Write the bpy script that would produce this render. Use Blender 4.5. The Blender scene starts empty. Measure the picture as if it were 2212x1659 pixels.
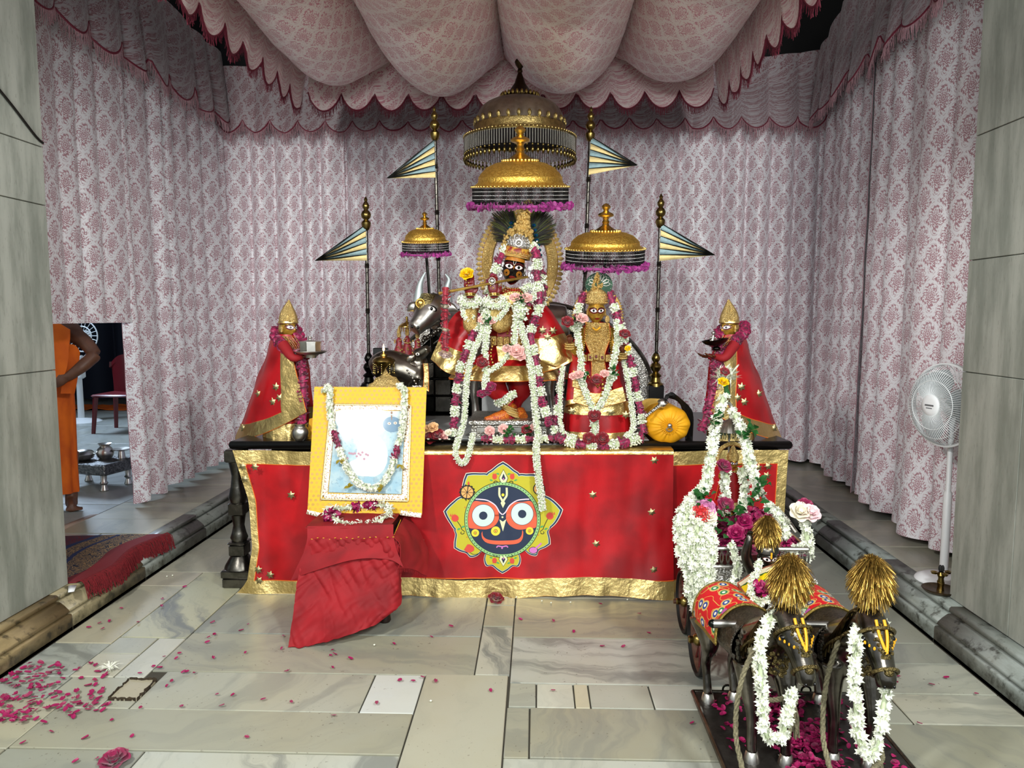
import bpy, math, random, ast
import numpy as np
from mathutils import Matrix, Vector
S=bpy.context.scene; C=S.collection; pi=math.pi
random.seed(7); rng=np.random.default_rng(7); R=random.uniform
# ------------------------------------------------------------ camera, light, exposure
F,CX,CY,EYE=1580.,1106.,829.5,1.5
YAW=math.atan(52/F); PIT=math.atan(147/math.hypot(F,52))
cam=bpy.data.cameras.new('camera'); cam.sensor_width=36; cam.sensor_fit='HORIZONTAL'; cam.lens=F/2212*36; cam.clip_start=.05
co=bpy.data.objects.new('camera',cam); C.objects.link(co); co.location=(0,0,EYE); co.rotation_euler=(pi/2-PIT,0,YAW); S.camera=co
S.view_settings.view_transform='Standard'; S.view_settings.look='None'; S.view_settings.gamma=1
S.view_settings.use_curve_mapping=False; S.view_settings.exposure=0.2
W=bpy.data.worlds.new('world'); S.world=W; W.use_nodes=True
W.node_tree.nodes['Background'].inputs[0].default_value=(.86,.95,1,1); W.node_tree.nodes['Background'].inputs[1].default_value=.58
def lamp(name,loc,to,size,power,col=(1,1,1),kind='AREA',sy=None):
    l=bpy.data.lights.new(name,kind); l.energy=power; l.color=col
    if kind=='AREA':
        l.size=size
        if sy: l.shape='RECTANGLE'; l.size_y=sy
    o=bpy.data.objects.new(name,l); C.objects.link(o); o.location=loc
    o.rotation_euler=(Vector(to)-Vector(loc)).to_track_quat('-Z','Y').to_euler(); return o
lamp('hall_flood_lamp',(-1.95,.3,3.25),(-.4,4.4,1.3),.30,105,(1,.98,.95))
lamp('hall_flood_lamp',(1.75,.2,3.1),(-.2,4.6,1.3),.42,100,(.99,1,.98))
lamp('added_front_fill',(0,-1.3,2.35),(0,4.2,1.5),2.2,85,(.97,1,1),sy=.4)  # added frontal fill for the canopy underside and altar, no real fitting there
lamp('courtyard_daylight',(-6.2,8.4,3.1),(-2.2,3.9,.2),1.1,190,(.62,.78,1))

# ------------------------------------------------------------ pixels to points
def ray(px,py):
    d=np.array([(px-CX)/F,1.,-(py-CY)/F])
    c,s=math.cos(PIT),math.sin(PIT); d=np.array([d[0],c*d[1]+s*d[2],-s*d[1]+c*d[2]])
    c,s=math.cos(YAW),math.sin(YAW); return np.array([c*d[0]-s*d[1],s*d[0]+c*d[1],d[2]])
E0=np.array([0,0,EYE])
def G(px,py,z=0): d=ray(px,py); return E0+(z-EYE)/d[2]*d
def P(px,py,Y): d=ray(px,py); return E0+Y/d[1]*d
def PL(l,Y=None): return np.array([P(a[0],a[1],a[2] if len(a)>2 else Y) for a in l])
A=lambda *a:np.array(a,float)
# ------------------------------------------------------------ mesh building
def smooth_path(pts,n,closed=False):
    p=np.asarray(pts,float)
    if len(p)<3 and not closed:
        t=np.linspace(0,1,n)[:,None]; return p[0]*(1-t)+p[-1]*t
    q=np.vstack([p[-1],p,p[0],p[1]]) if closed else np.vstack([2*p[0]-p[1],p,2*p[-1]-p[-2]])
    k=len(q)-3; out=[]
    for i in range(k):
        m=24; t=np.linspace(0,1,m,endpoint=False)[:,None]; a,b,c,d=q[i:i+4]
        out.append(.5*(2*b+(c-a)*t+(2*a-5*b+4*c-d)*t*t+(3*b-a-3*c+d)*t**3))
    out=np.vstack(out+[q[-2:-1]]); L=np.r_[0,np.cumsum(np.linalg.norm(np.diff(out,axis=0),axis=1))]
    s=np.linspace(0,L[-1],n); return np.stack([np.interp(s,L,out[:,j]) for j in range(out.shape[1])],1)
def plen(p): return float(np.linalg.norm(np.diff(p,axis=0),axis=1).sum())
def frames(p):
    t=np.gradient(p,axis=0); t/=np.linalg.norm(t,axis=1)[:,None]+1e-12
    ref=A(0,0,1) if abs(t[0][2])<.9 else A(0,1,0); n=np.zeros_like(p); v=ref-t[0]*ref.dot(t[0]); n[0]=v/np.linalg.norm(v)
    for i in range(1,len(p)):
        v=n[i-1]-t[i]*n[i-1].dot(t[i]); n[i]=v/(np.linalg.norm(v)+1e-12)
    return t,n,np.cross(t,n)
class MB:
    def __init__(s): s.v=[];s.f=[];s.m=[];s.uv=[];s.n=0
    def add(s,V,Fc,mat=0,uv=None):
        V=np.asarray(V,float); s.v.append(V); s.uv.append(np.zeros((len(V),2)) if uv is None else np.asarray(uv,float))
        for f in (Fc if isinstance(Fc,list) and len(Fc) and isinstance(Fc[0],np.ndarray) else [np.asarray(Fc,int)]):
            if len(f): s.f.append(f+s.n); s.m.append(mat)
        s.n+=len(V); return s
    def grid(s,Pt,mat=0,cu=False,cv=False,uv=None):
        Pt=np.asarray(Pt,float); nu,nv=Pt.shape[:2]; i=np.arange(nu if cu else nu-1); j=np.arange(nv if cv else nv-1)
        I,J=np.meshgrid(i,j,indexing='ij'); I=I.ravel();J=J.ravel();I2=(I+1)%nu;J2=(J+1)%nv
        return s.add(Pt.reshape(-1,3),np.stack([I*nv+J,I2*nv+J,I2*nv+J2,I*nv+J2],1),mat,None if uv is None else np.asarray(uv).reshape(-1,2))
    def tube(s,p,r,n=8,mat=0,cap=True,flat=1.,closed=False,up=None):
        p=np.asarray(p,float); r=np.broadcast_to(np.asarray(r,float),(len(p),)); t,a,b=frames(p)
        if up is not None:
            u=np.asarray(up,float); b=u-t*(t@u)[:,None]; b/=np.linalg.norm(b,axis=1)[:,None]+1e-9; a=np.cross(b,t)
        th=np.arange(n)*2*pi/n
        V=p[:,None]+r[:,None,None]*(np.cos(th)[None,:,None]*a[:,None]+flat*np.sin(th)[None,:,None]*b[:,None])
        s.grid(V,mat,cu=closed,cv=True)
        if cap and not closed:
            for k,o in ((0,1),(-1,0)):
                s.add(V[k],[np.arange(n)[None,::(-1 if o==0 else 1)][:, ::-1]],mat)
        return s
    def lathe(s,prof,n=24,c=(0,0,0),mat=0,M=None,sx=1,sy=1):
        pr=np.asarray(prof,float); th=np.arange(n)*2*pi/n
        V=np.stack([pr[:,0][:,None]*np.cos(th)*sx,pr[:,0][:,None]*np.sin(th)*sy,np.repeat(pr[:,1][:,None],n,1)],2)
        if M is not None: V=V@np.asarray(M)[:3,:3].T
        uv=np.stack([np.broadcast_to(th/(2*pi),V.shape[:2]),np.broadcast_to(np.linspace(0,1,len(pr))[:,None],V.shape[:2])],2)
        return s.grid(V+np.asarray(c,float),mat,cv=True,uv=uv)
    def ell(s,c,r,nu=12,nv=16,mat=0,M=None):
        ph=np.linspace(-pi/2,pi/2,nu); r=np.broadcast_to(np.asarray(r,float),(3,)); th=np.arange(nv)*2*pi/nv
        V=np.stack([np.cos(ph)[:,None]*np.cos(th)*r[0],np.cos(ph)[:,None]*np.sin(th)*r[1],np.repeat(np.sin(ph)[:,None],nv,1)*r[2]],2)
        if M is not None: V=V@np.asarray(M)[:3,:3].T
        return s.grid(V+np.asarray(c,float),mat,cv=True)
    def box(s,lo,hi,b=.004,mat=0,M=None,c=(0,0,0)):
        lo=np.asarray(lo,float);hi=np.asarray(hi,float); b=min(b,.45*float((hi-lo).min())); rings=[]
        for z,i in ((lo[2],b),(lo[2]+b,0),(hi[2]-b,0),(hi[2],b)):
            x0,y0,x1,y1=lo[0]+i,lo[1]+i,hi[0]-i,hi[1]-i; k=b*.7
            rings.append([(x0+k,y0,z),(x1-k,y0,z),(x1,y0+k,z),(x1,y1-k,z),(x1-k,y1,z),(x0+k,y1,z),(x0,y1-k,z),(x0,y0+k,z)])
        V=np.array(rings)
        if M is not None: V=V@np.asarray(M)[:3,:3].T
        V=V+np.asarray(c,float); s.grid(V,mat,cv=True); s.add(V[0],[np.arange(8)[None,::-1]],mat); s.add(V[3],[np.arange(8)[None]],mat); return s
    def prism(s,o,d,mat=0,uv=None):
        o=np.asarray(o,float); n=len(o); d=np.asarray(d,float); V=np.vstack([o,o+d]); i=np.arange(n); j=(i+1)%n
        return s.add(V,[np.arange(n)[None,::-1],np.arange(n,2*n)[None],np.stack([i,j,j+n,i+n],1)],mat,None if uv is None else np.vstack([uv,uv]))
    def fan(s,o,mat=0,c=None):
        o=np.asarray(o,float); n=len(o); c=o.mean(0) if c is None else c; i=np.arange(n)
        return s.add(np.vstack([o,[c]]),np.stack([i,(i+1)%n,np.full(n,n)],1),mat)
    def scatter(s,tv,tf,pos,Rm,sc,mat=0):
        tv=np.asarray(tv,float); tf=np.asarray(tf,int); N=len(pos); sc=np.broadcast_to(np.asarray(sc,float),(N,))
        V=np.einsum('nij,kj->nki',Rm,tv)*sc[:,None,None]+np.asarray(pos)[:,None]
        Fc=(tf[None]+(np.arange(N)*len(tv))[:,None,None]).reshape(-1,tf.shape[1]); return s.add(V.reshape(-1,3),Fc,mat)
    def merge(s,o,M=None,mat=None):
        k=s.n
        for v,u in zip(o.v,o.uv): s.v.append(v if M is None else v@np.asarray(M)[:3,:3].T+np.asarray(M)[:3,3]); s.uv.append(u)
        for f,m in zip(o.f,o.m): s.f.append(f+k); s.m.append(m if mat is None else mat)
        s.n+=o.n; return s
    def xf(s,M):
        M=np.asarray(M); s.v=[v@M[:3,:3].T+M[:3,3] for v in s.v]; return s
    def mesh(s,name,mats,org=(0,0,0),smooth=True,angle=40):
        me=bpy.data.meshes.new(name); V=(np.concatenate(s.v)-np.asarray(org)).astype(np.float32); UV=np.concatenate(s.uv)
        lv=np.concatenate([f.ravel() for f in s.f]).astype(np.int32); cnt=np.concatenate([np.full(len(f),f.shape[1]) for f in s.f]); st=np.r_[0,np.cumsum(cnt)[:-1]].astype(np.int32)
        me.vertices.add(len(V)); me.vertices.foreach_set('co',V.ravel()); me.loops.add(len(lv)); me.loops.foreach_set('vertex_index',lv)
        me.polygons.add(len(st)); me.polygons.foreach_set('loop_start',st)
        me.polygons.foreach_set('material_index',np.concatenate([np.full(len(f),m) for f,m in zip(s.f,s.m)]).astype(np.int32))
        for m in mats: me.materials.append(m)
        if UV.any(): l=me.uv_layers.new(name='UVMap'); l.data.foreach_set('uv',UV[lv].astype(np.float32).ravel())
        me.update(calc_edges=True); me.validate()
        if smooth:
            me.polygons.foreach_set('use_smooth',np.ones(len(me.polygons),bool))
            if angle<180: me.set_sharp_from_angle(angle=math.radians(angle))
        return me
ORG={}
def tag(o,label=None,cat=None,group=None,kind=None):
    for k,v in (('label',label),('category',cat),('group',group),('kind',kind)):
        if v: o[k]=v
    return o
def thing(name,label,cat,loc=(0,0,0),group=None):
    o=bpy.data.objects.new(name,None); o.empty_display_size=.05; C.objects.link(o); o.location=loc; ORG[o.name]=np.asarray(loc,float); return tag(o,label,cat,group)
def obj(name,mb,mats,parent=None,label=None,cat=None,group=None,kind=None,smooth=True,angle=40,loc=None,col=None,local=False):
    if not isinstance(mats,(list,tuple)): mats=[mats]
    if local: org=np.zeros(3)
    elif parent is not None: org=ORG[parent.name]
    else: org=np.asarray(loc,float) if loc is not None else np.zeros(3)
    me=mb if isinstance(mb,bpy.types.Mesh) else mb.mesh(name,mats,org,smooth,angle)
    o=bpy.data.objects.new(name,me); C.objects.link(o); ORG[o.name]=org
    if parent is not None: o.parent=parent
    elif loc is not None: o.location=loc
    if col is not None: o.color=(*col,1)
    return tag(o,label,cat,group,kind)
def struct(name,mb,mats,**k): return obj(name,mb,mats,kind='structure',**k)
KIDS={}
def copy_tree(o,parent=None,label=None,loc=None,rz=None,group=None):
    c=o.copy(); C.objects.link(c); c.parent=parent; ORG[c.name]=ORG[o.name]
    if label: c['label']=label
    if group: c['group']=group
    if loc is not None: c.location=loc
    if rz is not None: c.rotation_euler.z=rz
    for ch in [x for x in C.objects if x.parent==o]: copy_tree(ch,c)
    return c
def remesh(mb,voxel,smooth=4,dec=None):
    me=mb.mesh('body_source',[],smooth=False); o=bpy.data.objects.new('body_source',me); C.objects.link(o)
    m=o.modifiers.new('r','REMESH'); m.mode='VOXEL'; m.voxel_size=voxel
    if smooth: q=o.modifiers.new('s','SMOOTH'); q.iterations=smooth; q.factor=.5
    if dec: q=o.modifiers.new('d','DECIMATE'); q.ratio=dec
    dg=bpy.context.evaluated_depsgraph_get(); e=o.evaluated_get(dg).to_mesh()
    V=np.empty(len(e.vertices)*3); e.vertices.foreach_get('co',V); out=MB(); V=V.reshape(-1,3)
    ls=np.empty(len(e.loops),int); e.loops.foreach_get('vertex_index',ls); ct=np.empty(len(e.polygons),int); e.polygons.foreach_get('loop_total',ct); st=np.r_[0,np.cumsum(ct)[:-1]]
    fs=[ls[st[ct==k][:,None]+np.arange(k)] for k in (3,4) if (ct==k).any()]; out.add(V,fs)
    o.evaluated_get(dg).to_mesh_clear(); bpy.data.objects.remove(o); bpy.data.meshes.remove(me); return out
def noise2(x,y,f,seed=0):
    o=0
    r=np.random.default_rng(seed)
    for k in range(5):
        a=r.uniform(0,2*pi); ff=f*r.uniform(.6,1.7); o=o+np.sin((x*math.cos(a)+y*math.sin(a))*ff+r.uniform(0,6.28)+1.3*np.sin((x*math.sin(a)-y*math.cos(a))*ff*.6+r.uniform(0,6.28)))
    return o/5
def sheet(rows,nu=40,nv=24,wr=0.,wf=30,seed=0,Y=None,off=None):
    """cloth through rows of (px,py,Y) points: smooth along the row and down the rows"""
    g=np.array([smooth_path(PL(r,Y) if np.shape(r)[1]<3 or Y is not None else PL(r),nu) for r in rows])
    g=np.array([smooth_path(g[:,i],nv) for i in range(nu)])            # nu,nv,3
    return wrinkle(g,wr,wf,seed,off)
def wrinkle(g,wr=0.,wf=30,seed=0,off=None):
    du=np.gradient(g,axis=0); dv=np.gradient(g,axis=1); n=np.cross(du,dv); n/=np.linalg.norm(n,axis=2)[:,:,None]+1e-9
    if (n[:,:,1].mean()>0): n=-n
    U=np.cumsum(np.linalg.norm(du,axis=2),0); V=np.cumsum(np.linalg.norm(dv,axis=2),1)
    if wr: g=g+n*(wr*noise2(U,V,wf,seed))[:,:,None]
    if off is not None: g=g+n*off
    return g
def gridUV(g):
    U=np.cumsum(np.linalg.norm(np.gradient(g,axis=0),axis=2),0); V=np.cumsum(np.linalg.norm(np.gradient(g,axis=1),axis=2),1); return np.stack([U,V],2)
def cloth(mb,g,th=.003,mat=0,back=None):
    """two-sided cloth with real thickness"""
    du=np.gradient(g,axis=0); dv=np.gradient(g,axis=1); n=np.cross(du,dv); n/=np.linalg.norm(n,axis=2)[:,:,None]+1e-9
    uv=gridUV(g); mb.grid(g,mat,uv=uv); h=g-n*th; mb.grid(h[:,::-1],mat if back is None else back,uv=uv[:,::-1])
    for a,b in ((g[0],h[0]),(h[-1],g[-1]),(h[:,0],g[:,0]),(g[:,-1],h[:,-1])): mb.grid(np.stack([a,b],0),mat)
    return mb
def rotz(a): return np.array(Matrix.Rotation(a,4,'Z'))
def rotx(a): return np.array(Matrix.Rotation(a,4,'X'))
def roty(a): return np.array(Matrix.Rotation(a,4,'Y'))
def trs(loc,Rm=None,sc=1.):
    M=np.eye(4); M[:3,:3]=(np.eye(3) if Rm is None else np.asarray(Rm)[:3,:3])*sc; M[:3,3]=loc; return M
def basis(z,rnd=True):
    """rotation matrices whose z axis is z (N,3), random spin"""
    z=z/(np.linalg.norm(z,axis=1)[:,None]+1e-9); r=rng.normal(size=z.shape) if rnd else np.tile([[.3,.5,.8]],(len(z),1)); x=r-z*(r*z).sum(1)[:,None]; x/=np.linalg.norm(x,axis=1)[:,None]+1e-9
    return np.stack([x,np.cross(z,x),z],2)
# ------------------------------------------------------------ materials
class NT:
    def __init__(s,name):
        s.m=bpy.data.materials.new(name); s.m.use_nodes=True; s.t=s.m.node_tree; s.b=s.t.nodes['Principled BSDF']; s.env={}
    def new(s,ty,**k):
        n=s.t.nodes.new(ty)
        for a,v in k.items(): setattr(n,a,v)
        return n
    def link(s,a,b): s.t.links.new(a,b)
    def setin(s,i,v):
        if isinstance(v,bpy.types.NodeSocket): s.link(v,i)
        elif isinstance(v,tuple): i.default_value=(*v,1) if len(v)==3 else v
        else: i.default_value=v
    def math(s,op,*a):
        n=s.new('ShaderNodeMath',operation=op)
        for k,v in enumerate(a): s.setin(n.inputs[k],v)
        return n.outputs[0]
    def ex(self,e,/,**env):
        s=self
        fn=dict(sin='SINE',cos='COSINE',abs='ABSOLUTE',floor='FLOOR',frac='FRACT',sqrt='SQRT',lt='LESS_THAN',gt='GREATER_THAN',min='MINIMUM',max='MAXIMUM',atan2='ARCTAN2',rnd='ROUND',mod='FLOORED_MODULO')
        bo={ast.Add:'ADD',ast.Sub:'SUBTRACT',ast.Mult:'MULTIPLY',ast.Div:'DIVIDE',ast.Pow:'POWER'}
        env={**s.env,**env}
        def go(n):
            if isinstance(n,ast.Constant): return float(n.value)
            if isinstance(n,ast.Name): return env[n.id] if n.id in env else pi
            if isinstance(n,ast.UnaryOp): return s.math('MULTIPLY',go(n.operand),-1.)
            if isinstance(n,ast.BinOp):
                a,b=go(n.left),go(n.right)
                if isinstance(a,float) and isinstance(b,float): return {ast.Add:a+b,ast.Sub:a-b,ast.Mult:a*b,ast.Div:a/b if b else 0,ast.Pow:0}[type(n.op)]
                return s.math(bo[type(n.op)],a,b)
            a=[go(x) for x in n.args]
            if n.func.id=='sst':
                m=s.new('ShaderNodeMapRange',interpolation_type='SMOOTHSTEP'); s.setin(m.inputs[0],a[2]); s.setin(m.inputs[1],a[0]); s.setin(m.inputs[2],a[1]); return m.outputs[0]
            return s.math(fn[n.func.id],*a)
        return go(ast.parse(e,mode='eval').body)
    def mix(s,f,a,b,blend='MIX'):
        n=s.new('ShaderNodeMix',data_type='RGBA',blend_type=blend); s.setin(n.inputs[0],f); s.setin(n.inputs[6],a); s.setin(n.inputs[7],b); return n.outputs[2]
    def coord(s,kind='Object',scale=None,rot=None):
        o=s.new('ShaderNodeTexCoord').outputs[kind]
        if scale is not None or rot is not None:
            m=s.new('ShaderNodeMapping'); s.link(o,m.inputs[0])
            if scale is not None: m.inputs['Scale'].default_value=scale if isinstance(scale,tuple) else (scale,)*3
            if rot is not None: m.inputs['Rotation'].default_value=rot
            o=m.outputs[0]
        return o
    def noise(s,scale,detail=3,rough=.5,vec=None,out=0,dist=0.):
        n=s.new('ShaderNodeTexNoise'); n.inputs['Scale'].default_value=scale; n.inputs['Detail'].default_value=detail; n.inputs['Roughness'].default_value=rough; n.inputs['Distortion'].default_value=dist
        s.link(vec if vec is not None else s.coord(),n.inputs['Vector']); return n.outputs[out]
    def xyz(s,v):
        n=s.new('ShaderNodeSeparateXYZ'); s.link(v,n.inputs[0]); return n.outputs[0],n.outputs[1],n.outputs[2]
    def bump(s,h,strength=.3,dist=.01):
        n=s.new('ShaderNodeBump'); n.inputs['Strength'].default_value=strength; n.inputs['Distance'].default_value=dist; s.setin(n.inputs['Height'],h); s.link(n.outputs[0],s.b.inputs['Normal'])
    def set(s,**k):
        for a,v in k.items(): s.setin(s.b.inputs[a.replace('_',' ')],v)
        return s.m
def hx(h): return tuple(((int(h[i:i+2],16)/255+.055)/1.055)**2.4 if int(h[i:i+2],16)>10 else int(h[i:i+2],16)/255/12.92 for i in (0,2,4))
def mat(name,col,rough=.5,metal=0.,var=0.,vs=20,bump=0.,bs=60,spec=.5,sheen=0.,alpha=None,emit=None,vcol=None):
    n=NT(name); c=hx(col) if isinstance(col,str) else col
    if var or vcol:
        d=hx(vcol) if vcol else tuple(x*(1-var) for x in c); f=n.noise(vs,3,.6); c=n.mix(n.ex('sst(.35,.65,f)',f=f),c,d)
    n.set(Base_Color=c,Roughness=rough,Metallic=metal); n.b.inputs['Specular IOR Level'].default_value=spec
    if sheen: n.b.inputs['Sheen Weight'].default_value=sheen
    if bump: n.bump(n.noise(bs,3,.6),bump,.01)
    if emit: n.b.inputs['Emission Color'].default_value=(*hx(emit[0]),1); n.b.inputs['Emission Strength'].default_value=emit[1]
    return n.m
def damask(name,white,pink,rough=.42,dark=0.):
    n=NT(name); x,y,_=n.xyz(n.coord('UV')); n.env=dict(u=n.ex('x/.15',x=x),v=n.ex('y/.215',y=y))
    nz=n.noise(120,2,.6,n.coord('UV')); n.env['z']=nz
    n.env['a']=n.ex('cos(2*pi*u)'); n.env['b']=n.ex('cos(2*pi*v)+.24*sin(6*pi*v)+.14*cos(6*pi*v)'); n.env['s']=n.ex('a+b+(z-.5)*.35')
    n.env['k']=n.ex('gt(a+b,0)*.5'); n.env['x']=n.ex('frac(u+k)-.5'); n.env['y']=n.ex('frac(v+k)-.5')
    n.env['t']=n.ex('atan2(y+.03,x*.8)'); n.env['r']=n.ex('sqrt(x*x*.8+(y+.03)*(y+.03))')
    flower=n.ex('lt(r,.15+.03*cos(t*10)+.05*sin(t))*gt(sin(r*110+cos(t*10)*1.3)+.5+(z-.5)*4,0)')
    leaf=n.ex('gt(abs(s),.5)*lt(abs(s),1.15)*gt(sin(t*15+r*52)+cos(t*6-r*34)*.9+(z-.5)*7+.2,0)')
    mid=n.ex('gt(abs(s),1.2)*lt(abs(s),1.45)*gt(cos(t*24)+(z-.5)*6,.2)+gt(abs(s),.24)*lt(abs(s),.36)*gt(sin(v*60)+cos(u*38),-.1)*.6')
    f=n.ex('min(1,a+b+c)',a=flower,b=leaf,c=mid)
    n.set(Base_Color=n.mix(f,hx(white),hx(pink)),Roughness=n.ex('.36+f*.25',f=f)); n.b.inputs['Sheen Weight'].default_value=.25
    n.bump(n.ex('f*.6+z*.5',f=f),.12,.003); return n.m
# ------------------------------------------------------------ shared materials
def marble_mat(name,rough=.22,speck=1.,ws=1.):
    n=NT(name); oi=n.new('ShaderNodeObjectInfo'); v=n.coord('Object'); ad=n.new('ShaderNodeVectorMath',operation='MULTIPLY_ADD'); n.link(oi.outputs['Random'],ad.inputs[0])
    ad.inputs[1].default_value=(37,53,11); n.link(v,ad.inputs[2]); v=ad.outputs[0]
    big=n.noise(2.2*ws,4,.55,v); d=n.noise(1.7*ws,4,.6,v,1); mp=n.new('ShaderNodeVectorMath',operation='MULTIPLY_ADD'); n.link(d,mp.inputs[0]); mp.inputs[1].default_value=(.5,.5,.5); n.link(v,mp.inputs[2])
    rt=n.new('ShaderNodeVectorRotate',rotation_type='Z_AXIS'); n.link(mp.outputs[0],rt.inputs['Vector']); n.link(n.ex('r*2.6-.6',r=oi.outputs['Random']),rt.inputs['Angle'])
    st=n.new('ShaderNodeMapping'); n.link(rt.outputs[0],st.inputs[0]); st.inputs['Scale'].default_value=(.55,5.5,1)
    ve=n.noise(1.6*ws,6,.62,st.outputs[0]); vein=n.ex('sst(.56,.36,v)*.75*al',v=ve,al=oi.outputs['Alpha'])
    c=n.mix(n.ex('sst(.35,.7,b)*.5',b=big),oi.outputs['Color'],n.mix(1.,oi.outputs['Color'],(.93,.87,.74),'MULTIPLY'))
    c=n.mix(vein,c,(.17,.185,.165)); sp=n.noise(70,2,.6,v); sp2=n.noise(3.5,3,.6,v)
    c=n.mix(n.ex('sst(.66,.72,s)*sst(.45,.65,q)*.75*k',s=sp,q=sp2,k=speck),c,(.06,.045,.03))
    n.set(Base_Color=c,Roughness=n.ex('r+b*.22',r=rough,b=big)); n.b.inputs['Specular IOR Level'].default_value=.4; n.bump(big,.05,.01); return n.m
MARBLE=marble_mat('worn_marble'); 
def wallmarble():
    n=NT('stained_wall_marble'); v=n.coord('Object'); st=n.new('ShaderNodeMapping'); n.link(v,st.inputs[0]); st.inputs['Scale'].default_value=(3,3,.5)
    a=n.noise(3,5,.65,st.outputs[0]); b=n.noise(1.3,4,.6,v); g=n.noise(55,2,.5,st.outputs[0])
    c=n.mix(n.ex('sst(.35,.68,a)',a=a),hx('a9ada3'),hx('848a80')); c=n.mix(n.ex('sst(.5,.8,b)*.6',b=b),c,hx('6e7268')); c=n.mix(n.ex('sst(.62,.7,g)*.25',g=g),c,hx('55574e'))
    n.set(Base_Color=c,Roughness=.5); n.b.inputs['Specular IOR Level'].default_value=.3; return n.m
WALLM=wallmarble()
def stepmat():
    n=NT('grimy_step_marble'); oi=n.new('ShaderNodeObjectInfo'); v=n.coord('Object'); st=n.new('ShaderNodeMapping'); n.link(v,st.inputs[0]); st.inputs['Scale'].default_value=(3,.8,3)
    a=n.noise(4,6,.68,st.outputs[0]); b=n.noise(14,4,.65,v); x,y,z=n.xyz(v)
    c=n.mix(n.ex('sst(.3,.7,a)',a=a),oi.outputs['Color'],n.mix(1.,oi.outputs['Color'],(.62,.62,.58),'MULTIPLY'))
    c=n.mix(n.ex('sst(.075,.05,z)*.55*sst(.3,.6,b)',z=z,b=b),c,hx('35301f')); c=n.mix(n.ex('sst(.52,.68,b)*.8',b=b),c,hx('242219'))
    n.set(Base_Color=c,Roughness=.35); n.b.inputs['Specular IOR Level'].default_value=.35; return n.m
STEPM=stepmat()
GROUT=mat('dark_grout','3d3a30',.9)
RED=None
def satin(name,c1,c2,rough=.33):
    n=NT(name); v=n.coord('UV'); f=n.noise(5,3,.5,v); st=n.new('ShaderNodeMapping'); n.link(n.coord('Object'),st.inputs[0]); st.inputs['Scale'].default_value=(60,60,8); g=n.noise(8,3,.6,st.outputs[0])
    n.set(Base_Color=n.mix(n.ex('sst(.3,.7,f)',f=f),hx(c1),hx(c2)),Roughness=n.ex('r+g*.12',r=rough,g=g)); n.b.inputs['Specular IOR Level'].default_value=.42; n.bump(g,.1,.004); return n.m
RED=satin('red_satin','b60d17','8c0911'); REDD=satin('deep_red_cotton','98101a','780a12',.7)
def foil(name,c,rough=.22,bs=26,st=.55,met=1.):
    n=NT(name); a=n.noise(bs,3,.55,n.coord('Object')); b=n.noise(bs*14,2,.5,n.coord('Object'))
    n.set(Base_Color=hx(c),Metallic=met,Roughness=n.ex('r+b*.15',r=rough,b=b)); n.bump(n.ex('a+b*.08',a=a,b=b),st,.012); return n.m
GOLDF=foil('gold_tissue','ecd08a',.3); SILF=foil('silver_lurex','d9cdb8',.25,60)
def chased(name,c,dark,rough=.28,sc=55,st=.5):
    n=NT(name); v=n.coord('Object'); d=n.noise(sc*.6,2,.5,v,1); vo=n.new('ShaderNodeTexVoronoi',feature='SMOOTH_F1'); vo.inputs['Scale'].default_value=sc; mv=n.new('ShaderNodeVectorMath',operation='MULTIPLY_ADD'); n.link(d,mv.inputs[0]); mv.inputs[1].default_value=(.03,)*3; n.link(v,mv.inputs[2]); n.link(mv.outputs[0],vo.inputs['Vector'])
    w=n.ex('sin(d*16)*.5+.5',d=vo.outputs['Distance']); n.set(Base_Color=n.mix(n.ex('w*.75',w=w),hx(c),hx(dark)),Metallic=1.,Roughness=rough); n.bump(n.ex('1-w',w=w),st,.006); return n.m
GOLD=chased('embossed_gold','e0ab3c','8a5a14'); GOLDP=mat('polished_gold','e8c266',.28,1.,.25,40); GOLDJ=chased('granular_gold_jewellery','f6dc96','b98f44',.42,170,.5)
SILV=mat('aged_silver','cfccc4',.33,1.,.35,9); SILC=chased('chased_silver','e0ded8','8c897e',.38,70,.5); DSIL=mat('dark_tarnished_silver','6c6962',.32,1.,.5,14,.08,60)
PEWT=mat('blackened_metal','2b2b28',.32,1.,.3,20); BRASS=mat('old_brass','a08a4e',.28,1.,.4,25); BLACK=mat('black_lacquer','0d0c0b',.3,0,.3,12)
BLKM=mat('matt_black','060606',.8); WHITE=mat('white_plastic','dfe3e4',.4); PINKR=mat('pink_rose_petal','f0b9b0',.6,0,.2,40,sheen=.3)
ROSE=mat('magenta_rose_petal','a3104f',.5,0,.55,70,sheen=.3,vcol='5e0730'); ROSEP=mat('bright_rose_petal','b01c60',.5,0,.4,45,vcol='6a0c38'); REDR=mat('dark_red_rose','8e0a1c',.5,0,.5,60,sheen=.3)
WFLO=mat('tuberose_white','f1f2e8',.6,0,.12,120,vcol='dbe1c6'); CREAM=mat('cream_rose','eee6cf',.55,0,.15,50); LEAF=mat('green_leaf','1f5a22',.45,0,.4,60); GRNW=mat('garland_core_green','b4c09c',.8)
ORANGE=satin('saffron_cotton','e0680c','c2500a',.75); YELL=satin('yellow_cloth','e6a70c','cf8f06',.6)
DAM=damask('pink_damask','efedf1','b58a93'); DAMV=damask('grey_rose_damask','a39a9d','80585e',.4); DAMC=damask('blush_damask','e6d8d4','c98893',.45)
FRG=mat('maroon_fringe','7c2138',.7,0,.4,200); FRGP=mat('pale_pink_fringe','cfa0a8',.7,0,.3,200)
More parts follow.
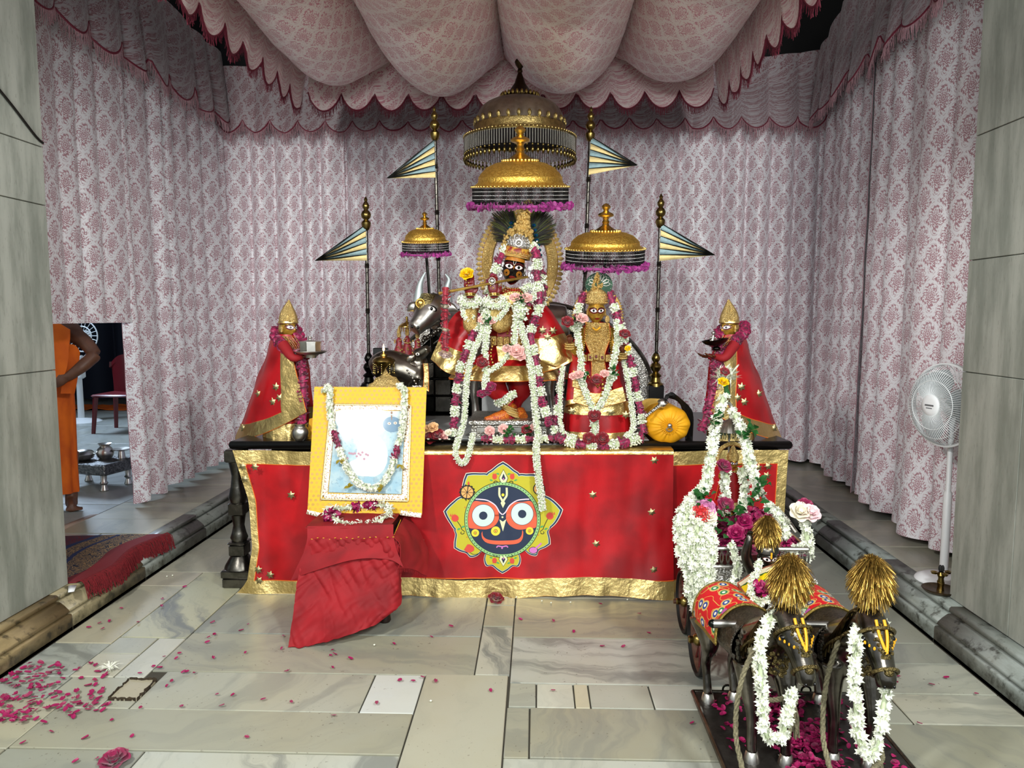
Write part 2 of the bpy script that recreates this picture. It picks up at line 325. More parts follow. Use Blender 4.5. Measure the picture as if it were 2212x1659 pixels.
# ------------------------------------------------------------ floor of marble slabs
def slab(parent,name,x0,x1,y0,y1,z,col,ve=.5,g=.003,zj=None):
    m=MB(); dz=R(-.0012,.0012) if zj is None else zj; m.box((x0+g,y0+g,z-.02),(x1-g,y1-g,z+dz),.0025); o=obj(name,m,MARBLE,parent); k=hx('a6a899'); o.color=(*[a*.5+b*.5 for a,b in zip(hx(col),k)],ve*1.15) if col!='c2c8c4' else (*hx(col),ve); return o
m=MB(); m.box((-2.3,-1.2,-.12),(1.95,7.1,-.008)); FL=struct('floor',m,GROUT)
CW,CB,CG,CD,CT='a2a597','8c8b76','7d847c','6a6e66','827f68'
for x0,x1,y0,y1,c,v in [(-1.63,-.255,3.305,3.79,CG,.8),(-.255,-.105,3.68,3.79,CW,.2),(-.255,-.105,3.42,3.68,CT,.3),(-.255,-.105,2.94,3.42,'b3b2a2',1.3),(-.105,1.0,3.305,3.79,CT,.9),(1.0,1.84,3.30,3.9,CD,.7),
 (-1.63,-.255,2.93,3.305,CB,.55),(-.105,1.02,2.875,3.305,'b0b4ae',1.),(1.02,1.84,3.1,3.30,CD,.8),(1.02,1.84,2.84,3.1,CW,.6),
 (-1.56,-.67,2.63,2.93,CW,.5),(-.67,-.46,2.63,2.93,'c2c8c4',.05),(-.46,-.11,1.95,2.94,'aba892',.15),(-.105,.005,2.69,2.875,CW,.4),(.005,.155,2.69,2.875,'cdd0c4',.3),(.155,.215,2.69,2.875,'c6bfa0',.1),(.215,.46,2.69,2.875,CW,.3),(.46,1.02,2.69,2.875,'ccd0c6',.1),(1.02,1.4,2.62,2.84,CW,.5),(1.4,1.84,2.62,2.84,'c4c3b0',.5),
 (-1.84,-.46,2.365,2.63,CB,.3),(-.11,-.02,2.365,2.69,CT,.5),(-.02,1.1,2.365,2.69,CT,.6),(1.1,1.84,2.3,2.62,CB,.5),
 (-1.35,-.46,1.9,2.365,'b9bfb6',.9),(-1.84,-1.35,1.9,2.365,CG,.4),(-2.22,-1.84,2.36,2.70,'aba88c',.4),(-2.22,-1.84,1.9,2.36,CB,.4),(-.11,.9,1.9,2.365,'b4bab0',.5),(.9,1.84,1.8,2.3,CG,.4),
 (-1.95,-1.63,3.245,4.118,'b4b594',1.2),(-1.95,-1.76,3.08,3.245,CW,.2),(-1.95,-1.76,2.87,3.08,'c0c0b0',.2),(-1.76,-1.63,2.87,3.245,'ccd0c8',.2),(-1.93,-1.68,2.63,2.87,CW,.3),(-2.22,-1.95,2.87,3.18,'9fabaa',.9),(-2.22,-1.93,2.70,2.87,'9fabaa',.7),(-2.22,-1.95,3.18,3.9,'b0aa90',.4),(-2.22,-1.95,3.9,4.12,'b5ab98',.5),
 (-2.22,-1.63,4.118,4.75,'a8a596',.5),(-2.22,-1.63,4.75,5.5,'878a82',.5),(-1.68,-1.56,2.63,2.69,CW,.1),(-1.63,1.84,3.79,4.5,'b3a98d',.2),(1.0,1.84,3.9,4.6,CD,.6),(-1.63,1.0,4.5,7,CD,.4),(-2.22,-1.63,5.5,7,CD,.4),(1.0,1.84,4.6,7,CD,.4)]:
    if (x0,y0)==(-1.63,3.79): x1=1.0
    slab(FL,'floor_slab',x0,x1,y0,y1,0,c,v)
m=MB(); q=np.array([(-1.675,2.695),(-1.56,2.695),(-1.565,2.85),(-1.68,2.85)]); m.prism(np.c_[q,np.full(4,-.02)],(0,0,.0205)); o=obj('floor_slab',m,MARBLE,FL); o.color=(*hx('a9a48e'),.3)
m=MB()
for a,b in zip(q,np.roll(q,-1,0)):
    pts=np.array([(*(a+(b-a)*t+rng.normal(0,.003,2)),.0012) for t in np.linspace(0,1,14)]); m.tube(pts,rng.uniform(.006,.012,14),6,flat=.12)
obj('dirt_seam',m,mat('trodden_dirt','3b3020',.95,0,.4,60,.5),FL)
# ------------------------------------------------------------ steps, platforms, pillars, shell
ZP=.17
def step(name,xs,sg,cols):
    e=MB(); e.box((min(xs,xs+sg*.11),1.6,-.1),(max(xs,xs+sg*.11),6.9,.02)); t=struct(name,e,GROUT)
    pr=[(0,.0),(0,.072),(-.003,.078),(-.026,.080),(-.026,.086),(-.010,.088),(-.016,.1),(-.034,.118),(-.052,.132),(-.058,.136),(-.082,.138),(-.082,.145),(-.062,.147),(-.064,.164),(-.072,.17),(-.15,.17),(-.15,0)]
    ys=[1.7,2.55,3.32,3.98,4.75,5.6,6.85]
    for a,b,c in zip(ys,ys[1:],cols):
        o=np.array([(xs-sg*p[0]*-1 if False else xs+sg*(-p[0]),a+.002,p[1]) for p in pr]); m=MB(); m.prism(o,(0,b-a-.004,0)); obj('step_block',m,STEPM,t,smooth=False).color=(*hx(c),1)
step('trim_1',-2.22,-1,['a8966f','a8966f','9c9172','868b85','80847f','7c807c']); step('trim_2',1.84,1,['9aa19c','98a09b','8f9792','8b9390','80847f','767a77'])
m=MB(); m.box((-2.98,1.7,-.1),(-2.36,6.9,ZP-.012)); PLF=struct('floor.001',m,GROUT)
for x0,x1,y0,y1,c in [(-2.95,-2.37,3.5,3.98,CB),(-2.95,-2.66,3.98,4.3,'b8bcc0'),(-2.66,-2.37,3.98,4.3,CW),(-2.95,-2.37,4.3,4.62,'a9a795'),(-2.95,-2.37,4.62,5.05,'a09c88'),(-2.95,-2.37,5.05,5.6,'7d7668'),(-2.95,-2.37,5.6,6.15,'9a9684'),(-2.95,-2.37,6.15,6.85,CD)]: slab(PLF,'platform_slab',x0,x1,y0,y1,ZP,c,.5)
m=MB(); m.box((2.0,1.7,-.1),(3.2,6.9,ZP-.012)); PRF=struct('floor.002',m,GROUT)
for x0,x1,y0,y1,c in [(1.99,3.1,3.45,3.85,'aeb0a5'),(1.99,3.1,3.85,4.2,CB),(1.99,3.1,4.2,4.75,'a29c8c'),(1.99,3.1,4.75,5.25,'6f736e'),(1.99,3.1,5.25,5.75,'9e9a86'),(1.99,3.1,5.75,6.3,'9a9684'),(1.99,3.1,6.3,6.85,CD)]: slab(PRF,'platform_slab',x0,x1,y0,y1,ZP,c,.5)
def pillar(name,xf,sg,yc,joints,vj=None):
    m=MB(); m.box((min(xf+sg*.012,xf+sg*.9),.9,ZP-.05),(max(xf+sg*.012,xf+sg*.9),yc-.005,5.0)); t=struct(name,m,WALLM); z=[ZP]+joints+[5.0]
    for k,(a,b) in enumerate(zip(z,z[1:])):
        ys=[1.0,yc] if not vj or k>1 else [1.0,vj,yc]
        for c,d in zip(ys,ys[1:]):
            q=MB(); w=sorted((xf,xf+sg*.03)); q.box((w[0],c+.0015,a+.0015),(w[1],d-.0015,b-.0015),.002); obj('marble_panel',q,WALLM,t)
    q=MB(); w=sorted((xf+sg*.03,xf+sg*.9)); q.box((w[0],yc-.02,ZP),(w[1],yc,5.),.004); obj('marble_panel',q,WALLM,t); return t
WL=pillar('wall_left',-2.325,-1,3.46,[1.24,2.02,2.29,3.0]); WR=pillar('wall_right',1.965,1,3.43,[1.245,1.75,2.30,2.95],3.0)
p=np.array([X for X in [(-2.32,2.9,2.62),(-2.318,3.1,2.52),(-2.317,3.25,2.43),(-2.318,3.4,2.33),(-2.32,3.455,2.31)]]); m=MB(); m.tube(smooth_path(p,24),.006,6); obj('wall_cable',m,BLACK,loc=(-2.32,3.1,2.5),label='thin dark cable sagging across the upper pillar beside the doorway',cat='cable')
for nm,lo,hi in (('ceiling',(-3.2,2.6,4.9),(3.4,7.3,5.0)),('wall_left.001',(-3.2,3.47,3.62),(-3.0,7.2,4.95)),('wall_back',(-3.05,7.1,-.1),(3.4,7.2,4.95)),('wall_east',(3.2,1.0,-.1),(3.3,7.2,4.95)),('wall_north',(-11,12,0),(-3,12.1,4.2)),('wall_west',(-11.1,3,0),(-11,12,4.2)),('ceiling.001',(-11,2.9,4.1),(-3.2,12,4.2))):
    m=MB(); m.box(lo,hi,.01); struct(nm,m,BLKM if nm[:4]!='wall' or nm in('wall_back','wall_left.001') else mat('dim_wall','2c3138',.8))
m=MB(); m.box((-11,2.5,-.05),(-2.985,12,.13)); FO=struct('floor.003',m,GROUT); k=0
for i,y in enumerate(np.arange(3.2,11.5,.62)):
    x=-2.99
    while x>-8.6: w=R(.9,1.5); slab(FO,'floor_slab',x-w,x,y,y+.62,.15,random.choice(['8f98a2','a3abb2','98a0a8']),.5,zj=0); x-=w
for a,b in ((4.4,4.75),(4.05,4.38),(3.75,4.03)):
    m=MB(); o=np.array([(-3.03,a,.128),(-2.955,a+.01,.128),(-2.95,b,.128),(-3.0,b-.02,.128)]); m.prism(o,(0,0,R(.035,.045))); obj('sill_stone',m,MARBLE,PLF,smooth=False).color=(*hx('b59c8c'),.6)
for a,b,z in ((2.3,7.1,4.55),(2.3,7.1,4.2)): pass
# plain black roof beams above the curtains
for i,x in enumerate((-2.6,-1.0,.6,2.2)):
    m=MB(); m.box((x,2.7,4.6),(x+.14,7.1,4.88)); struct('trim_%d'%(3+i),m,mat('black_beam','141414',.7))
# ------------------------------------------------------------ curtains and valances
def along(pts,n):
    return smooth_path(np.array([(a,b,0) for a,b in pts],float),n)[:,:2] if len(pts)>2 else np.stack([np.linspace(pts[0][k],pts[1][k],n) for k in (0,1)],1)
def pleats(L,seed,lam,amp):
    r=np.random.default_rng(seed); s=np.linspace(0,1,len(L)); ph=np.zeros(len(L)); x=L-L[0]; ph=2*pi*x/lam+1.1*np.sin(2*pi*x/(lam*4.3)+r.uniform(0,6))+.8*np.sin(2*pi*x/(lam*2.6)+r.uniform(0,6))
    return (1.9*np.abs(np.sin(ph/2))**.75-1.1+.35*np.sin(ph*.31+r.uniform(0,6)))*amp
def hang(mb,pts,z0,z1,seed=1,lam=.21,amp=.05,nrm=1,nz=22,flare=0.,zb=None,wr=.006,mat=0):
    L0=sum(math.dist(a,b) for a,b in zip(pts,pts[1:])); n=max(30,int(L0/.014)); q=along(pts,n); t=np.gradient(q,axis=0); t/=np.linalg.norm(t,axis=1)[:,None]; nn=np.stack([t[:,1],-t[:,0]],1)*nrm
    L=np.r_[0,np.cumsum(np.linalg.norm(np.diff(q,axis=0),axis=1))]; a=pleats(L,seed,lam,amp); v=np.linspace(0,1,nz); g=np.zeros((n,nz,3))
    for k,w in enumerate(v):
        o=a*(.55+.5*w)+flare*w**2+wr*noise2(L,np.full(n,w*3),11,seed+3)*(.6+w); zt=z1 if zb is None else z1
        g[:,k,:2]=q+nn*o[:,None]; g[:,k,2]=z1+(z0 if zb is None else zb(L/L[-1],z0))*0; zz=z0 if zb is None else zb(L/L[-1],z0); g[:,k,2]=z1+(zz-z1)*w
    uv=gridUV(g); mb.grid(g,mat,uv=uv+np.array([seed*.37,0])); b=g-np.r_[0,0,0]; 
    h=g.copy(); h[:,:,:2]-=nn[:,None]*.004; mb.grid(h[:,::-1],mat,uv=(uv+np.array([seed*.37,0]))[:,::-1]); mb.grid(np.stack([g[:,-1],h[:,-1]],0),mat); mb.grid(np.stack([h[0],g[0]],0),mat); mb.grid(np.stack([g[-1],h[-1]],0),mat); return g
def curtain(label,pts,z0,z1,seed,**k):
    m=MB(); hang(m,pts,z0,z1,seed,**k); c=pts[0]; return obj('curtain',m,DAM,loc=(c[0],c[1],z0),label=label,cat='curtain',angle=180)
XL=-2.83; XR=lambda y:2.16+max(0,(y-4.2))*.115
curtain('short damask curtain hanging above the doorway, its lower edge at shoulder height',[(XL,3.5),(XL,4.98)],1.455,3.7,11,nrm=1,lam=.27,amp=.045)
curtain('damask curtain hanging beside the doorway with its corner dipping to the platform',[(XL-.02,4.93),(XL+.0,5.5)],.19,3.7,12,flare=.04,zb=lambda s,z:z+.02*np.sin(s*7)+.02*s,lam=.21,amp=.08)
curtain('damask side curtain between the doorway curtain and the back corner',[(XL-.045,5.38),(XL+.03,6.57)],.22,3.7,13,lam=.21,flare=.05,amp=.08)
zz=[-2.8,-1.75,-.72,.38,1.4,2.5]
for i,(a,b) in enumerate(zip(zz,zz[1:])):
    curtain(['damask back curtain panel in the corner behind the attendant holding the box','damask back curtain panel behind the lower pennant on the doorway side','damask back curtain panel behind the tall deity and the silver parasol','damask back curtain panel behind the deity with the green headdress','damask back curtain panel in the corner behind the attendant holding the figurine'][i],[(a-.03,6.6+.03*(i%2)),(b+.03,6.6+.03*(i%2))],.2,3.62,20+i,nrm=1,lam=.23,amp=.08)
ys=[3.45,4.35,5.35,6.5]
for i,(a,b) in enumerate(zip(ys,ys[1:])):
    curtain(['damask side curtain hanging behind the white fan','middle damask side curtain on the fan side','damask side curtain on the fan side next to the back corner'][i],[(XR(b)+.08,b+.04),(XR(a)+.08,a-.04)],.215,3.7,30+i,nrm=1,lam=.23,amp=.09)
def scallop(s,n,zb,d): t=(s*n)%1; return zb+d*(1-np.sin(pi*t)**.62)
def fringe(mb,edge,ln,sp=.006,mat=0,nrm=None):
    L=np.r_[0,np.cumsum(np.linalg.norm(np.diff(edge,axis=0),axis=1))]; N=int(L[-1]/sp); s=(np.arange(N)+.5)*sp; p=np.stack([np.interp(s,L,edge[:,k]) for k in range(3)],1)
    t=np.stack([np.interp(s,L,np.gradient(edge[:,k])) for k in range(3)],1); t/=np.linalg.norm(t,axis=1)[:,None]; t[:,2]=0; l=ln*rng.uniform(.75,1.1,N); w=sp*.36
    d=np.stack([rng.normal(0,.12,N)*ln,rng.normal(0,.12,N)*ln,-l],1); n=np.cross(t,[0,0,1.]); V=np.stack([p-t*w,p+n*w,p+t*w,p-t*w*.8+d,p+n*w*.8+d,p+t*w*.8+d],1); f=np.array([[0,1,4,3],[1,2,5,4],[2,0,3,5]]); mb.add(V.reshape(-1,3),(f[None]+(np.arange(N)*6)[:,None,None]).reshape(-1,4),mat)
def valance(parts_of,name,pts,ztop,zbot,n,seed,M,label=None,d=.1,fl=.08,amp=.02,nrm=1,top_sag=0.,fm=None):
    m=MB(); L0=sum(math.dist(a,b) for a,b in zip(pts,pts[1:])); nu=max(60,n*14); q=along(pts,nu); t=np.gradient(q,axis=0); t/=np.linalg.norm(t,axis=1)[:,None]; nn=np.stack([t[:,1],-t[:,0]],1)*nrm; s=np.linspace(0,1,nu); zb=scallop(s,n,zbot,d)
    a=pleats(s*L0,seed,.34,amp)+.012*np.sin(pi*((s*n)%1)); zt=ztop-top_sag*np.abs(np.sin(s*5.3+seed)); g=np.zeros((nu,14,3))
    for k,w in enumerate(np.linspace(0,1,14)): g[:,k,:2]=q+nn*(a*(.5+.6*w)+.006*noise2(s*L0,np.full(nu,w),12,seed)+.05*w)[:,None]; g[:,k,2]=zt+(zb-zt)*w
    cloth(m,g,.003); v=obj(name,m,M,parts_of,angle=180,label=label if parts_of is None else None,cat='valance' if parts_of is None else None)
    e=g[:,-1]; b=MB(); b.tube(e+np.r_[0,0,.004],.008,5,flat=.7); obj('braid_trim',b,FRG,v,label=None); f=MB(); fringe(f,e,fl,mat=0); obj('fringe',f,fm or FRGP,v,kind='stuff',smooth=False); return v
valance(None,'curtain_valance',[(XL+.09,3.5),(XL+.09,6.5)],3.88,3.14,9,3,DAMV,'scalloped grey rose valance over the side curtain above the doorway',d=.16,amp=.03,top_sag=.12)
valance(None,'curtain_valance',[(-2.78,6.5),(2.45,6.5)],3.76,3.08,22,4,DAMV,'scalloped grey rose valance across the top of the back curtains',d=.11,amp=.025,top_sag=.12)
valance(None,'curtain_valance',[(XR(6.5)-.06,6.5),(2.09,3.5)],3.84,3.12,9,5,DAMV,'scalloped grey rose valance over the side curtain above the white fan',d=.16,amp=.03,top_sag=.15)
# ------------------------------------------------------------ canopy
CN=thing('cloth_canopy','blush damask canopy sagging in swagged puffs with a scalloped fringed border','canopy',(-.2,4.2,3.0))
cx=[-1.68,-1.04,-.235,.56,1.27]; YB=5.6; YF=1.2
for i,(a,b) in enumerate(zip(cx,cx[1:])):
    nu,nv=46,90; g=np.zeros((nu,nv,3)); tx=np.linspace(0,1,nu)[:,None]; y=np.linspace(YB,YF,nv)[None]; x=a+(b-a)*tx
    big=1. if i in (1,2) else .8; edge=(1-np.exp(-np.maximum(0,YB-y)/.30)); row=.80+.2*np.abs(np.sin(pi*(YB-y)/1.9+.35))
    sag=.46*big*np.sin(pi*np.clip(tx,0,1))**.62*edge*row+.05*edge
    g[:,:,0]=x+0*y; g[:,:,1]=y+0*tx; seamw=np.exp(-np.minimum(tx,1-tx)*9)
    g[:,:,2]=3.40-sag+.010*seamw*np.sin(y*46+i)+.012*noise2(g[:,:,0],g[:,:,1],10,i)
    m=MB(); cloth(m,g[:,::-1],.003); obj('canopy_panel',m,DAMC,CN,angle=180)
for x in cx[1:-1]:
    m=MB(); yy=np.linspace(YB,YF,160); m.tube(np.stack([np.full(160,x)+.004*np.sin(yy*70),yy,3.345+.05*np.exp(-(YB-yy)/.3)+.004*np.cos(yy*90)],1),.014,6); obj('seam_piping',m,mat('seam_pink','b98c8c',.6),CN)
for pts,n,nr in (([(-1.70,YB+.01),(1.29,YB+.01)],12,1),([(-1.70,1.4),(-1.70,YB)],15,-1),([(1.29,YB),(1.29,1.4)],15,-1)):
    valance(CN,'canopy_valance',pts,3.42,3.01,n,int(n+nr),DAMC,d=.14,fl=.05,amp=.008,nrm=nr,fm=FRG)
m=MB()
for a,b in (((-1.7,YB,3.42),(1.29,YB,3.42)),((-1.7,1.3,3.42),(-1.7,YB,3.42)),((1.29,1.3,3.42),(1.29,YB,3.42))): m.tube(np.array([a,b]),.016,8)
obj('canopy_frame',m,PEWT,CN)
# ------------------------------------------------------------ altar table
FY=lambda x:3.87+.033*np.asarray(x,float)
TT=.82; LZ=.787
AT=thing('altar_table','long black-topped altar table with carved silver legs carrying the deities','table',(-.15,4.5,0))
m=MB(); o=np.array([(-1.67,FY(-1.66)+.075),(1.395,FY(1.385)+.075),(1.30,5.2),(-1.58,5.2)]); pr=[(.012,TT-.045),(0,TT-.038),(-.006,TT-.022),(0,TT-.006),(.008,TT)]
c=o.mean(0); V=np.array([[(*(p+(c-p)/np.linalg.norm(c-p)*i),z) for p in o] for i,z in pr]); m.grid(V,0,cv=True); m.add(V[-1],[np.arange(4)[None]]); m.add(V[0],[np.arange(4)[None,::-1]]); obj('table_slab',m,BLACK,AT,smooth=False)
m=MB(); m.box((-1.5,4.05,.66),(1.22,5.1,TT-.045)); obj('apron',m,BLACK,AT); m=MB(); m.box((-1.17,3.9,LZ-.05),(.72,4.05,LZ-.006)); obj('front_ledge',m,BLACK,AT)
def altar_leg(x,y):
    m=MB(); 
    for w,z0,z1 in ((.075,0,.055),(.08,.055,.10),(.045,.17,.235),(.05,.235,.25),(.042,.40,.47),(.05,.70,TT-.05)): m.box((x-w,y-w,z0),(x+w,y+w,z1),.006)
    m.lathe([(.085,.10),(.08,.115),(.065,.14),(.05,.165),(.046,.17)],20,(x,y,0)); m.lathe([(.04,.25),(.048,.27),(.038,.30),(.03,.34),(.036,.38),(.04,.40)],20,(x,y,0)); m.lathe([(.04,.47),(.05,.5),(.036,.56),(.03,.62),(.045,.70)],20,(x,y,0)); obj('leg',m,DSIL,AT,smooth=True)
for x,y in ((-1.655,3.94),(1.29,4.03),(-1.5,5.05),(1.2,5.05)): altar_leg(x,y)
m=MB(); m.box((-1.04,3.98,TT),(.62,4.9,TT+.006)); obj('marble_sheet',m,mat('white_altar_sheet','b9bdbd',.25,0,.1,8),AT)
# ------------------------------------------------------------ altar cloth
AC=thing('altar_cloth','red satin altar cloth with gold borders, star appliques and a printed face medallion','altar cloth',(-.15,3.85,0))
def asurf(x,z):
    k=1-np.clip(z,0,.8)/.8
    return FY(x)-.016-.05*k**2.2-.05*np.clip((x+.2)/.9,0,1)*k**2+.008*np.sin(x*19+1.3*np.sin(x*7))*k**1.5+.004*noise2(x*2,z,9,5)+.0035*noise2(x,z*.22,38,15)+.012*k**2*noise2(x*2.2,z*.6,16,8)
def cen(x0,x1,z0,z1,off=0.,nu=120,nv=24):
    x=np.linspace(x0,x1,nu)[:,None]+np.zeros((1,nv)); z=np.linspace(z1,z0,nv)[None]+np.zeros((nu,1)); 
    return np.stack([x,asurf(x,z)-off,z],2)
XC0,XC1=-1.18,.735
m=MB(); cloth(m,cen(XC0,XC1,.095,.768),.003); obj('centre_panel',m,RED,AC,angle=180)
m=MB(); g=cen(XC0,XC1,.005,.10,.002,120,6); g[:,:,2]+=.012*np.sin(g[:,:,0]*5); cloth(m,g,.003); obj('gold_hem',m,GOLDF,AC,angle=180)
x=np.linspace(XC0,XC1,100); m=MB(); g=np.stack([np.stack([x,FY(x)+d,np.full(100,z)],1) for d,z in ((.072,LZ+.003),(.05,LZ+.002),(.02,LZ+.001),(-.004,LZ),(-.015,LZ-.004),(-.019,LZ-.012),(-.0188,.764))],1); g[:,:,2]+=.002*noise2(g[:,:,0],g[:,:,1],20); cloth(m,g,.003); obj('gold_top_band',m,GOLDF,AC,angle=180)
def pipe(pts,r=.0022,name='orange_piping',M=None,par=AC): m=MB(); m.tube(np.asarray(pts),r,5); obj(name,m,M or PIPE,par)
PIPE=mat('orange_piping','e2701c',.6)
for z in (.765,.099,.007): pipe(np.stack([x,asurf(x,np.full(100,z+0.))-.003,np.full(100,z)+(.012*np.sin(x*5) if z<.09 else 0)],1))
# wings
def wing(xa,xb,za=.80,zc=.0,side=1):
    """surface of a side wing: xa(z) outer edge, xb seam"""
    return lambda s,z:(xa(z)+(xb-xa(z))*s)
zl=[0,.06,.25,.5,.8]; xl=[-1.62,-1.565,-1.535,-1.56,-1.652]
def wl(s,z): xo=np.interp(z,zl,xl); return xo+(-1.17-xo)*s
def wr(s,z): return .73+(1.375-.03*(1-np.clip(z,0,.8)/.8)-.73)*s
def wsurf(xf,s,z,off=0):
    x=xf(s,z); k=1-np.clip(z,0,.8)/.8; y=FY(x)+.004-.022*k**2+.055*(1-k)*np.clip(np.abs(np.where(x<-.5,x+1.17,x-.735))/.3,0,1)+.010*noise2(x*1.5,z*.8,13,9)*k+.005*noise2(x,z*.25,34,19)+.006*np.sin(x*26+z*5)*k**1.3
    if xf is wr: y=y+.07*np.sin(pi*np.clip(s,0,1)*.5)*k*.6+.008
    return np.stack([x,y-off,z+0*x],2)
for xf,outer in ((wl,0),(wr,1)):
    st=np.linspace(0,1,60)[:,None]; e=.10
    def part(nm,sa,sb,za,zb,M,off=0.):
        s=np.linspace(sa,sb,60)[:,None]; z=np.linspace(zb,za,22)[None]; m=MB(); cloth(m,wsurf(xf,s+0*z,z+0*s,off),.003); obj(nm,m,M,AC,angle=180)
    a,b=(e,1.) if outer==0 else (0.,1-e*.85)
    part('wing_panel',a-.01 if outer==0 else 0.,b+(.01 if outer else 0),.06,.715,RED); part('gold_side_border',*((0,e) if outer==0 else (1-e*.85,1)),.0,.772,GOLDF,.002); part('gold_top_band',0,1,.70,.774,GOLDF,.003); part('gold_hem',0,1,.0,.07,GOLDF,.003)
    s=np.linspace(a,b,50); pipe(wsurf(xf,s[:,None],np.full((50,1),.699),.005)[:,0]); pipe(wsurf(xf,s[:,None],np.full((50,1),.071),.005)[:,0]); z=np.linspace(.07,.70,40); pipe(wsurf(xf,np.full((40,1),a if outer==0 else b),z[:,None],.004)[:,0])
# star appliques
def star_mb(r=.024):
    m=MB(); th=np.arange(12)*pi/6; rr=np.where(np.arange(12)%2==0,r,r*.52); o=np.stack([rr*np.sin(th),np.zeros(12),rr*np.cos(th)],1); m.fan(o,0,A(0,-.009,0)); m.fan(o[::-1]+A(0,.001,0)); return m
STARM=mat('silver_gilt_foil','b5a87c',.36,1.,.25,60,.3,90); STM=star_mb().mesh('star_applique',[STARM],smooth=False)
def star(parent,p,tilt=None,sc=1.):
    o=bpy.data.objects.new('star_applique',STM); C.objects.link(o); o.parent=parent; o.location=np.asarray(p)-ORG[parent.name]; o.scale=(sc,)*3; o.rotation_euler=tilt if tilt is not None else (0,R(-.5,.5),0)
for px,py in ((1415,996),(1281,1070),(1408,1107),(1287,1173),(1410,1225),(912,1168)):
    q=P(px,py,3.85); star(AC,(q[0],float(asurf(q[0],q[2]))-.004,q[2]))
for px,py in ((527,1006),(553,1007),(532,1033),(631,1068),(563,1226),(588,1237),(565,1249)): q=P(px,py,3.83); star(AC,(q[0],float(FY(q[0]))-.03+.05*q[2]*.6,q[2]))
for px,py in ((1641,1012),(1663,1009),(1660,1030)): q=P(px,py,3.92); star(AC,(q[0],float(FY(q[0]))+.035,q[2]))
# ------------------------------------------------------------ printed medallion on the cloth
EM={k:mat('print_'+k,v,.6,0,0) for k,v in dict(cream='e6e3cc',navy='1c2b45',sky='a9c4cf',olive='bcb324',green='8fc07a',black='15150f',coral='e0603f',ice='c9dcd6',yellow='e6d13a',red='cf4636',leaf='3f9e5e',pink='c873b8',peach='e6a860',pale='d8dcae',lilac='e6cfdc').items()}
EK=list(EM); EMD=MB(); ec=P(1085.4,1122.6,3.83); es=.1688*3.83/F
def epos(pts,lay):
    pts=np.asarray(pts,float); x=ec[0]+(pts[:,0]-862)*es; z=ec[2]-(pts[:,1]-845)*es; return np.stack([x,asurf(x,z)-.004-.0009*lay,z],1)
def dens(pts,mx=26):
    out=[]; pts=np.asarray(pts,float)
    for a,b in zip(pts,np.roll(pts,-1,0)):
        k=max(1,int(np.linalg.norm(b-a)/mx)); out+= [a+(b-a)*i/k for i in range(k)]
    return np.array(out)
def ep(k,pts,lay,c=None,sub=1):
    o=dens(pts); c=o.mean(0) if c is None else np.asarray(c,float); i=EK.index(k)
    for a,b in ([(0,1)] if sub==1 else [(q/sub,(q+1)/sub) for q in range(sub)]):
        inn,out=epos(c+(o-c)*a,lay),epos(c+(o-c)*b,lay)
        if a==0: EMD.fan(out[::-1],i,epos([c],lay)[0])
        else: EMD.grid(np.stack([out,inn],0),i,cv=True)
def circ(c,r,n=48,ry=None): t=np.arange(n)*2*pi/n; return np.stack([c[0]+r*np.cos(t),c[1]+(ry or r)*np.sin(t)],1)
def line(k,pts,w,lay,n=30):
    p=smooth_path(np.asarray(pts,float),n); t=np.gradient(p,axis=0); t/=np.linalg.norm(t,axis=1)[:,None]+1e-9; q=np.stack([t[:,1],-t[:,0]],1); w=np.broadcast_to(np.asarray(w,float),(n,))
    EMD.grid(np.stack([epos(p+q*w[:,None]/2,lay),epos(p-q*w[:,None]/2,lay)],0),EK.index(k))
def pet(tip,sc,w=1.):
    c=A(862,845); d=np.asarray(tip)-c; L=np.hypot(*d); a0=math.atan2(d[1],d[0]); out=[]
    prof=[(440,25.5),(520,25.5),(585,23.5),(640,18.5),(L*.885,12.5),(L*.95,5.5),(L,0)]
    for r,a in prof+[(r,-a) for r,a in prof[-2::-1]]: r2=440+(r-440)*sc+(sc-1)*300*.0; a2=a*w*(1+(sc-1)*.55); out.append((c[0]+r2*math.cos(a0+math.radians(a2)),c[1]+r2*math.sin(a0+math.radians(a2))))
    k=len(out)//2; h=smooth_path(out[:k+1],22); g=smooth_path(out[k:],22); return np.vstack([h,g[1:]])
TIPS=[(868,95),(395,248),(1345,268),(105,740),(1635,715),(240,1210),(1480,1165),(862,1545)]
for l,(k,sc) in enumerate((('cream',1.06),('navy',1.03),('sky',.95),('olive',.92))):
    for t in TIPS: c=A(862,845); d=(np.asarray(t)-c); ep(k,pet(t,sc),l,c+d*.72,3)
ep('black',circ((862,845),500,96),4,None,6); ep('green',circ((862,845),492,96),5,None,6); ep('black',circ((862,845),455,96),6,None,6); ep('navy',circ((862,845),450,96),7,None,6)
for i in range(72): a=i*pi/36; ep('black',circ((862+474*math.cos(a),845+474*math.sin(a)),7,6),6)
def clip(pts,r=450):
    p=np.asarray(pts,float)-A(862,845); L=np.linalg.norm(p,axis=1); return p*np.minimum(1,r/L)[:,None]+A(862,845)
for sx,cx_,cy in ((-1,612,785),(1,1120,763)):
    L=[(862+sx*x-(0 if sx<0 else 0),y) for x,y in ((48,790),(70,690),(150,620),(260,606),(372,600),(420,690),(450,800),(450,935),(330,960),(200,968),(100,920),(52,850))]; ep('coral',clip(smooth_path(L,60,True)),8,(cx_,cy),4)
    ep('navy',circ((cx_,cy),149),9,None,2); ep('ice',circ((cx_,cy),144),10,None,3); ep('navy',circ((cx_,cy),54),11)
    line('lilac',clip([(862+sx*x,y) for x,y in ((2,780),(40,745),(95,655),(190,590),(290,572),(350,570))]),15,9)
for x in (822,917): line('pale',[(x,420),(x,520),(845+(x>862)*45,570),(868,610)],27,9)
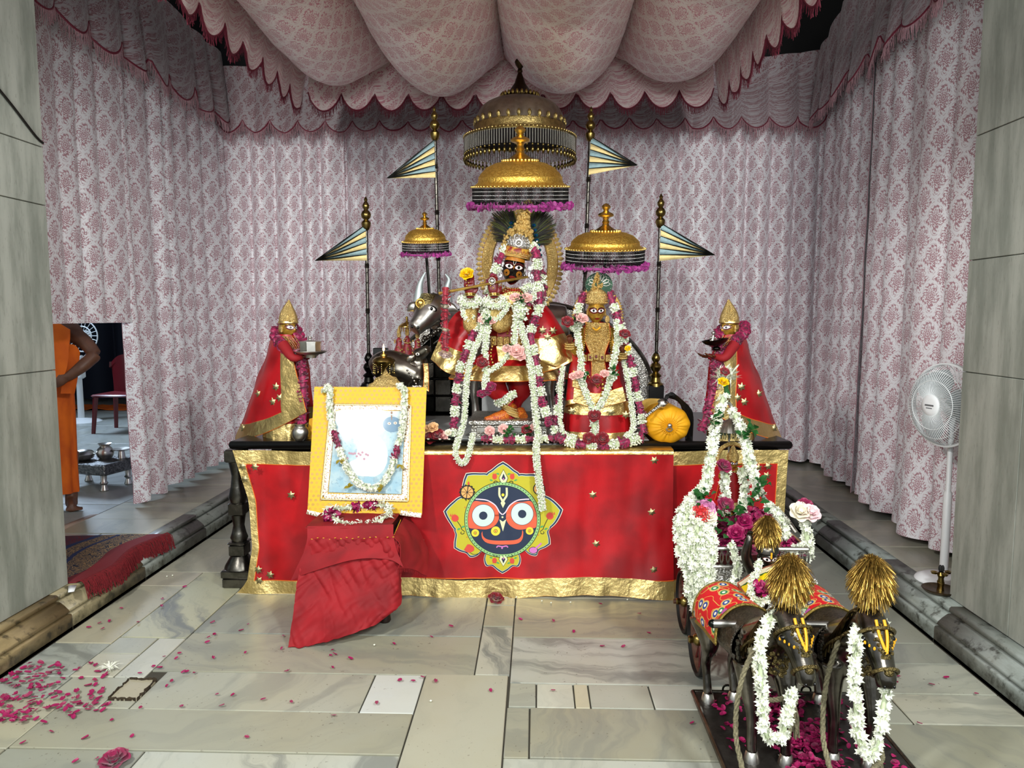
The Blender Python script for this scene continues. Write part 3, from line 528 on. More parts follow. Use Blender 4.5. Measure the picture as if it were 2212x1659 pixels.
ep('pale',[(868,575),(900,625),(868,692),(836,625)],10); ep('yellow',circ((868,518),20),10); ep('pale',circ((862,813),13),9); ep('pale',[(822,842),(866,872),(912,838),(868,1000)],9,(867,880))
sm=[(600,992),(612,1060),(680,1105),(862,1120),(1050,1100),(1110,1050),(1122,970),(1136,1000),(1125,1090),(1060,1150),(862,1172),(670,1150),(600,1090),(588,1020)]
u=smooth_path(sm[:7],24); d=smooth_path(sm[:6:-1],24); EMD.grid(np.stack([epos(u,9),epos(d,9)],0)[::-1],EK.index('coral'))
for c,r in (((508,1013),50),((773,993),60),((1218,988),50)): ep('yellow',circ(c,r),9); ep('black',circ(c,r*.42),10); ep('yellow',circ(c,r*.33),11); ep('red',circ(c,r*.18),12)
line('pink',[(785,1210),(805,1190),(860,1198),(915,1190),(935,1208)],16,9); ep('pink',circ((858,1216),12),9)
for y0,s in ((285,1),(1375,-.85)):
    ep('black',[(874,y0-104*s),(937,y0+10*s),(915,y0+65*s),(874,y0+88*s),(833,y0+65*s),(813,y0+10*s)],4); ep('pale',[(874,y0-96*s),(930,y0+10*s),(910,y0+60*s),(874,y0+80*s),(838,y0+60*s),(820,y0+10*s)],5); ep('navy',[(876,y0-50*s),(902,y0+15*s),(876,y0+45*s),(850,y0+15*s)],6); ep('pink',[(876,y0+5*s),(886,y0+25*s),(876,y0+40*s),(866,y0+25*s)],7)
    for sx in (-1,1):
        t=A(874+sx*115,y0-8*s); ep('red',circ(t,30,20,36),5); 
        for q in (-1,0,1): ep('red',[t+A(q*18-9,-25*s),t+A(q*18,-48*s),t+A(q*18+9,-25*s)],5)
        for q in ((72,-45),(160,38)): ep('leaf',[A(874+sx*q[0],y0+q[1]*s)+A(sx*a,b) for a,b in ((-24,6),(0,-12),(24,-6),(0,12))],5)
        a=np.linspace(0,4.6,16); line('black',np.stack([874+sx*(108-(34-6*a)*np.cos(a)),y0+(72-(28-5*a)*np.sin(a))*s],1),9,5)
for sx in (-1,1):
    b=A(862+sx*620,825 if sx<0 else 797); ep('red',circ(b,48,24,46),5)
    for q in (-1,0,1): ep('red',[b+A(sx*30+q*24-12,-25),b+A(sx*30+q*28,-62),b+A(sx*30+q*24+12,-20)],5)
    line('black',[b+A(-sx*30,40),(862+sx*545,930),(862+sx*530,970),(862+sx*490,1000)],8,5); a=np.linspace(0,4.4,14); line('black',np.stack([862+sx*(530-(32-6*a)*np.cos(a)),1020+(28-5*a)*np.sin(a)-10],1),8,5)
    for q in ((570,965),(515,935)): ep('leaf',[A(862+sx*q[0],q[1])+A(a,b2) for a,b2 in ((-26,8),(0,-14),(26,-6),(0,14))],5)
ep('black',circ((402,482),92,40),5); ep('peach',circ((402,482),78,40),6)
for i in range(14): a=i*2*pi/14; ep('black',circ((402+90*math.cos(a),482+88*math.sin(a)),16,10),5)
for i in range(4): a=i*pi/4+.1; line('black',[(402-78*math.cos(a),482-78*math.sin(a)),(402+78*math.cos(a),482+78*math.sin(a))],6,7,4)
line('black',[(418,390),(402,482),(386,595)],10,7,6); ep('red',[(420,335),(434,365),(418,392),(405,365)],6)
ep('black',circ((1340,440),80,36),5); ep('peach',circ((1340,440),66,36),6)
lo=[(360,1235),(385,1195),(405,1165),(435,1165),(465,1180),(490,1200),(495,1240),(470,1262),(430,1275),(390,1265)]; ep('red',lo,5); line('black',[(440,1275),(500,1300),(580,1278)],6,5)
ep('black',circ((1268,1243),60,24,44),5); ep('pink',circ((1266,1243),52,24,38),6); line('pink',[(1300,1215),(1340,1180),(1372,1150)],22,6,6)
for q in ((690,400),(1055,382),(372,680),(398,1072),(1332,1045)): ep('red',circ(q,7,8),5)
o=obj('printed_medallion',EMD,[EM[k] for k in EK],AC,label='printed medallion of a dark round-eyed smiling face in eight yellow petals',angle=180)
# ------------------------------------------------------------ stool and its red cloths
ST=thing('low_stool','low dark wooden stool under red cloths in front of the altar','stool',(-.9,3.6,0)); WOOD=mat('dark_turned_wood','2a1a12',.45,0,.4,30)
SX0,SX1,SY0,SY1,SZ=-1.1,-.72,3.43,3.76,.47
m=MB(); m.box((SX0,SY0,SZ-.05),(SX1,SY1,SZ),.01); obj('seat',m,WOOD,ST)
for x in (SX0+.03,SX1-.02):
    for y in (SY0+.03,SY1+.05 if x>-.9 else SY1-.03):
        m=MB(); m.lathe([(.024,0),(.03,.01),(.026,.05),(.02,.06),(.028,.08),(.024,.2),(.03,.32),(.022,.36),(.03,.42)],14,(x,y,0)); obj('leg',m,WOOD,ST)
m=MB(); g=sheet([[(650,1215,3.40),(672,1166,3.415),(760,1164,3.415),(842,1160,3.42),(866,1180,3.44)],[(645,1250,3.38),(700,1250,3.39),(770,1240,3.39),(850,1230,3.40),(868,1250,3.43)],[(636,1310,3.30),(700,1320,3.31),(780,1310,3.32),(845,1290,3.36),(865,1300,3.40)],[(630,1360,3.22),(700,1372,3.22),(780,1345,3.26),(835,1320,3.31),(860,1312,3.36)],[(624,1398,3.165),(650,1397,3.17),(735,1378,3.20),(815,1345,3.28),(852,1318,3.34)]],90,60,.010,22,3)
n2=noise2(g[:,:,0]*1.3+g[:,:,2]*.9,g[:,:,2]*.5,40,12); n3=noise2(g[:,:,0]-g[:,:,2],g[:,:,2],55,22); g[:,:,1]-=.020*np.abs(n2)+.012*np.abs(n3); g[:,:,2]=np.maximum(g[:,:,2],.004)
cloth(m,g,.003); obj('draped_cloth',m,REDD,loc=(-1,3.3,.2),label='crumpled red cloth hanging from the stool to a pointed corner on the floor',cat='cloth',angle=180)
SC=thing('stool_cover','deep red cotton cover with yellow stitching over the stool seat','cloth',(-.9,3.6,SZ))
m=MB(); x=np.linspace(SX0-.015,SX1+.015,40)[:,None]; y=np.linspace(SY1+.01,SY0-.004,24)[None]; g=np.stack([x+0*y,y+0*x,SZ+.006+.006*np.abs(noise2(x+0*y,y+0*x,18,4))],2); cloth(m,g,.004); obj('top_panel',m,REDD,SC,angle=180)
m=MB(); g=sheet([[(664,1137,3.432),(760,1136,3.432),(850,1133,3.432)],[(664,1148,3.422),(760,1147,3.422),(850,1142,3.422)],[(664,1163,3.412),(760,1162,3.412),(850,1156,3.412)],[(655,1195,3.40),(760,1190,3.395),(858,1190,3.40)],[(628,1255,3.385),(665,1238,3.38),(760,1210,3.38),(835,1208,3.385),(872,1225,3.39)]],60,20,.006,26,7); cloth(m,g,.003); obj('front_flap',m,REDD,SC,angle=180)
m=MB(); g=sheet([[(848,1159,3.41),(862,1135,3.58),(876,1112,3.76)],[(862,1178,3.40),(882,1160,3.57),(900,1140,3.74)],[(862,1215,3.39),(900,1200,3.54),(922,1185,3.70)],[(858,1228,3.38),(890,1230,3.46),(922,1245,3.56)]],40,22,.006,30,9); cloth(m,g,.003); fl=obj('side_flap',m,REDD,SC,angle=180); f=MB(); fringe(f,g[:,-1],.018,.004); obj('frayed_edge',f,REDD,SC,kind='stuff',smooth=False)
m=MB(); ST_Y=mat('yellow_thread','d8a02a',.6)
for t in np.linspace(0,1,15): a=P(672+176*t,1163.5-3*t+R(-2,2),3.405); m.tube(np.array([a,a+A(.008,-.001,R(-.002,.002))]),.0018,5)
for t in np.linspace(.05,.95,10): a=P(850+15*t,1158-34*t,3.42+.22*t); m.tube(np.array([a,a+A(.002,.010,.004)]),.0018,5)
obj('stitching',m,ST_Y,SC,kind='stuff')
# ------------------------------------------------------------ framed picture in a yellow cloth border
def RP(px,py,off=0.):
    d=ray(px,py); n=A(0,-.938,.347); q=A(0,3.70,.50)-n*off; return E0+d*((q-E0)@n/(d@n))
PIC=thing('framed_picture','glazed devotional picture in a yellow brocade border with silver lace, leaning on the stool','picture',RP(790,1110)); PN=A(0,-.938,.347)
def quadgrid(c,nu,nv,off,wob=0.,seed=1):
    c=[RP(*p) for p in c]; u=np.linspace(0,1,nu)[:,None,None]; v=np.linspace(0,1,nv)[None,:,None]; g=(c[0]*(1-u)+c[1]*u)*(1-v)+(c[3]*(1-u)+c[2]*u)*v
    return g+PN*(off+(wob*noise2(g[:,:,0],g[:,:,2],14,seed) if wob else 0*g[:,:,0]))[:,:,None]
def yel():
    n=NT('yellow_brocade'); x,y,_=n.xyz(n.coord('UV')); n.env=dict(a=n.ex('x*38+floor(y*44)*.5',x=x,y=y),b=n.ex('y*44',y=y)); r=n.ex('sqrt((frac(a)-.5)*(frac(a)-.5)+(frac(b)-.5)*(frac(b)-.5))'); f=n.ex('lt(r,.32)*(.45+.4*gt(sin(a*.9+b*.7),0))',r=r)
    n.set(Base_Color=n.mix(f,hx('dfb010'),hx('b3870e')),Roughness=n.ex('.6-f*.2',f=f)); n.b.inputs['Sheen Weight'].default_value=.2; return n.m
m=MB(); g=quadgrid([(680,836),(922,837),(912,1112),(665,1108)],50,56,.003,.003); cloth(m,g,.004); obj('yellow_border',m,yel(),PIC,angle=180)
m=MB(); g=quadgrid([(700,850),(908,850),(900,1095),(690,1092)],2,2,-.032); cloth(m,g,.02); obj('backing_board',m,WOOD,PIC)
def lace(pts,w,name,M,off=.013):
    m=MB(); 
    for a,b in zip(pts,pts[1:]):
        a,b=RP(*a)+PN*off,RP(*b)+PN*off; d=(b-a)/np.linalg.norm(b-a); q=np.cross(d,PN); n=int(np.linalg.norm(b-a)/.006); t=np.linspace(0,1,n)[:,None]; p=a+(b-a)*t; h=PN*(.0025*np.abs(np.sin(np.arange(n)*1.1)))[:,None]
        m.grid(np.stack([p-q*w/2,p-q*w*.2+h,p+q*w*.2+h,p+q*w/2],1))
    return obj(name,m,M,PIC)
def lacem(name,c,d):
    n=NT(name); v=n.coord('Object'); w=n.noise(150,2,.5,v); n.set(Base_Color=n.mix(n.ex('sst(.45,.6,w)',w=w),hx(c),hx(d)),Metallic=.8,Roughness=.3); n.bump(w,.5,.004); return n.m
LACE=lacem('silver_lace','efe6d2','8a6a4a'); o=[(721,880),(883,881),(876,1076),(702,1073),(721,880)]
lace(o,.030,'silver_lace',LACE); lace([(716,875),(888,877),(882,1083),(695,1079),(716,875)],.010,'twisted_cord',mat('pale_gold_cord','d9c08e',.4,.6,.4,200),.015); lace([(664,1106),(692,1113)],.022,'silver_lace',LACE,.010); lace([(690,1112),(725,1108)],.02,'silver_lace',LACE,.009); lace([(866,1108),(911,1114)],.024,'silver_lace',LACE,.012)
def pic():
    n=NT('pale_blue_print'); v=n.coord('Object'); a=n.noise(9,4,.6,v); b=n.noise(38,4,.65,v); x,y,z=n.xyz(v)
    c=n.mix(n.ex('sst(.35,.65,a)',a=a),hx('8fb7c6'),hx('c3d3cf')); c=n.mix(n.ex('sst(.55,.62,b)*.5',b=b),c,hx('6c8fa4')); c=n.mix(n.ex('sst(.12,.02,z)*sst(.4,.6,b)*.8',z=z,b=b),c,hx('b7a678')); n.set(Base_Color=c,Roughness=.5); return n.m
m=MB(); g=quadgrid([(727,889),(876,889),(868,1068),(711,1064)],12,12,.0125); m.grid(g); obj('print',m,pic(),PIC)
pm=[mat('print_'+k,v,.6) for k,v in (('skin','d9cfbf'),('robe','dfe6e4'),('mark','8a5a2a'),('rose','b88a9a'),('deep','5f86a0'))]; m=MB()
def pe(k,px,py,rx,ry,lay=.0145,n=18): t=np.arange(n)*2*pi/n; m.fan(np.array([RP(px+rx*math.cos(a),py+ry*math.sin(a))+PN*lay for a in t])[::-1],k)
pe(1,805,985,34,46,.0137); pe(0,806,925,13,16,.0141); pe(1,790,1010,40,20,.0139); pe(4,848,918,20,17,.0137)
for q in ((742,905),(774,908),(790,920),(847,893)): pe(2,q[0],q[1],2,3,.0147); m.grid(np.array([[RP(q[0]-1.5,q[1]+5)+PN*.0145,RP(q[0]-.5,q[1]+16)+PN*.0145],[RP(q[0]+1.5,q[1]+5)+PN*.0145,RP(q[0]+.5,q[1]+16)+PN*.0145]]),2)
for q in ((842,916),(855,915)): pe(0,q[0],q[1],4,3,.0143); pe(2,q[0],q[1],1.3,1.3,.0146)
for i in range(12): pe(3,752+i*4,985+R(-9,9),2.5,2.5,.0143)
obj('printed_figure',m,pm,PIC,angle=180)
n=NT('picture_glass'); n.set(Base_Color=(1,1,1),Roughness=.02); n.b.inputs['Transmission Weight'].default_value=1; n.b.inputs['IOR'].default_value=1.45; tb=n.new('ShaderNodeBsdfTransparent'); gl=n.new('ShaderNodeBsdfGlossy'); gl.inputs['Roughness'].default_value=.06; fr=n.new('ShaderNodeFresnel'); fr.inputs[0].default_value=1.6; ms=n.new('ShaderNodeMixShader'); n.link(n.ex('f*.8+.01',f=fr.outputs[0]),ms.inputs[0]); n.link(tb.outputs[0],ms.inputs[1]); n.link(gl.outputs[0],ms.inputs[2]); n.link(ms.outputs[0],n.t.nodes['Material Output'].inputs[0]); GLASS=n.m
m=MB(); g=quadgrid([(725,887),(878,887),(870,1070),(709,1066)],6,6,.0195); cloth(m,g,.002); obj('glass_pane',m,GLASS,PIC)
m=MB(); o=[RP(x,y) for x,y in ((792,840),(797,829),(806,826),(810,817),(822,812),(828,806),(833,795),(838,806),(846,812),(856,815),(862,824),(870,828),(872,840))]; m.prism(np.array(o)-PN*.0,PN*-.012)
obj('gilt_crest',m,GOLDJ,PIC,smooth=False)
# ------------------------------------------------------------ flowers and garlands
def star_t(n=6,cup=.9):
    V=[(0,0,-.35)];Fc=[]
    for i in range(n):
        a=2*pi*i/n; b=pi/n*.95; V+=[(.58*math.cos(a-b),.58*math.sin(a-b),.12),(.95*math.cos(a),.95*math.sin(a),cup*.42),(.58*math.cos(a+b),.58*math.sin(a+b),.12)]; k=1+3*i; Fc+=[(0,k,k+1),(0,k+1,k+2)]
    return np.array(V,float),np.array(Fc)
def bud_t():
    V=[(0,0,.9),(0,0,-.6)]+[(.55*math.cos(i*pi/2.5),.55*math.sin(i*pi/2.5),.15) for i in range(5)]; Fc=[]
    for i in range(5): j=(i+1)%5; Fc+=[(0,2+i,2+j),(1,2+j,2+i)]
    return np.array(V,float),np.array(Fc)
def pet_t():
    V=[(0,0,-.12)]+[(.62*math.cos(a),.9*math.sin(a)+.1,.16+.12*math.cos(2*a)) for a in np.arange(8)*pi/4]; return np.array(V,float),np.array([(0,1+i,1+(i+1)%8) for i in range(8)])
STAR,BUD,PET=star_t(),bud_t(),pet_t()
def tubescatter(mb,p,r,size,kind,mat_,dens=1.,core=None,jit=.35):
    L=plen(p); s=np.r_[0,np.cumsum(np.linalg.norm(np.diff(p,axis=0),axis=1))]; t,a,b=frames(p)
    if core is not None: mb.tube(p,r*(.5 if kind=='star' else .72),8,core)
    N=max(6,int(L*2*pi*r/(size*size)*dens)); u=rng.uniform(0,L,N); th=rng.uniform(0,2*pi,N); I=lambda q:np.stack([np.interp(u,s,q[:,k]) for k in range(3)],1)
    P0,T,Aa,Bb=I(p),I(t),I(a),I(b); d=Aa*np.cos(th)[:,None]+Bb*np.sin(th)[:,None]
    if kind=='pet':
        pos=P0+d*(r*rng.uniform(.45,.95,N))[:,None]; z=T*rng.choice([-1,1],N)[:,None]*.9+d*rng.uniform(.25,1.,N)[:,None]+rng.normal(0,.25,(N,3)); Rm=basis(z); tv,tf=PET
    else:
        pos=P0+d*(r*rng.uniform(.45 if kind=='star' else .7,1.02,N))[:,None]; Rm=basis(d+rng.normal(0,jit,(N,3))); tv,tf=STAR if kind=='star' else BUD
    mb.scatter(tv,tf,pos,Rm,size*rng.uniform(.8,1.2,N)*(.78 if kind=='star' else .72 if kind!='pet' else .8),mat_)
def white_mb(p,r,size=.012,kind='bud',dens=1.5):
    m=MB(); p=smooth_path(p,max(12,int(plen(np.asarray(p))/.012))); tubescatter(m,p,r,size,kind,0,dens,core=1); return m
def garland(label,pts,Y=None,r=.017,size=.012,kind='bud',dens=1.55,group=None,name='flower_garland',M=None,core=None):
    p=PL(pts,Y); 
    if kind=='pet': m=MB(); q=smooth_path(p,max(12,int(plen(p)/.012))); tubescatter(m,q,r,size,'pet',0,dens,core=1); mats=[M or ROSE,core or ROSE]
    else: m=white_mb(p,r,size,kind,dens); mats=[M or WFLO,core or GRNW]
    c=p.mean(0); return obj(name,m,mats,loc=c,label=label,cat='garland',group=group,smooth=False)
def striped(label,pts,Y=None,r=.026,seg=(.055,.062),size=.014,first=0,closed=False):
    p=smooth_path(PL(pts,Y),400,closed); L=plen(p); s=np.r_[0,np.cumsum(np.linalg.norm(np.diff(p,axis=0),axis=1))]; t=thing('flower_garland',label,'garland',p.mean(0)); x=0;k=first
    while x<L-.01:
        e=min(L,x+seg[k%2]*R(.85,1.15)); u=np.linspace(x,e,8); q=np.stack([np.interp(u,s,p[:,j]) for j in range(3)],1); m=MB()
        if k%2==0: tubescatter(m,q,r,size,'bud',0,1.6,core=1); obj('tuberose_segment',m,[WFLO,GRNW],t,smooth=False)
        else: tubescatter(m,q,r*.98,size*1.5,'pet',0,1.1,core=0); obj('rose_segment',m,[ROSE],t,smooth=False)
        x=e;k+=1
    return t
def rose_mesh(M):
    m=MB()
    for ring,(n,rad,lean,sz,z) in enumerate(((3,.18,.25,.5,.35),(4,.34,.5,.58,.28),(5,.55,.85,.66,.15),(6,.72,1.25,.7,.0))):
        for i in range(n):
            a=2*pi*i/n+ring*.7+R(-.15,.15); u=np.linspace(-1,1,5)[:,None]; v=np.linspace(0,1,5)[None]; w=sz*np.sin(pi*(.18+.72*v))**.7; x=u*w; y=.16*u*u*-1+.0*v; g=np.stack([x+0*v,y+.10*v**3*1.6+0*x,v*sz*1.25+0*x-.1],2)
            M1=rotz(a)@trs((0,rad,z-.3))@rotx(-lean); g=g@M1[:3,:3].T+M1[:3,3]; m.grid(g,0); m.grid((g-np.array([0,0,.012]))[:,::-1],0)
    m.ell((0,0,-.1),(.4,.4,.35),8,10,0); m.lathe([(.02,-.7),(.1,-.5),(.28,-.35),(.34,-.2)],8,mat=1); return m.mesh('rose',[M,LEAF])
RM={}
def rose(p,r,M=PINKR,label='',name='rose',group=None,face=(0,-.75,.6),parent=None):
    if M.name not in RM: RM[M.name]=rose_mesh(M)
    o=bpy.data.objects.new(name,RM[M.name]); C.objects.link(o); o.scale=(r,)*3; d=Vector((face[0]+R(-.2,.2),face[1],face[2]+R(-.2,.2))); o.rotation_euler=d.to_track_quat('Z','Y').to_euler(); o.location=p; 
    if parent is not None: o.parent=parent; o.location=np.asarray(p)-ORG[parent.name]; return o
    return tag(o,label,'flower',group)
def leaf_mb(m,p,d,l=.03,w=.012,mat_=0):
    d=np.asarray(d,float); d/=np.linalg.norm(d); s=np.cross(d,A(0,-.6,.8)); s/=np.linalg.norm(s)+1e-9; n=np.cross(s,d); u=np.linspace(0,1,5)[:,None]; W=w*np.sin(pi*np.clip(u,.02,.98))**.8
    c=np.asarray(p)+d*l*u+n*.15*l*np.sin(pi*u); m.grid(np.stack([c-s*W+n*W*.3,c,c+s*W+n*W*.3],1),mat_)
def sprig(label,p,n=7,l=.03,spread=.03,name='leaf_sprig'):
    t=thing(name,label,'leaves',p); p=np.asarray(p); m=MB(); m.tube(np.array([p-A(spread*.5,0,spread*.2),p,p+A(spread*.5,0,spread*.2)]),.002,5); obj('stem',m,LEAF,t)
    for i in range(n): d=A(R(-1,1),R(-1,-.2),R(-.4,1)); m=MB(); leaf_mb(m,p+rng.normal(0,spread*.4,3),d,l*R(.7,1.2),l*.36); obj('leaf',m,LEAF,t)
    return t
# ------------------------------------------------------------ heads, hands, umbrellas, pennants
EYEW=mat('enamel_white','f2f0ea',.25); EYEB=mat('enamel_black','080808',.2); RIMR=mat('enamel_dark_red','5a0f12',.35); GSKIN=mat('golden_skin','c79a3a',.35,.6,.35,60); DSKIN=mat('dark_metal_skin','14110f',.25,.3); LIP=mat('enamel_lip','7a1a16',.35); BURNT=mat('ochre_paint','b8741a',.5,0,.3,90)
def fprof(x,z,a=.36,b=.43,c=.5):
    z=np.asarray(z,float); x=np.asarray(x,float); aa=a*(1-.34*np.clip(-z/.5,0,1)**1.6); q=np.clip(1-(x/aa)**2-(z/c)**2,0,None); y=-b*np.sqrt(q)
    y=y-.085*np.exp(-((x/.055)**2))*np.exp(-(((z+.09)/.07)**2))-.05*np.exp(-((x/.045)**2))*np.exp(-(((z-.03)/.11)**2))-.03*np.exp(-((x/.13)**2))*np.exp(-(((z+.26)/.05)**2))-.035*np.exp(-((x/.10)**2))*np.exp(-(((z+.42)/.07)**2)); return y
def head(root,M,skin,eye=.15,look=0.,tilak=None,cheek=None,brow=True,ears=True,maskc=None,jewel=None):
    m=MB(); nz,nt=30,40; z=np.sin(np.linspace(-pi/2,pi/2,nz))*.5; th=np.arange(nt)*2*pi/nt; g=np.zeros((nz,nt,3))
    for i,zz in enumerate(z):
        aa=.36*(1-.34*max(0,-zz/.5)**1.6)*math.sqrt(max(0,1-(zz/.5)**2)); bb=.43*math.sqrt(max(0,1-(zz/.5)**2)); x=aa*np.cos(th); y=bb*np.sin(th); fr=y<0; y=np.where(fr,fprof(x*.999,zz),y); g[i]=np.stack([x,y,np.full(nt,zz)],1)
    m.grid(g,cv=True); m.xf(M); obj('face',m,skin,root)
    def on(pts,off): pts=np.asarray(pts,float); return np.stack([pts[:,0],fprof(pts[:,0],pts[:,1])-off,pts[:,1]],1)
    def patch(mb,pts,off,mt):
        o=np.asarray(pts,float); c=o.mean(0); 
        for k in range(3): a,b=k/3,(k+1)/3; mb.grid(np.stack([on(c+(o-c)*a,off),on(c+(o-c)*b,off)],0)[::-1],mt,cv=True)
    al=lambda cx,cz,w,h,s: [(cx+w*math.cos(t)*(1 if True else 1),cz+h*math.sin(t)*(abs(math.sin(t))**.25)+.12*w*math.cos(t)*s) for t in np.arange(24)*2*pi/24]
    if maskc is not None:
        m=MB(); patch(m,al(-eye,.04,.17,.12,-1),.008,0); patch(m,al(eye,.04,.17,.12,1),.008,0); m.xf(M); obj('painted_mask',m,maskc,root)
    for s in (-1,1):
        m=MB(); cx=s*eye; patch(m,al(cx,.04,.135,.080,s),.012,2); patch(m,al(cx,.04,.118,.062,s),.018,0); patch(m,[(cx+look*.03+.045*math.cos(t),.045+.05*math.sin(t)) for t in np.arange(14)*2*pi/14],.025,1); m.xf(M); obj('eye',m,[EYEW,EYEB,RIMR if skin!=DSKIN else RIMR],root)
        if brow:
            m=MB(); q=smooth_path([(cx-s*.12,.115),(cx,.165),(cx+s*.15,.12)],12); m.tube(on(q,.006),.016,6,flat=.6); m.xf(M); obj('brow',m,EYEB if skin!=DSKIN else RIMR,root)
        if ears: m=MB(); m.ell((s*.36,.02,.0),(.045,.08,.13),8,10); m.ell((s*.375,-.02,-.14),(.05,.05,.06),8,10); m.xf(M); obj('ear',m,jewel or skin,root)
        if cheek:
            m=MB(); patch(m,[(s*.2+.095*math.cos(t),-.16+.10*math.sin(t)) for t in np.arange(20)*2*pi/20],.012,0); patch(m,[(s*.2+.025*math.cos(t),-.16+.03*math.sin(t)) for t in np.arange(10)*2*pi/10],.022,1); 
            for t in np.arange(12)*pi/6: m.tube(on([(s*.2+.035*math.cos(t),-.16+.04*math.sin(t)),(s*.2+.088*math.cos(t),-.16+.09*math.sin(t))],.014),.005,4,1)
            m.xf(M); obj('cheek_disc',m,[cheek,EYEB],root)
    m=MB(); patch(m,[(.10*math.cos(t),-.275+.035*math.sin(t)*(1 if math.sin(t)>0 else 1.3)) for t in np.arange(18)*2*pi/18],.01,0); m.xf(M); obj('mouth',m,LIP,root)
    if tilak:
        m=MB()
        for s in (-1,1): m.tube(on([(s*.035,.42),(s*.045,.25),(s*.03,.14),(0,.08)],.01),.014,5,0,flat=.5)
        m.tube(on([(0,.12),(0,.02),(0,-.06)],.006),np.array([.022,.03,.006]),6,1,flat=.5); m.xf(M); obj('forehead_mark',m,[EYEW,BURNT],root)
    return on
def hand_mb(p,d,n,size,curl=.3,side=1):
    """palm with four fingers and a thumb: p wrist, d along the hand, n palm normal"""
    d=np.asarray(d,float);d/=np.linalg.norm(d); n=np.asarray(n,float); n=n-d*n.dot(d); n/=np.linalg.norm(n); x=np.cross(d,n)*side; m=MB(); L=size
    m.tube(np.array([p-d*.08*L,p+d*.1*L,p+d*.28*L,p+d*.5*L]),np.array([.15,.19,.24,.22])*L,10,flat=.5,up=n)
    for k,(o,l) in enumerate(((-.165,.42),(-.055,.5),(.055,.47),(.165,.36))):
        b=p+d*.45*L+x*o*L; c1=curl; q=[b]; dd=d
        for j,f in enumerate((.42,.33,.25)): c=math.cos(c1); s=math.sin(c1); dd=d*math.cos(c1*(j+1)*.9)+n*math.sin(c1*(j+1)*.9); q.append(q[-1]+dd*l*f*L)
        m.tube(smooth_path(q,8),np.linspace(.075,.055,8)*L,7)
    b=p+d*.12*L-x*.17*L; m.tube(smooth_path([b,b-x*.12*L+d*.14*L+n*.05*L,b-x*.13*L+d*.30*L+n*.12*L],8),np.linspace(.08,.055,8)*L,7); return m
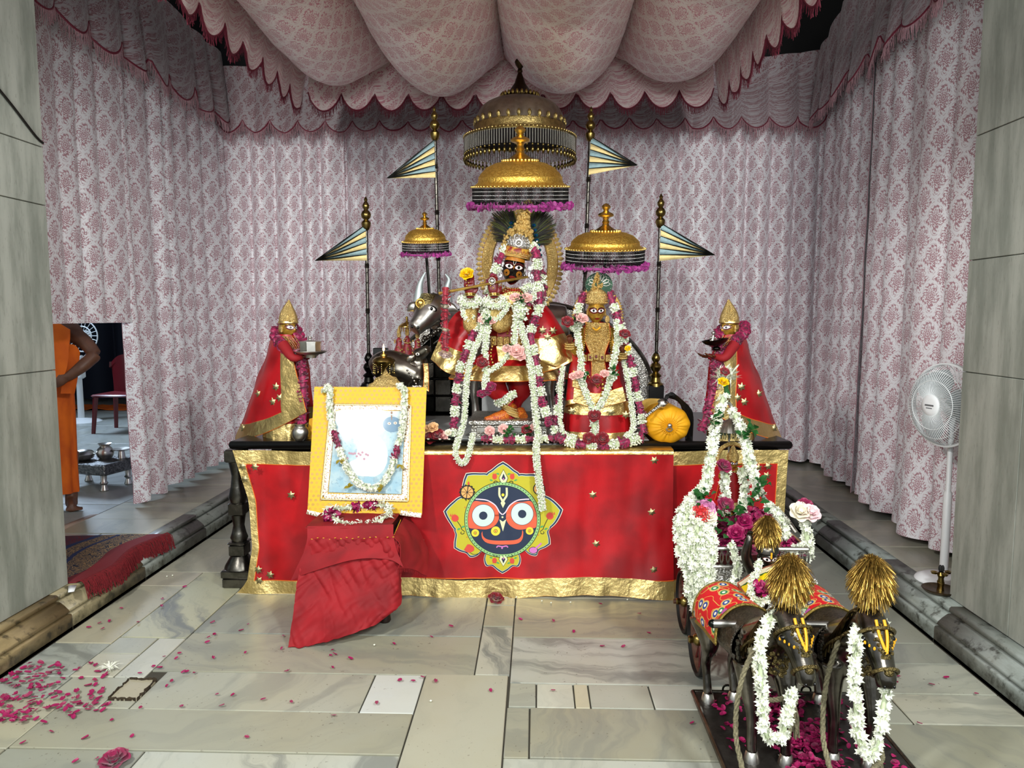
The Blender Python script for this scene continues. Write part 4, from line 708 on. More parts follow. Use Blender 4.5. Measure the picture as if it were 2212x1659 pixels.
def chattra(label,px,py,Y,rad,hd,fr,tilt,gold,M1,pole=None,petals=True):
    """parasol: px,py,Y rim centre; rad rim radius; hd dome height; fr fringe length"""
    c=P(px,py,Y); t=thing('ceremonial_parasol',label,'parasol',c); T=trs(c,rotx(tilt)); Rd=rad
    m=MB(); m.lathe([(.0,hd*1.02),(.18*Rd,hd*1.0),(.34*Rd,hd*.93),(.36*Rd,hd*.90),(.50*Rd,hd*.85),(.68*Rd,hd*.70),(.80*Rd,hd*.48),(.845*Rd,hd*.36),(.855*Rd,hd*.34),(.85*Rd,hd*.30),(.865*Rd,hd*.16),(.90*Rd,hd*.10),(.98*Rd,hd*.02),(Rd,-.004),(Rd*.97,-.006),(.85*Rd,hd*.08),(.6*Rd,hd*.6),(0,hd*.9)],56); m.xf(T); obj('dome',m,M1,t)
    m=MB(); 
    for rr,z,n,s in ((.36*Rd,hd*.93,30,.035*Rd),(1.0*Rd,.0,70,.022*Rd)):
        for i in range(n): a=2*pi*i/n; m.ell((rr*math.cos(a),rr*math.sin(a),z),s,5,6)
    m.xf(T); obj('beaded_rim',m,M1 if not gold else GOLDP,t,kind='stuff')
    m=MB(); h=hd*1.0; k=rad*.62; m.lathe([(.30*Rd,h*.95),(.22*Rd,h+.03*k),(.10*Rd,h+.16*k),(.075*Rd,h+.24*k),(.10*Rd,h+.30*k),(.085*Rd,h+.33*k),(.065*Rd,h+.40*k),(.085*Rd,h+.47*k),(.18*Rd,h+.52*k),(.20*Rd,h+.58*k),(.17*Rd,h+.64*k),(.08*Rd,h+.70*k),(.06*Rd,h+.76*k),(.10*Rd,h+.84*k),(.115*Rd,h+.90*k),(.08*Rd,h+.97*k),(.03*Rd,h+1.02*k),(0,h+1.04*k)],20); m.xf(T); obj('finial',m,GOLDP if gold else BRASS,t)
    n=int(2*pi*rad/.0095); m=MB(); oc=np.array([(1,0,0),(-1,0,0),(0,1,0),(0,-1,0),(0,0,1.),(0,0,-1.)]); of=np.array([(0,2,4),(2,1,4),(1,3,4),(3,0,4),(2,0,5),(1,2,5),(3,1,5),(0,3,5)])
    a=np.arange(n)*2*pi/n; rows=9; ps=[];ks=[]
    for i in range(rows):
        z=-fr*(.05+.66*i/(rows-1)); w=i%2==0 and i<8; q=np.stack([Rd*.975*np.cos(a),Rd*.975*np.sin(a),np.full(n,z)],1); I=np.tile(np.eye(3),(n,1,1)); m.scatter(oc*A(.0042,.0042,fr*.036),of,q,I,1.,0 if w else 1)
    for i in range(0,n): a1=a[i]; q=A(Rd*.975*math.cos(a1),Rd*.975*math.sin(a1),0); m.tube(np.array([q+A(0,0,-fr*.0),q+A(0,0,-fr*.82)]),.0022,3,1,cap=False)
    m.xf(T); obj('bead_fringe',m,[mat('silver_beads','d8d8d4',.25,.7),EYEB],t,kind='stuff',smooth=False)
    if petals:
        m=MB(); p=np.stack([Rd*1.01*np.cos(np.linspace(0,2*pi,90)),Rd*1.01*np.sin(np.linspace(0,2*pi,90)),np.full(90,-fr*.86)],1); N=int(2*pi*Rd/.0055); a=rng.uniform(0,2*pi,N); d=np.stack([np.cos(a),np.sin(a),0*a],1); pos=d*(Rd*rng.uniform(.96,1.05,N))[:,None]+np.stack([0*a,0*a,-fr*rng.uniform(.76,.94,N)],1)
        m.scatter(*PET,pos,basis(np.cross(d,[0,0,1.])+d*.6+rng.normal(0,.35,(N,3))),fr*.17*rng.uniform(.8,1.2,N),0); m.tube(p[:-1],fr*.075,6,0,closed=True); m.xf(T); obj('petal_fringe',m,mat('violet_rose_petals','a62a86',.55,0,.45,70,sheen=.3),t,kind='stuff',smooth=False)
    if pole: m=MB(); q=PL(pole,Y+.03); m.tube(q,.009,8); obj('pole',m,PEWT,t)
    return t,T
def pennant(label,top,flag,bot,Y,base=None,side=-1,group=None):
    a,b=P(*top,Y),P(*bot,Y); t=thing('metal_pennant',label,'pennant',b,group); d=(a-b)/np.linalg.norm(a-b); L=np.linalg.norm(a-b); Rm=np.array(Vector(d).to_track_quat('Z','Y').to_matrix()); s=Y/F
    m=MB(); q=b+d*np.linspace(0,L-.12,40)[:,None]; m.tube(q,.0115,10); 
    for k in np.arange(.15,L-.2,.30): m.lathe([(.0115,-.016),(.017,-.012),(.0135,-.005),(.018,0),(.0135,.005),(.017,.012),(.0115,.016)],12,b+d*k,M=Rm)
    pp=q; hl=[]; w=np.arange(0,L-.13,.012); ang=np.arange(len(w))*1.1; u1=Rm[:,0];u2=Rm[:,1]; m.tube(b+d*w[:,None]+.0105*(np.cos(ang)[:,None]*u1+np.sin(ang)[:,None]*u2),.0035,4); obj('pole',m,DSIL,t)
    m=MB(); m.lathe([(.012,-.02),(.022,-.01),(.03,.01),(.032,.03),(.02,.045),(.014,.05),(.03,.065),(.034,.085),(.024,.105),(.013,.115),(.022,.13),(.024,.145),(.014,.162),(.009,.17),(.013,.182),(.004,.2),(0,.205)],16,a-d*.18,M=Rm); obj('finial',m,mat('gilt_bronze','94804a',.28,1.,.4,20),t)
    p0,p1,p2=[P(x,y,Y-.012) for x,y in flag]; n=6; out=p1
    for i in range(n):
        c0,c1=p0+(p2-p0)*i/n,p0+(p2-p0)*(i+1)/n; u=np.linspace(0,1,12)[:,None,None]; v=np.linspace(0,1,5)[None,:,None]; e0=c0+(out-c0)*.985*u[:,0]; e1=c1+(out-c1)*.985*u[:,0]; g=e0[:,None]*(1-v)+e1[:,None]*v
        g=g+A(0,-1,0)*(.002*np.sin(pi*np.linspace(0,1,5))[None,:,None]*(1-u*.8)+.006*np.sin(u*4+1.)); m=MB(); cloth(m,g[::side],.003); obj('pennant_stripe',m,[PSIL,PGIL][i%2],t)
        m=MB(); m.tube(smooth_path(np.array([c0+A(0,-.004,0),c0+(out-c0)*.5+A(0,-.012,0),out+A(0,-.006,0)]),14),.0032,5); obj('rib',m,PEWT,t)
    if base: base(t,b)
    return t
PSIL=foil('pennant_silver','66787a',.4,9,.25); PGIL=foil('pennant_gilt','ab9a6c',.42,10,.3); SILS=foil('beaten_silver','b4bfbf',.5,9,.25,.7); GILT=foil('beaten_gilt','c4b488',.4,10,.3)
def hoop(m,c,r,tr,n=24,tilt=None,mat_=0,sy=1.):
    a=np.arange(n)*2*pi/n; p=np.stack([r*np.cos(a),r*sy*np.sin(a),0*a],1); 
    if tilt is not None: p=p@np.asarray(tilt)[:3,:3].T
    m.tube(p+np.asarray(c),tr,7,mat_,closed=True)
def beads(m,p,r,mat_=0,step=2.1):
    L=plen(p); q=smooth_path(p,max(3,int(L/(r*step)))); 
    for x in q: m.ell(x,r,5,7,mat_)
# ------------------------------------------------------------ statues
def loft(rows,nu=72,nv=40,folds=0,amp=0.,seed=0,cap=False,th=None):
    """rows of (px left, px right, py, Y, depth ratio): elliptical rings"""
    R0=[]
    for a,b,py,Y,k in rows: c=P((a+b)/2,py,Y); r=(b-a)/2*Y/F; R0.append([*c,r,r*k])
    r=smooth_path(np.array(R0),nv) if len(R0)>2 else np.array([np.array(R0[0])*(1-t)+np.array(R0[1])*t for t in np.linspace(0,1,nv)]); a=np.linspace(0,2*pi,nu,endpoint=False); w=np.linspace(0,1,nv)[:,None]
    rg=np.random.default_rng(seed); f=1+amp*w**1.2*(np.sin(folds*a+1.5*np.sin(a*3+seed)+w*.8)+.5*np.sin(folds*1.7*a+seed+2))[:,] if folds else np.ones((nv,nu))
    g=np.stack([r[:,0:1]+r[:,3:4]*np.cos(a)*f,r[:,1:2]+r[:,4:5]*np.sin(a)*f,np.repeat(r[:,2:3],nu,1)],2); return g
def ring_mesh(g,lo=0,hi=None,off=0.):
    m=MB(); q=g[lo:hi]; c=q.mean(1,keepdims=True); d=q-c; d[:,:,2]=0; n=np.linalg.norm(d,axis=2,keepdims=True)+1e-9; q=q+d/n*off; L=np.cumsum(np.r_[0,np.linalg.norm(np.diff(q[:,0],axis=0),axis=1)]); uv=np.stack([np.broadcast_to(np.linspace(0,2,q.shape[1]),q.shape[:2]),np.broadcast_to(L[:,None],q.shape[:2])],2); m.grid(q,cv=True,uv=uv); return m
def strip(parent,name,a,b,Y,M,nu=24,wr=.003,off=.0,seed=0,nv=6,pipe_=True):
    """cloth band between two pixel polylines of (px,py[,Y])"""
    A0=smooth_path(PL(a,Y) if len(a[0])<3 else PL(a),nu); B0=smooth_path(PL(b,Y) if len(b[0])<3 else PL(b),nu); v=np.linspace(0,1,nv)[None,:,None]; g=A0[:,None]*(1-v)+B0[:,None]*v; g=wrinkle(g,wr,45,seed); g[:,:,1]-=off
    m=MB(); cloth(m,g,.0025); o=obj(name,m,M,parent,angle=180)
    if pipe_:
        for e in (g[:,0],g[:,-1]): pipe(e+A(0,-.001,0),.0016,par=parent)
    return g
def bell(mb,c,r): mb.ell(c,r,6,8)
def limb(mb,pts,rad,Y=None): p=smooth_path(PL(pts,Y),18); mb.tube(p,np.interp(np.linspace(0,1,18),np.linspace(0,1,len(rad)),rad),14)
# pedestal
PD=thing('silver_pedestal','chased silver pedestal under the feet of the tall deity','pedestal',(-.15,4.15,TT+.006))
m=MB(); a,b=P(1012,943,4.0)[0],P(1187,943,4.0)[0]; z0=TT+.006
for i,z1,z2 in ((0,0,.014),(.008,.014,.022),(.014,.022,.068),(.008,.068,.074),(.0,.074,.098)): m.box((a+i,4.0+i,z0+z1),(b-i,4.42-i,z0+z2),.003)
obj('plinth',m,SILC,PD)
for k in range(4):
    m=MB(); x=a+.03+k*(b-a-.06)/4; w=(b-a-.06)/4; m.box((x+.012,4.004,z0+.030),(x+w-.012,4.02,z0+.062),.004); obj('plinth_panel',m,SILV,PD)
ZF=z0+.098
# throne back
TB=thing('throne_backplate','arched dark silver backplate with a chased border behind the deities','backplate',(-.1,5.05,TT)); o=[];pc=P(1122,850,5.0); rx=290*5/F; rz=200*5/F
for t in np.linspace(0,pi,60): o.append((pc[0]+rx*math.cos(t),5.05,pc[2]+rz*math.sin(t)))
o=[(o[0][0],5.05,TT)]+o+[(o[-1][0],5.05,TT)]; m=MB(); m.prism(np.array(o),(0,.03,0)); obj('plate',m,DSIL,TB,smooth=False)
oo=np.array(o); m=MB()
for sc,r in ((1.,.016),(.93,.010),(.86,.008)): q=(oo-np.array([pc[0],5.05,TT]))*A(sc,1,sc)+np.array([pc[0],5.035,TT]); m.tube(smooth_path(q,140),r,8,0)
obj('rim_moulding',m,DSIL,TB)
q1=(oo-np.array([pc[0],0,TT]))*A(.985,0,.985); q2=q1*A(.95,0,.95); m=MB(); k=np.array([pc[0],5.03,TT]); m.grid(np.stack([smooth_path(q1+k,140),smooth_path(q2+k-A(0,.012,0),140),smooth_path(q2*.97+k,140)],0)); obj('chased_border',m,SILC,TB)
w=.118
for i in range(-8,8):
    for j in range(7):
        x=pc[0]+i*w; z=TT+.01+j*w
        if all(((xx-pc[0])/(rx*.85))**2+(max(0,zz-pc[2])/(rz*.85))**2<1 for xx in (x,x+w) for zz in (z,z+w)): m=MB(); m.box((x+.003,5.03,z+.003),(x+w-.003,5.049,z+w-.003),.006); [m.ell((x+u,5.03,z+v),.006,5,6) for u in (.015,w-.015) for v in (.015,w-.015)]; obj('silver_panel',m,DSIL if (i+j)%3 else PEWT,TB)
mi=MB(); mi.box((P(1040,900,4.9)[0],4.93,TT+.03),(P(1165,900,4.9)[0],4.95,TT+.27),.004); obj('mirror_sheet',mi,mat('bright_silver_sheet','eef2f2',.3,.45,.1,20,.05,30),TB)
# ------------------------------------------------------------ tall flute-playing deity
KS=thing('deity_statue','tall dark-faced flute-playing deity statue in red and gold robes under the largest gold parasol','statue',(P(1100,905,4.2)[0],4.2,ZF))
g=loft([(1090,1126,622,4.2,.8),(1062,1148,640,4.2,.6),(1050,1152,665,4.2,.62),(1052,1148,705,4.2,.66),(1062,1140,745,4.2,.7),(1066,1136,765,4.2,.75)],60,30); obj('torso',ring_mesh(g),RED,KS)
g=loft([(1062,1140,742,4.2,.72),(1040,1160,762,4.2,.75),(1010,1195,785,4.2,.72),(985,1215,803,4.2,.68),(972,1228,816,4.2,.66)],120,30,11,.05,2); obj('skirt',ring_mesh(g,0,19),RED,KS); obj('skirt_border',ring_mesh(g,18,30,.003),GOLDF,KS); obj('orange_piping',(lambda m:(m.tube(g[-1],.003,5,closed=True),m)[1])(MB()),PIPE,KS)
# gold breast cloth, collar, sash, belt
strip(KS,'gold_collar',[(1066,648),(1090,634),(1112,630),(1140,636)],[(1048,690),(1080,668),(1110,662),(1148,668)],4.09,GOLDF,seed=1)
strip(KS,'gold_sash',[(1072,748),(1076,780),(1074,812)],[(1122,748),(1124,780),(1126,812)],4.05,GOLDF,seed=2); strip(KS,'red_bodice',[(1082,668),(1076,700),(1074,735)],[(1130,668),(1122,700),(1118,735)],4.075,RED,seed=3)
m=MB(); 
for i in range(5): x=1066+i*14; q=P(x,736+2*math.sin(i),4.065); m.box(q-A(.016,.008,.028),q+A(.016,.004,.028),.004); m.ell(q-A(0,.01,0),(.008,.006,.012),6,8)
obj('belt',m,GOLDJ,KS)
# shawls with gold ends
def shawl(rows,b0,nm='shawl',Y=None,seed=1,parent=KS,nu=50,nv=40,wr=.007,M=RED):
    g=sheet(rows,nu,nv,wr,28,seed,Y); k=int(nv*b0); m=MB(); cloth(m,g[:,:k+1],.003); obj(nm,m,M,parent,angle=180); m=MB(); q=g[:,k:].copy(); q[:,:,1]-=.002; cloth(m,q,.003); obj('gold_end',m,GOLDF,parent,angle=180); pipe(g[:,-1],.002,par=parent); pipe(g[:,k]+A(0,-.003,0),.002,par=parent); return g
shawl([[(1002,664,4.14),(1030,652,4.12),(1060,650,4.12)],[(975,690,4.13),(1010,700,4.07),(1050,700,4.1)],[(952,728,4.12),(990,745,4.05),(1030,745,4.1)],[(938,762,4.10),(975,790,4.03),(1010,800,4.1)],[(932,776,4.10),(965,804,4.03),(1000,812,4.1)]],.68,seed=5,wr=.010)
shawl([[(1130,645,4.14),(1155,640,4.14),(1172,645,4.18)],[(1140,690,4.08),(1175,680,4.08),(1200,690,4.14)],[(1150,735,4.05),(1195,722,4.05),(1228,735,4.12)],[(1162,770,4.02),(1205,772,4.02),(1232,758,4.10)],[(1178,782,4.02),(1205,790,4.02),(1240,770,4.08)]],.62,seed=6,wr=.010)
shawl([[(1175,745,4.14),(1200,740,4.10),(1228,738,4.14)],[(1165,775,4.10),(1205,765,4.06),(1240,755,4.10)],[(1158,808,4.07),(1205,795,4.04),(1252,772,4.08)]],.45,'cape_side',seed=7)
for i,(x,y) in enumerate(((1172,713),(1195,714),(1183,728),(1150,790))): q=P(x,y,4.03); star(KS,q)
# legs
m=MB(); limb(m,[(1120,800),(1124,835),(1112,870),(1106,895)],[.085,.082,.045,.036],4.22); obj('trouser_leg',m,RED,KS)
m=MB(); limb(m,[(1075,800),(1066,826),(1085,858),(1100,876)],[.085,.075,.05,.04],4.13); obj('trouser_leg',m,RED,KS)
m=MB(); limb(m,[(1086,858),(1098,872)],[.052,.046],4.125); obj('gold_cuff',m,GOLDF,KS)
m=MB(); limb(m,[(1108,880,4.16),(1088,897,4.10),(1064,904,4.07),(1048,906,4.05)],[.034,.036,.03,.014]); limb(m,[(1122,890,4.14),(1130,902,4.10)],[.035,.03]); obj('foot',m,mat('orange_dotted_slipper','9a2d1a',.5,0,.5,150,vcol='d07a1c'),KS)
m=MB(); limb(m,[(1108,893,4.22),(1112,902,4.15),(1100,906,4.09)],[.036,.036,.02]); obj('foot',m,REDD,KS)
m=MB()
for i,r in enumerate((.058,.060,.056,.05)): c=P(1098+i*3,876+i*6,4.12); hoop(m,c,r,.007,20,roty(.45))
obj('anklet',m,GOLDJ,KS)
# arms
HANDM=mat('red_painted_hand','6e1014',.4,0,.3,40)
for (w,tip,el,sh,sd) in (((1016,640),(1011,588),(1018,705),(1056,664),1),((1068,640),(1062,590),(1076,700),(1120,672),-1)):
    Yh=3.98; m=MB(); limb(m,[(*sh,4.16),((sh[0]+el[0])/2,(sh[1]+el[1])/2+6,4.07),(*el,4.0),(w[0],w[1]+14,3.98)],[.055,.048,.043,.03]); obj('gold_sleeve',m,GOLDJ,KS)
    p=P(*w,Yh); q=P(*tip,Yh); h=hand_mb(p,q-p,A(.1,1,.15) if sd>0 else A(.2,-1,0),float(np.linalg.norm(q-p))*1.02,.25,sd); obj('hand',remesh(h,.0035,3),HANDM,KS)
    m=MB(); d=(q-p)/np.linalg.norm(q-p)
    for k in (.05,.12): hoop(m,p+d*k*.13,.026,.004,18)
    for k in range(5): bell(m,p+(q-p)*(.35+.1*k)+A(-.012*(k%2),-.022,0),.005)
    obj('bangle',m,GOLDP,KS)
m=MB(); c=P(1063,607,3.95); 
for i in range(12): a=i*pi/6; m.ell(c+A(.017*math.cos(a),0,.017*math.sin(a)),.0045,5,6)
m.ell(c,(.013,.006,.013),6,10); obj('hand_brooch',m,SILV,KS)
m=MB(); p=np.array([P(948,634,3.97),P(1010,622,3.955),P(1070,610,3.96),P(1140,598,4.03)]); m.tube(smooth_path(p,40),np.linspace(.008,.0065,40)*(1+.12*(np.arange(40)%6==0)),8); FLU=obj('flute',m,GOLDP,KS)
# head
KM=trs(P(1109,581,4.12),rotz(.10)@roty(-.17)@rotx(-.05),.178); KM=trs(P(1109,581,4.12),roty(.17)@rotz(.06),.178); hf=head(KS,KM,DSKIN,cheek=BURNT,tilak=True,jewel=SILV)
m=MB(); th=np.linspace(-1.05,1.05,24); 
for z0_,z1_,r0,r1 in ((.26,.40,.445,.40),):
    g=np.stack([np.stack([1.02*.36*np.sin(th)*k,-.47*np.cos(th)*k2,np.full(24,z)],1) for z,k,k2 in ((.22,1.,1.0),(.28,.97,.97),(.34,.92,.92),(.42,.82,.82))],0); m.grid(g)
m.xf(KM); obj('brow_band',m,BURNT,KS)
def crown(rings,M,name,n=32,dx=(0,0)):
    m=MB(); m.lathe(rings,n); m.v[-1][:,0]+=dx[0]; m.xf(KM); return obj(name,m,M,KS)
crown([(.41,.34),(.455,.36),(.45,.40),(.44,.52),(.42,.62),(.30,.74)],mat('crimson_turban','7c1016',.5,0,.4,40,vcol='c89a30'),'turban')
m=MB(); 
for z in (.36,.42): hoop(m,(0,0,z),.455,.022,40)
for i in range(30): a=i*2*pi/30; m.ell((.46*math.cos(a),.46*math.sin(a),.47),.03,5,6)
m.xf(KM); obj('turban_band',m,GOLDJ,KS)
m=MB(); m.ell((.02,-.12,.78),(.36,.34,.30),12,22)
for i in range(120):
    a=R(-pi,0); e=R(-.3,1.3); m.ell((.02+.36*math.cos(e)*math.cos(a),-.12+.34*math.cos(e)*math.sin(a),.78+.3*math.sin(e)),R(.02,.045),4,6)
m.xf(KM); obj('jewelled_cap',m,mat('diamond_silver','d6d4d0',.2,.9,.5,160,.5,200),KS)
m=MB(); hoop(m,(.02,-.47,.78),.10,.025,18,rotx(pi/2)); m.ell((.02,-.47,.78),(.06,.05,.06),6,8); m.xf(KM); obj('cap_brooch',m,SILV,KS)
m=MB(); rg=np.random.default_rng(3)
for z,w,n in ((1.06,.34,26),(1.2,.30,24),(1.35,.22,24),(1.5,.18,22),(1.66,.16,20),(1.8,.12,16),(1.95,.12,14),(2.05,.08,10)):
    for i in range(n): m.ell((.05+.05*(z-1)+rg.uniform(-w,w),-.22+rg.uniform(-.12,.12),z+rg.uniform(-.09,.09)),rg.uniform(.03,.075),5,7)
m.ell((.06,-.2,1.4),(.17,.1,.42),10,12); m.xf(KM); obj('gold_plume',m,GOLDJ,KS)
m=MB(); 
for s in (-1,1):
    p=smooth_path([(s*.44,-.1,.5),(s*.42,-.24,.85),(s*.30,-.3,1.1),(s*.12,-.32,1.3)],16)
    for q in p:
        for k in range(3): m.ell(q+rg.normal(0,.035,3),rg.uniform(.03,.06),5,6)
m.xf(KM); obj('gold_fringe_chain',m,GOLDJ,KS)
# peacock feathers
for s,(cx_,cy_),n in ((-1,(1118,540),1),(1,(1140,545),1)):
    m=MB(); b=P(cx_,cy_,4.24)
    for i in range(430):
        t=i/429; a=(.18+1.05*t)*s+R(-.03,.03); L=(.125+.07*math.sin(pi*(1-t)))*R(.85,1.08); o=b+A(0,0,.02+.09*(1-t)); q=np.array([o,o+A(math.sin(a)*L*.55,R(-.01,.02),math.cos(a)*L*.55),o+A(math.sin(a*1.12)*L,R(-.01,.03),math.cos(a*1.12)*L)]); m.tube(smooth_path(q,5),np.linspace(.0026,.0008,5),3,0 if i%5 else 1,cap=False)
    for k in range(7): q=b+A(s*(.035+.006*k),-.02,.15-.028*k); m.ell(q,(.013,.006,.010),6,8,2); m.ell(q-A(0,.006,0),(.007,.004,.006),6,8,3)
    obj('peacock_feather',m,[mat('dark_barbs','2a2620',.5,0,.3,30),mat('olive_barbs','5c6420',.5),mat('peacock_teal','0b6f74',.25,.5),mat('peacock_blue','0c1f6e',.25,.5)],KS,smooth=False)
# ear ornaments, necklaces
DIAM=mat('diamond_white','e6e6e6',.2,.6,.4,150,.4,200)
for s,x,y in ((-1,1082,578),(1,1146,588)):
    m=MB()
    for i in range(26): m.ell(P(x+R(-6,6),y+R(-14,22),4.06),R(.004,.010),5,6)
    obj('ear_ornament',m,DIAM,KS,kind='stuff')
m=MB(); 
for k,y in enumerate((618,624,630)): p=smooth_path(PL([(1078,y-6),(1100,y+5),(1128,y+4),(1144,y-4)],4.075-.004*k),22); beads(m,p,.006)
obj('choker',m,GOLDJ,KS)
m=MB(); beads(m,smooth_path(PL([(1110,650),(1112,680),(1104,700),(1096,720)],4.04),40),.006); beads(m,smooth_path(PL([(1066,735),(1060,765),(1066,790)],4.03),26),.007); beads(m,smooth_path(PL([(1098,655),(1100,690),(1090,712)],4.045),36),.005); obj('bead_necklace',m,GOLDP,KS)
# halo
HC=P(1123,571,4.34); hs=4.34/F; m=MB(); n=90; a=np.linspace(-.62*pi-.05,pi*1.12,n)-0.0; a=np.linspace(-.33*pi,1.27*pi,n); ca,sa=np.cos(a),np.sin(a)
def hp(rx,rz,dy): return np.stack([HC[0]+rx*hs*ca,np.full(n,HC[1]+dy),HC[2]+rz*hs*sa],1)
m.grid(np.stack([hp(58,84,.0),hp(60,86,-.010),hp(66,92,-.004),hp(76,101,-.008),hp(80,105,-.012),hp(82,107,.0),hp(82,107,.012),hp(58,84,.012)],0),cu=True); obj('halo_band',m,GOLDJ,KS)
lf=MB(); u=np.linspace(0,1,6)[:,None]; w=.013*np.sin(pi*(.12+.88*u))**.8; lf.grid(np.stack([np.concatenate([-w,0*u,.034*u],1),np.concatenate([0*u,-.007*np.sin(pi*u)-.002,.036*u],1),np.concatenate([w,0*u,.034*u],1)],1)); lf.grid(np.stack([np.concatenate([w,0*u,.034*u],1),np.concatenate([0*u,.004+0*u,.036*u],1),np.concatenate([-w,0*u,.034*u],1)],1)); LFM=lf.mesh('halo_leaf',[mat('leaf_gold','e9cf8c',.42,.75,.2,60)])
for i in range(54):
    t=-.33*pi+1.6*pi*i/53; p=HC+A(82*hs*math.cos(t),0,107*hs*math.sin(t)); o=bpy.data.objects.new('halo_leaf',LFM); C.objects.link(o); o.parent=KS; o.location=p-ORG[KS.name]; o.rotation_euler=(0,math.atan2(math.cos(t)*107,math.sin(t)*82),0)
# ------------------------------------------------------------ consort
RS=thing('deity_statue','smaller golden-faced deity statue with a round green headdress in a red and gold skirt','statue',(P(1290,942,4.05)[0],4.1,TT+.006))
g=loft([(1262,1316,760,4.12,.75),(1240,1340,800,4.12,.75),(1226,1356,860,4.12,.72),(1218,1366,905,4.12,.70),(1214,1370,945,4.12,.7)],110,44,10,.03,4)
obj('skirt',ring_mesh(g),RED,RS)
for a,b in ((25,32),(39,44)): obj('gold_band',ring_mesh(g,a,b,.003),GOLDF,RS)
g=loft([(1276,1304,695,4.1,.8),(1256,1324,708,4.1,.7),(1258,1322,735,4.1,.7),(1268,1312,765,4.1,.75)],50,20); obj('torso',ring_mesh(g),RED,RS)
g=strip(RS,'gold_bodice',[(1266,696),(1262,730),(1276,770),(1278,815)],[(1316,698),(1318,730),(1306,770),(1312,815)],4.02,GOLDJ,seed=4); m=MB()
for i in range(9):
    p=smooth_path(PL([(1266+i*1.5,703+i*5),(1288,709+i*7),(1312-i*1.5,704+i*5)],4.005),18); beads(m,p,.0035,step=2.4)
obj('bead_netting',m,GOLDJ,RS,kind='stuff')
m=MB()
for i in range(5): q=P(1262+i*13,770+2*abs(i-2),4.0); m.box(q-A(.014,.006,.020),q+A(.014,.004,.020),.003); 
obj('belt',m,GOLDJ,RS); m=MB()
for i in (1,2,3): q=P(1262+i*13,770+2*abs(i-2),3.99); m.box(q-A(.006,.004,.008),q+A(.006,.002,.008),.002)
obj('belt_gem',m,RIMR,RS)
shawl([[(1250,720,4.12),(1240,740,4.08),(1252,760,4.04)],[(1232,800,4.12),(1230,815,4.04),(1250,820,4.01)],[(1222,880,4.12),(1224,875,4.02),(1248,870,3.99)]],.9,'side_cloth',seed=9,parent=RS); shawl([[(1326,700,4.08),(1334,720,4.08),(1340,740,4.12)],[(1322,800,4.0),(1336,800,4.04),(1350,810,4.1)],[(1326,860,3.99),(1346,860,4.02),(1360,860,4.1)]],.9,'side_cloth',seed=10,parent=RS)
strip(RS,'gold_panel',[(1240,838),(1290,850),(1345,836)],[(1238,868),(1290,880),(1352,866)],3.965,GOLDF,seed=6); strip(RS,'gold_panel',[(1238,800),(1236,835)],[(1262,808),(1258,842)],3.99,GOLDF,seed=7)
for x,y in ((1236,888),(1320,890),(1352,896)): star(RS,P(x,y,3.955))
RMx=trs(P(1288,673,4.05),rotz(.03)@rotx(.03),.135); head(RS,RMx,GSKIN,maskc=RIMR,jewel=GOLDJ)
m=MB(); m.lathe([(.36,.28),(.43,.33),(.44,.40),(.46,.44),(.45,.62),(.38,.78),(.22,.9),(.12,.95)],30); 
for z in (.36,.46,.58,.70): 
    for i in range(26): a=i*2*pi/26; rr=.455-.35*max(0,z-.5)**1.3; m.ell((rr*math.cos(a),rr*math.sin(a),z),.03,4,6)
m.xf(RMx); obj('crown',m,GOLDJ,RS)
m=MB(); rg=np.random.default_rng(8)
for i in range(80): z=rg.uniform(.9,1.55); w=.28*(1.62-z)/.7; m.ell((rg.uniform(-w,w),-.15+rg.uniform(-.1,.05),z),rg.uniform(.03,.06),5,6)
m.xf(RMx); obj('crown_jewel',m,GOLDJ,RS)
dc=P(1294,615,4.14); ds=4.14/F; t=np.arange(40)*2*pi/40; m=MB(); m.prism(np.stack([dc[0]+29*ds*np.cos(t),np.full(40,dc[1]),dc[2]+26*ds*np.sin(t)],1),(0,.008,0)); obj('green_disc',m,mat('green_velvet','0f4a2c',.6,0,.2,50,sheen=.4),RS); m=MB()
for i in range(9):
    a=pi*(.02+.96*i/8); p=dc+A(0,-.004,0); d=A(math.cos(a),0,math.sin(a)); s=A(-math.sin(a),0,math.cos(a)); m.tube(smooth_path([p+d*.022-s*.004,p+d*.040-s*.010,p+d*.062,p+d*.040+s*.010,p+d*.022+s*.004],16),.0016,4)
for i in range(18): a=i*pi/9; m.ell(dc+A(.068*math.cos(a),-.003,.061*math.sin(a)),.002,4,5)
obj('lotus_outline',m,mat('white_sequins','f0efe4',.4),RS)
ac=P(1291,688,4.16)
for i in range(36):
    t=pi*(-.06+1.12*i/35); p=ac+A(47*ds*math.cos(t),0,60*ds*math.sin(t)); o=bpy.data.objects.new('halo_leaf',LFM); C.objects.link(o); o.parent=RS; o.location=p-ORG[RS.name]; o.rotation_euler=(0,math.atan2(math.cos(t)*60,math.sin(t)*47),0); o.scale=(.6,.8,.8)
m=MB(); t=np.linspace(-.06*pi,1.06*pi,50); m.tube(np.stack([ac[0]+46*ds*np.cos(t),np.full(50,ac[1]),ac[2]+59*ds*np.sin(t)],1),.008,8); obj('halo_band',m,GOLDJ,RS)
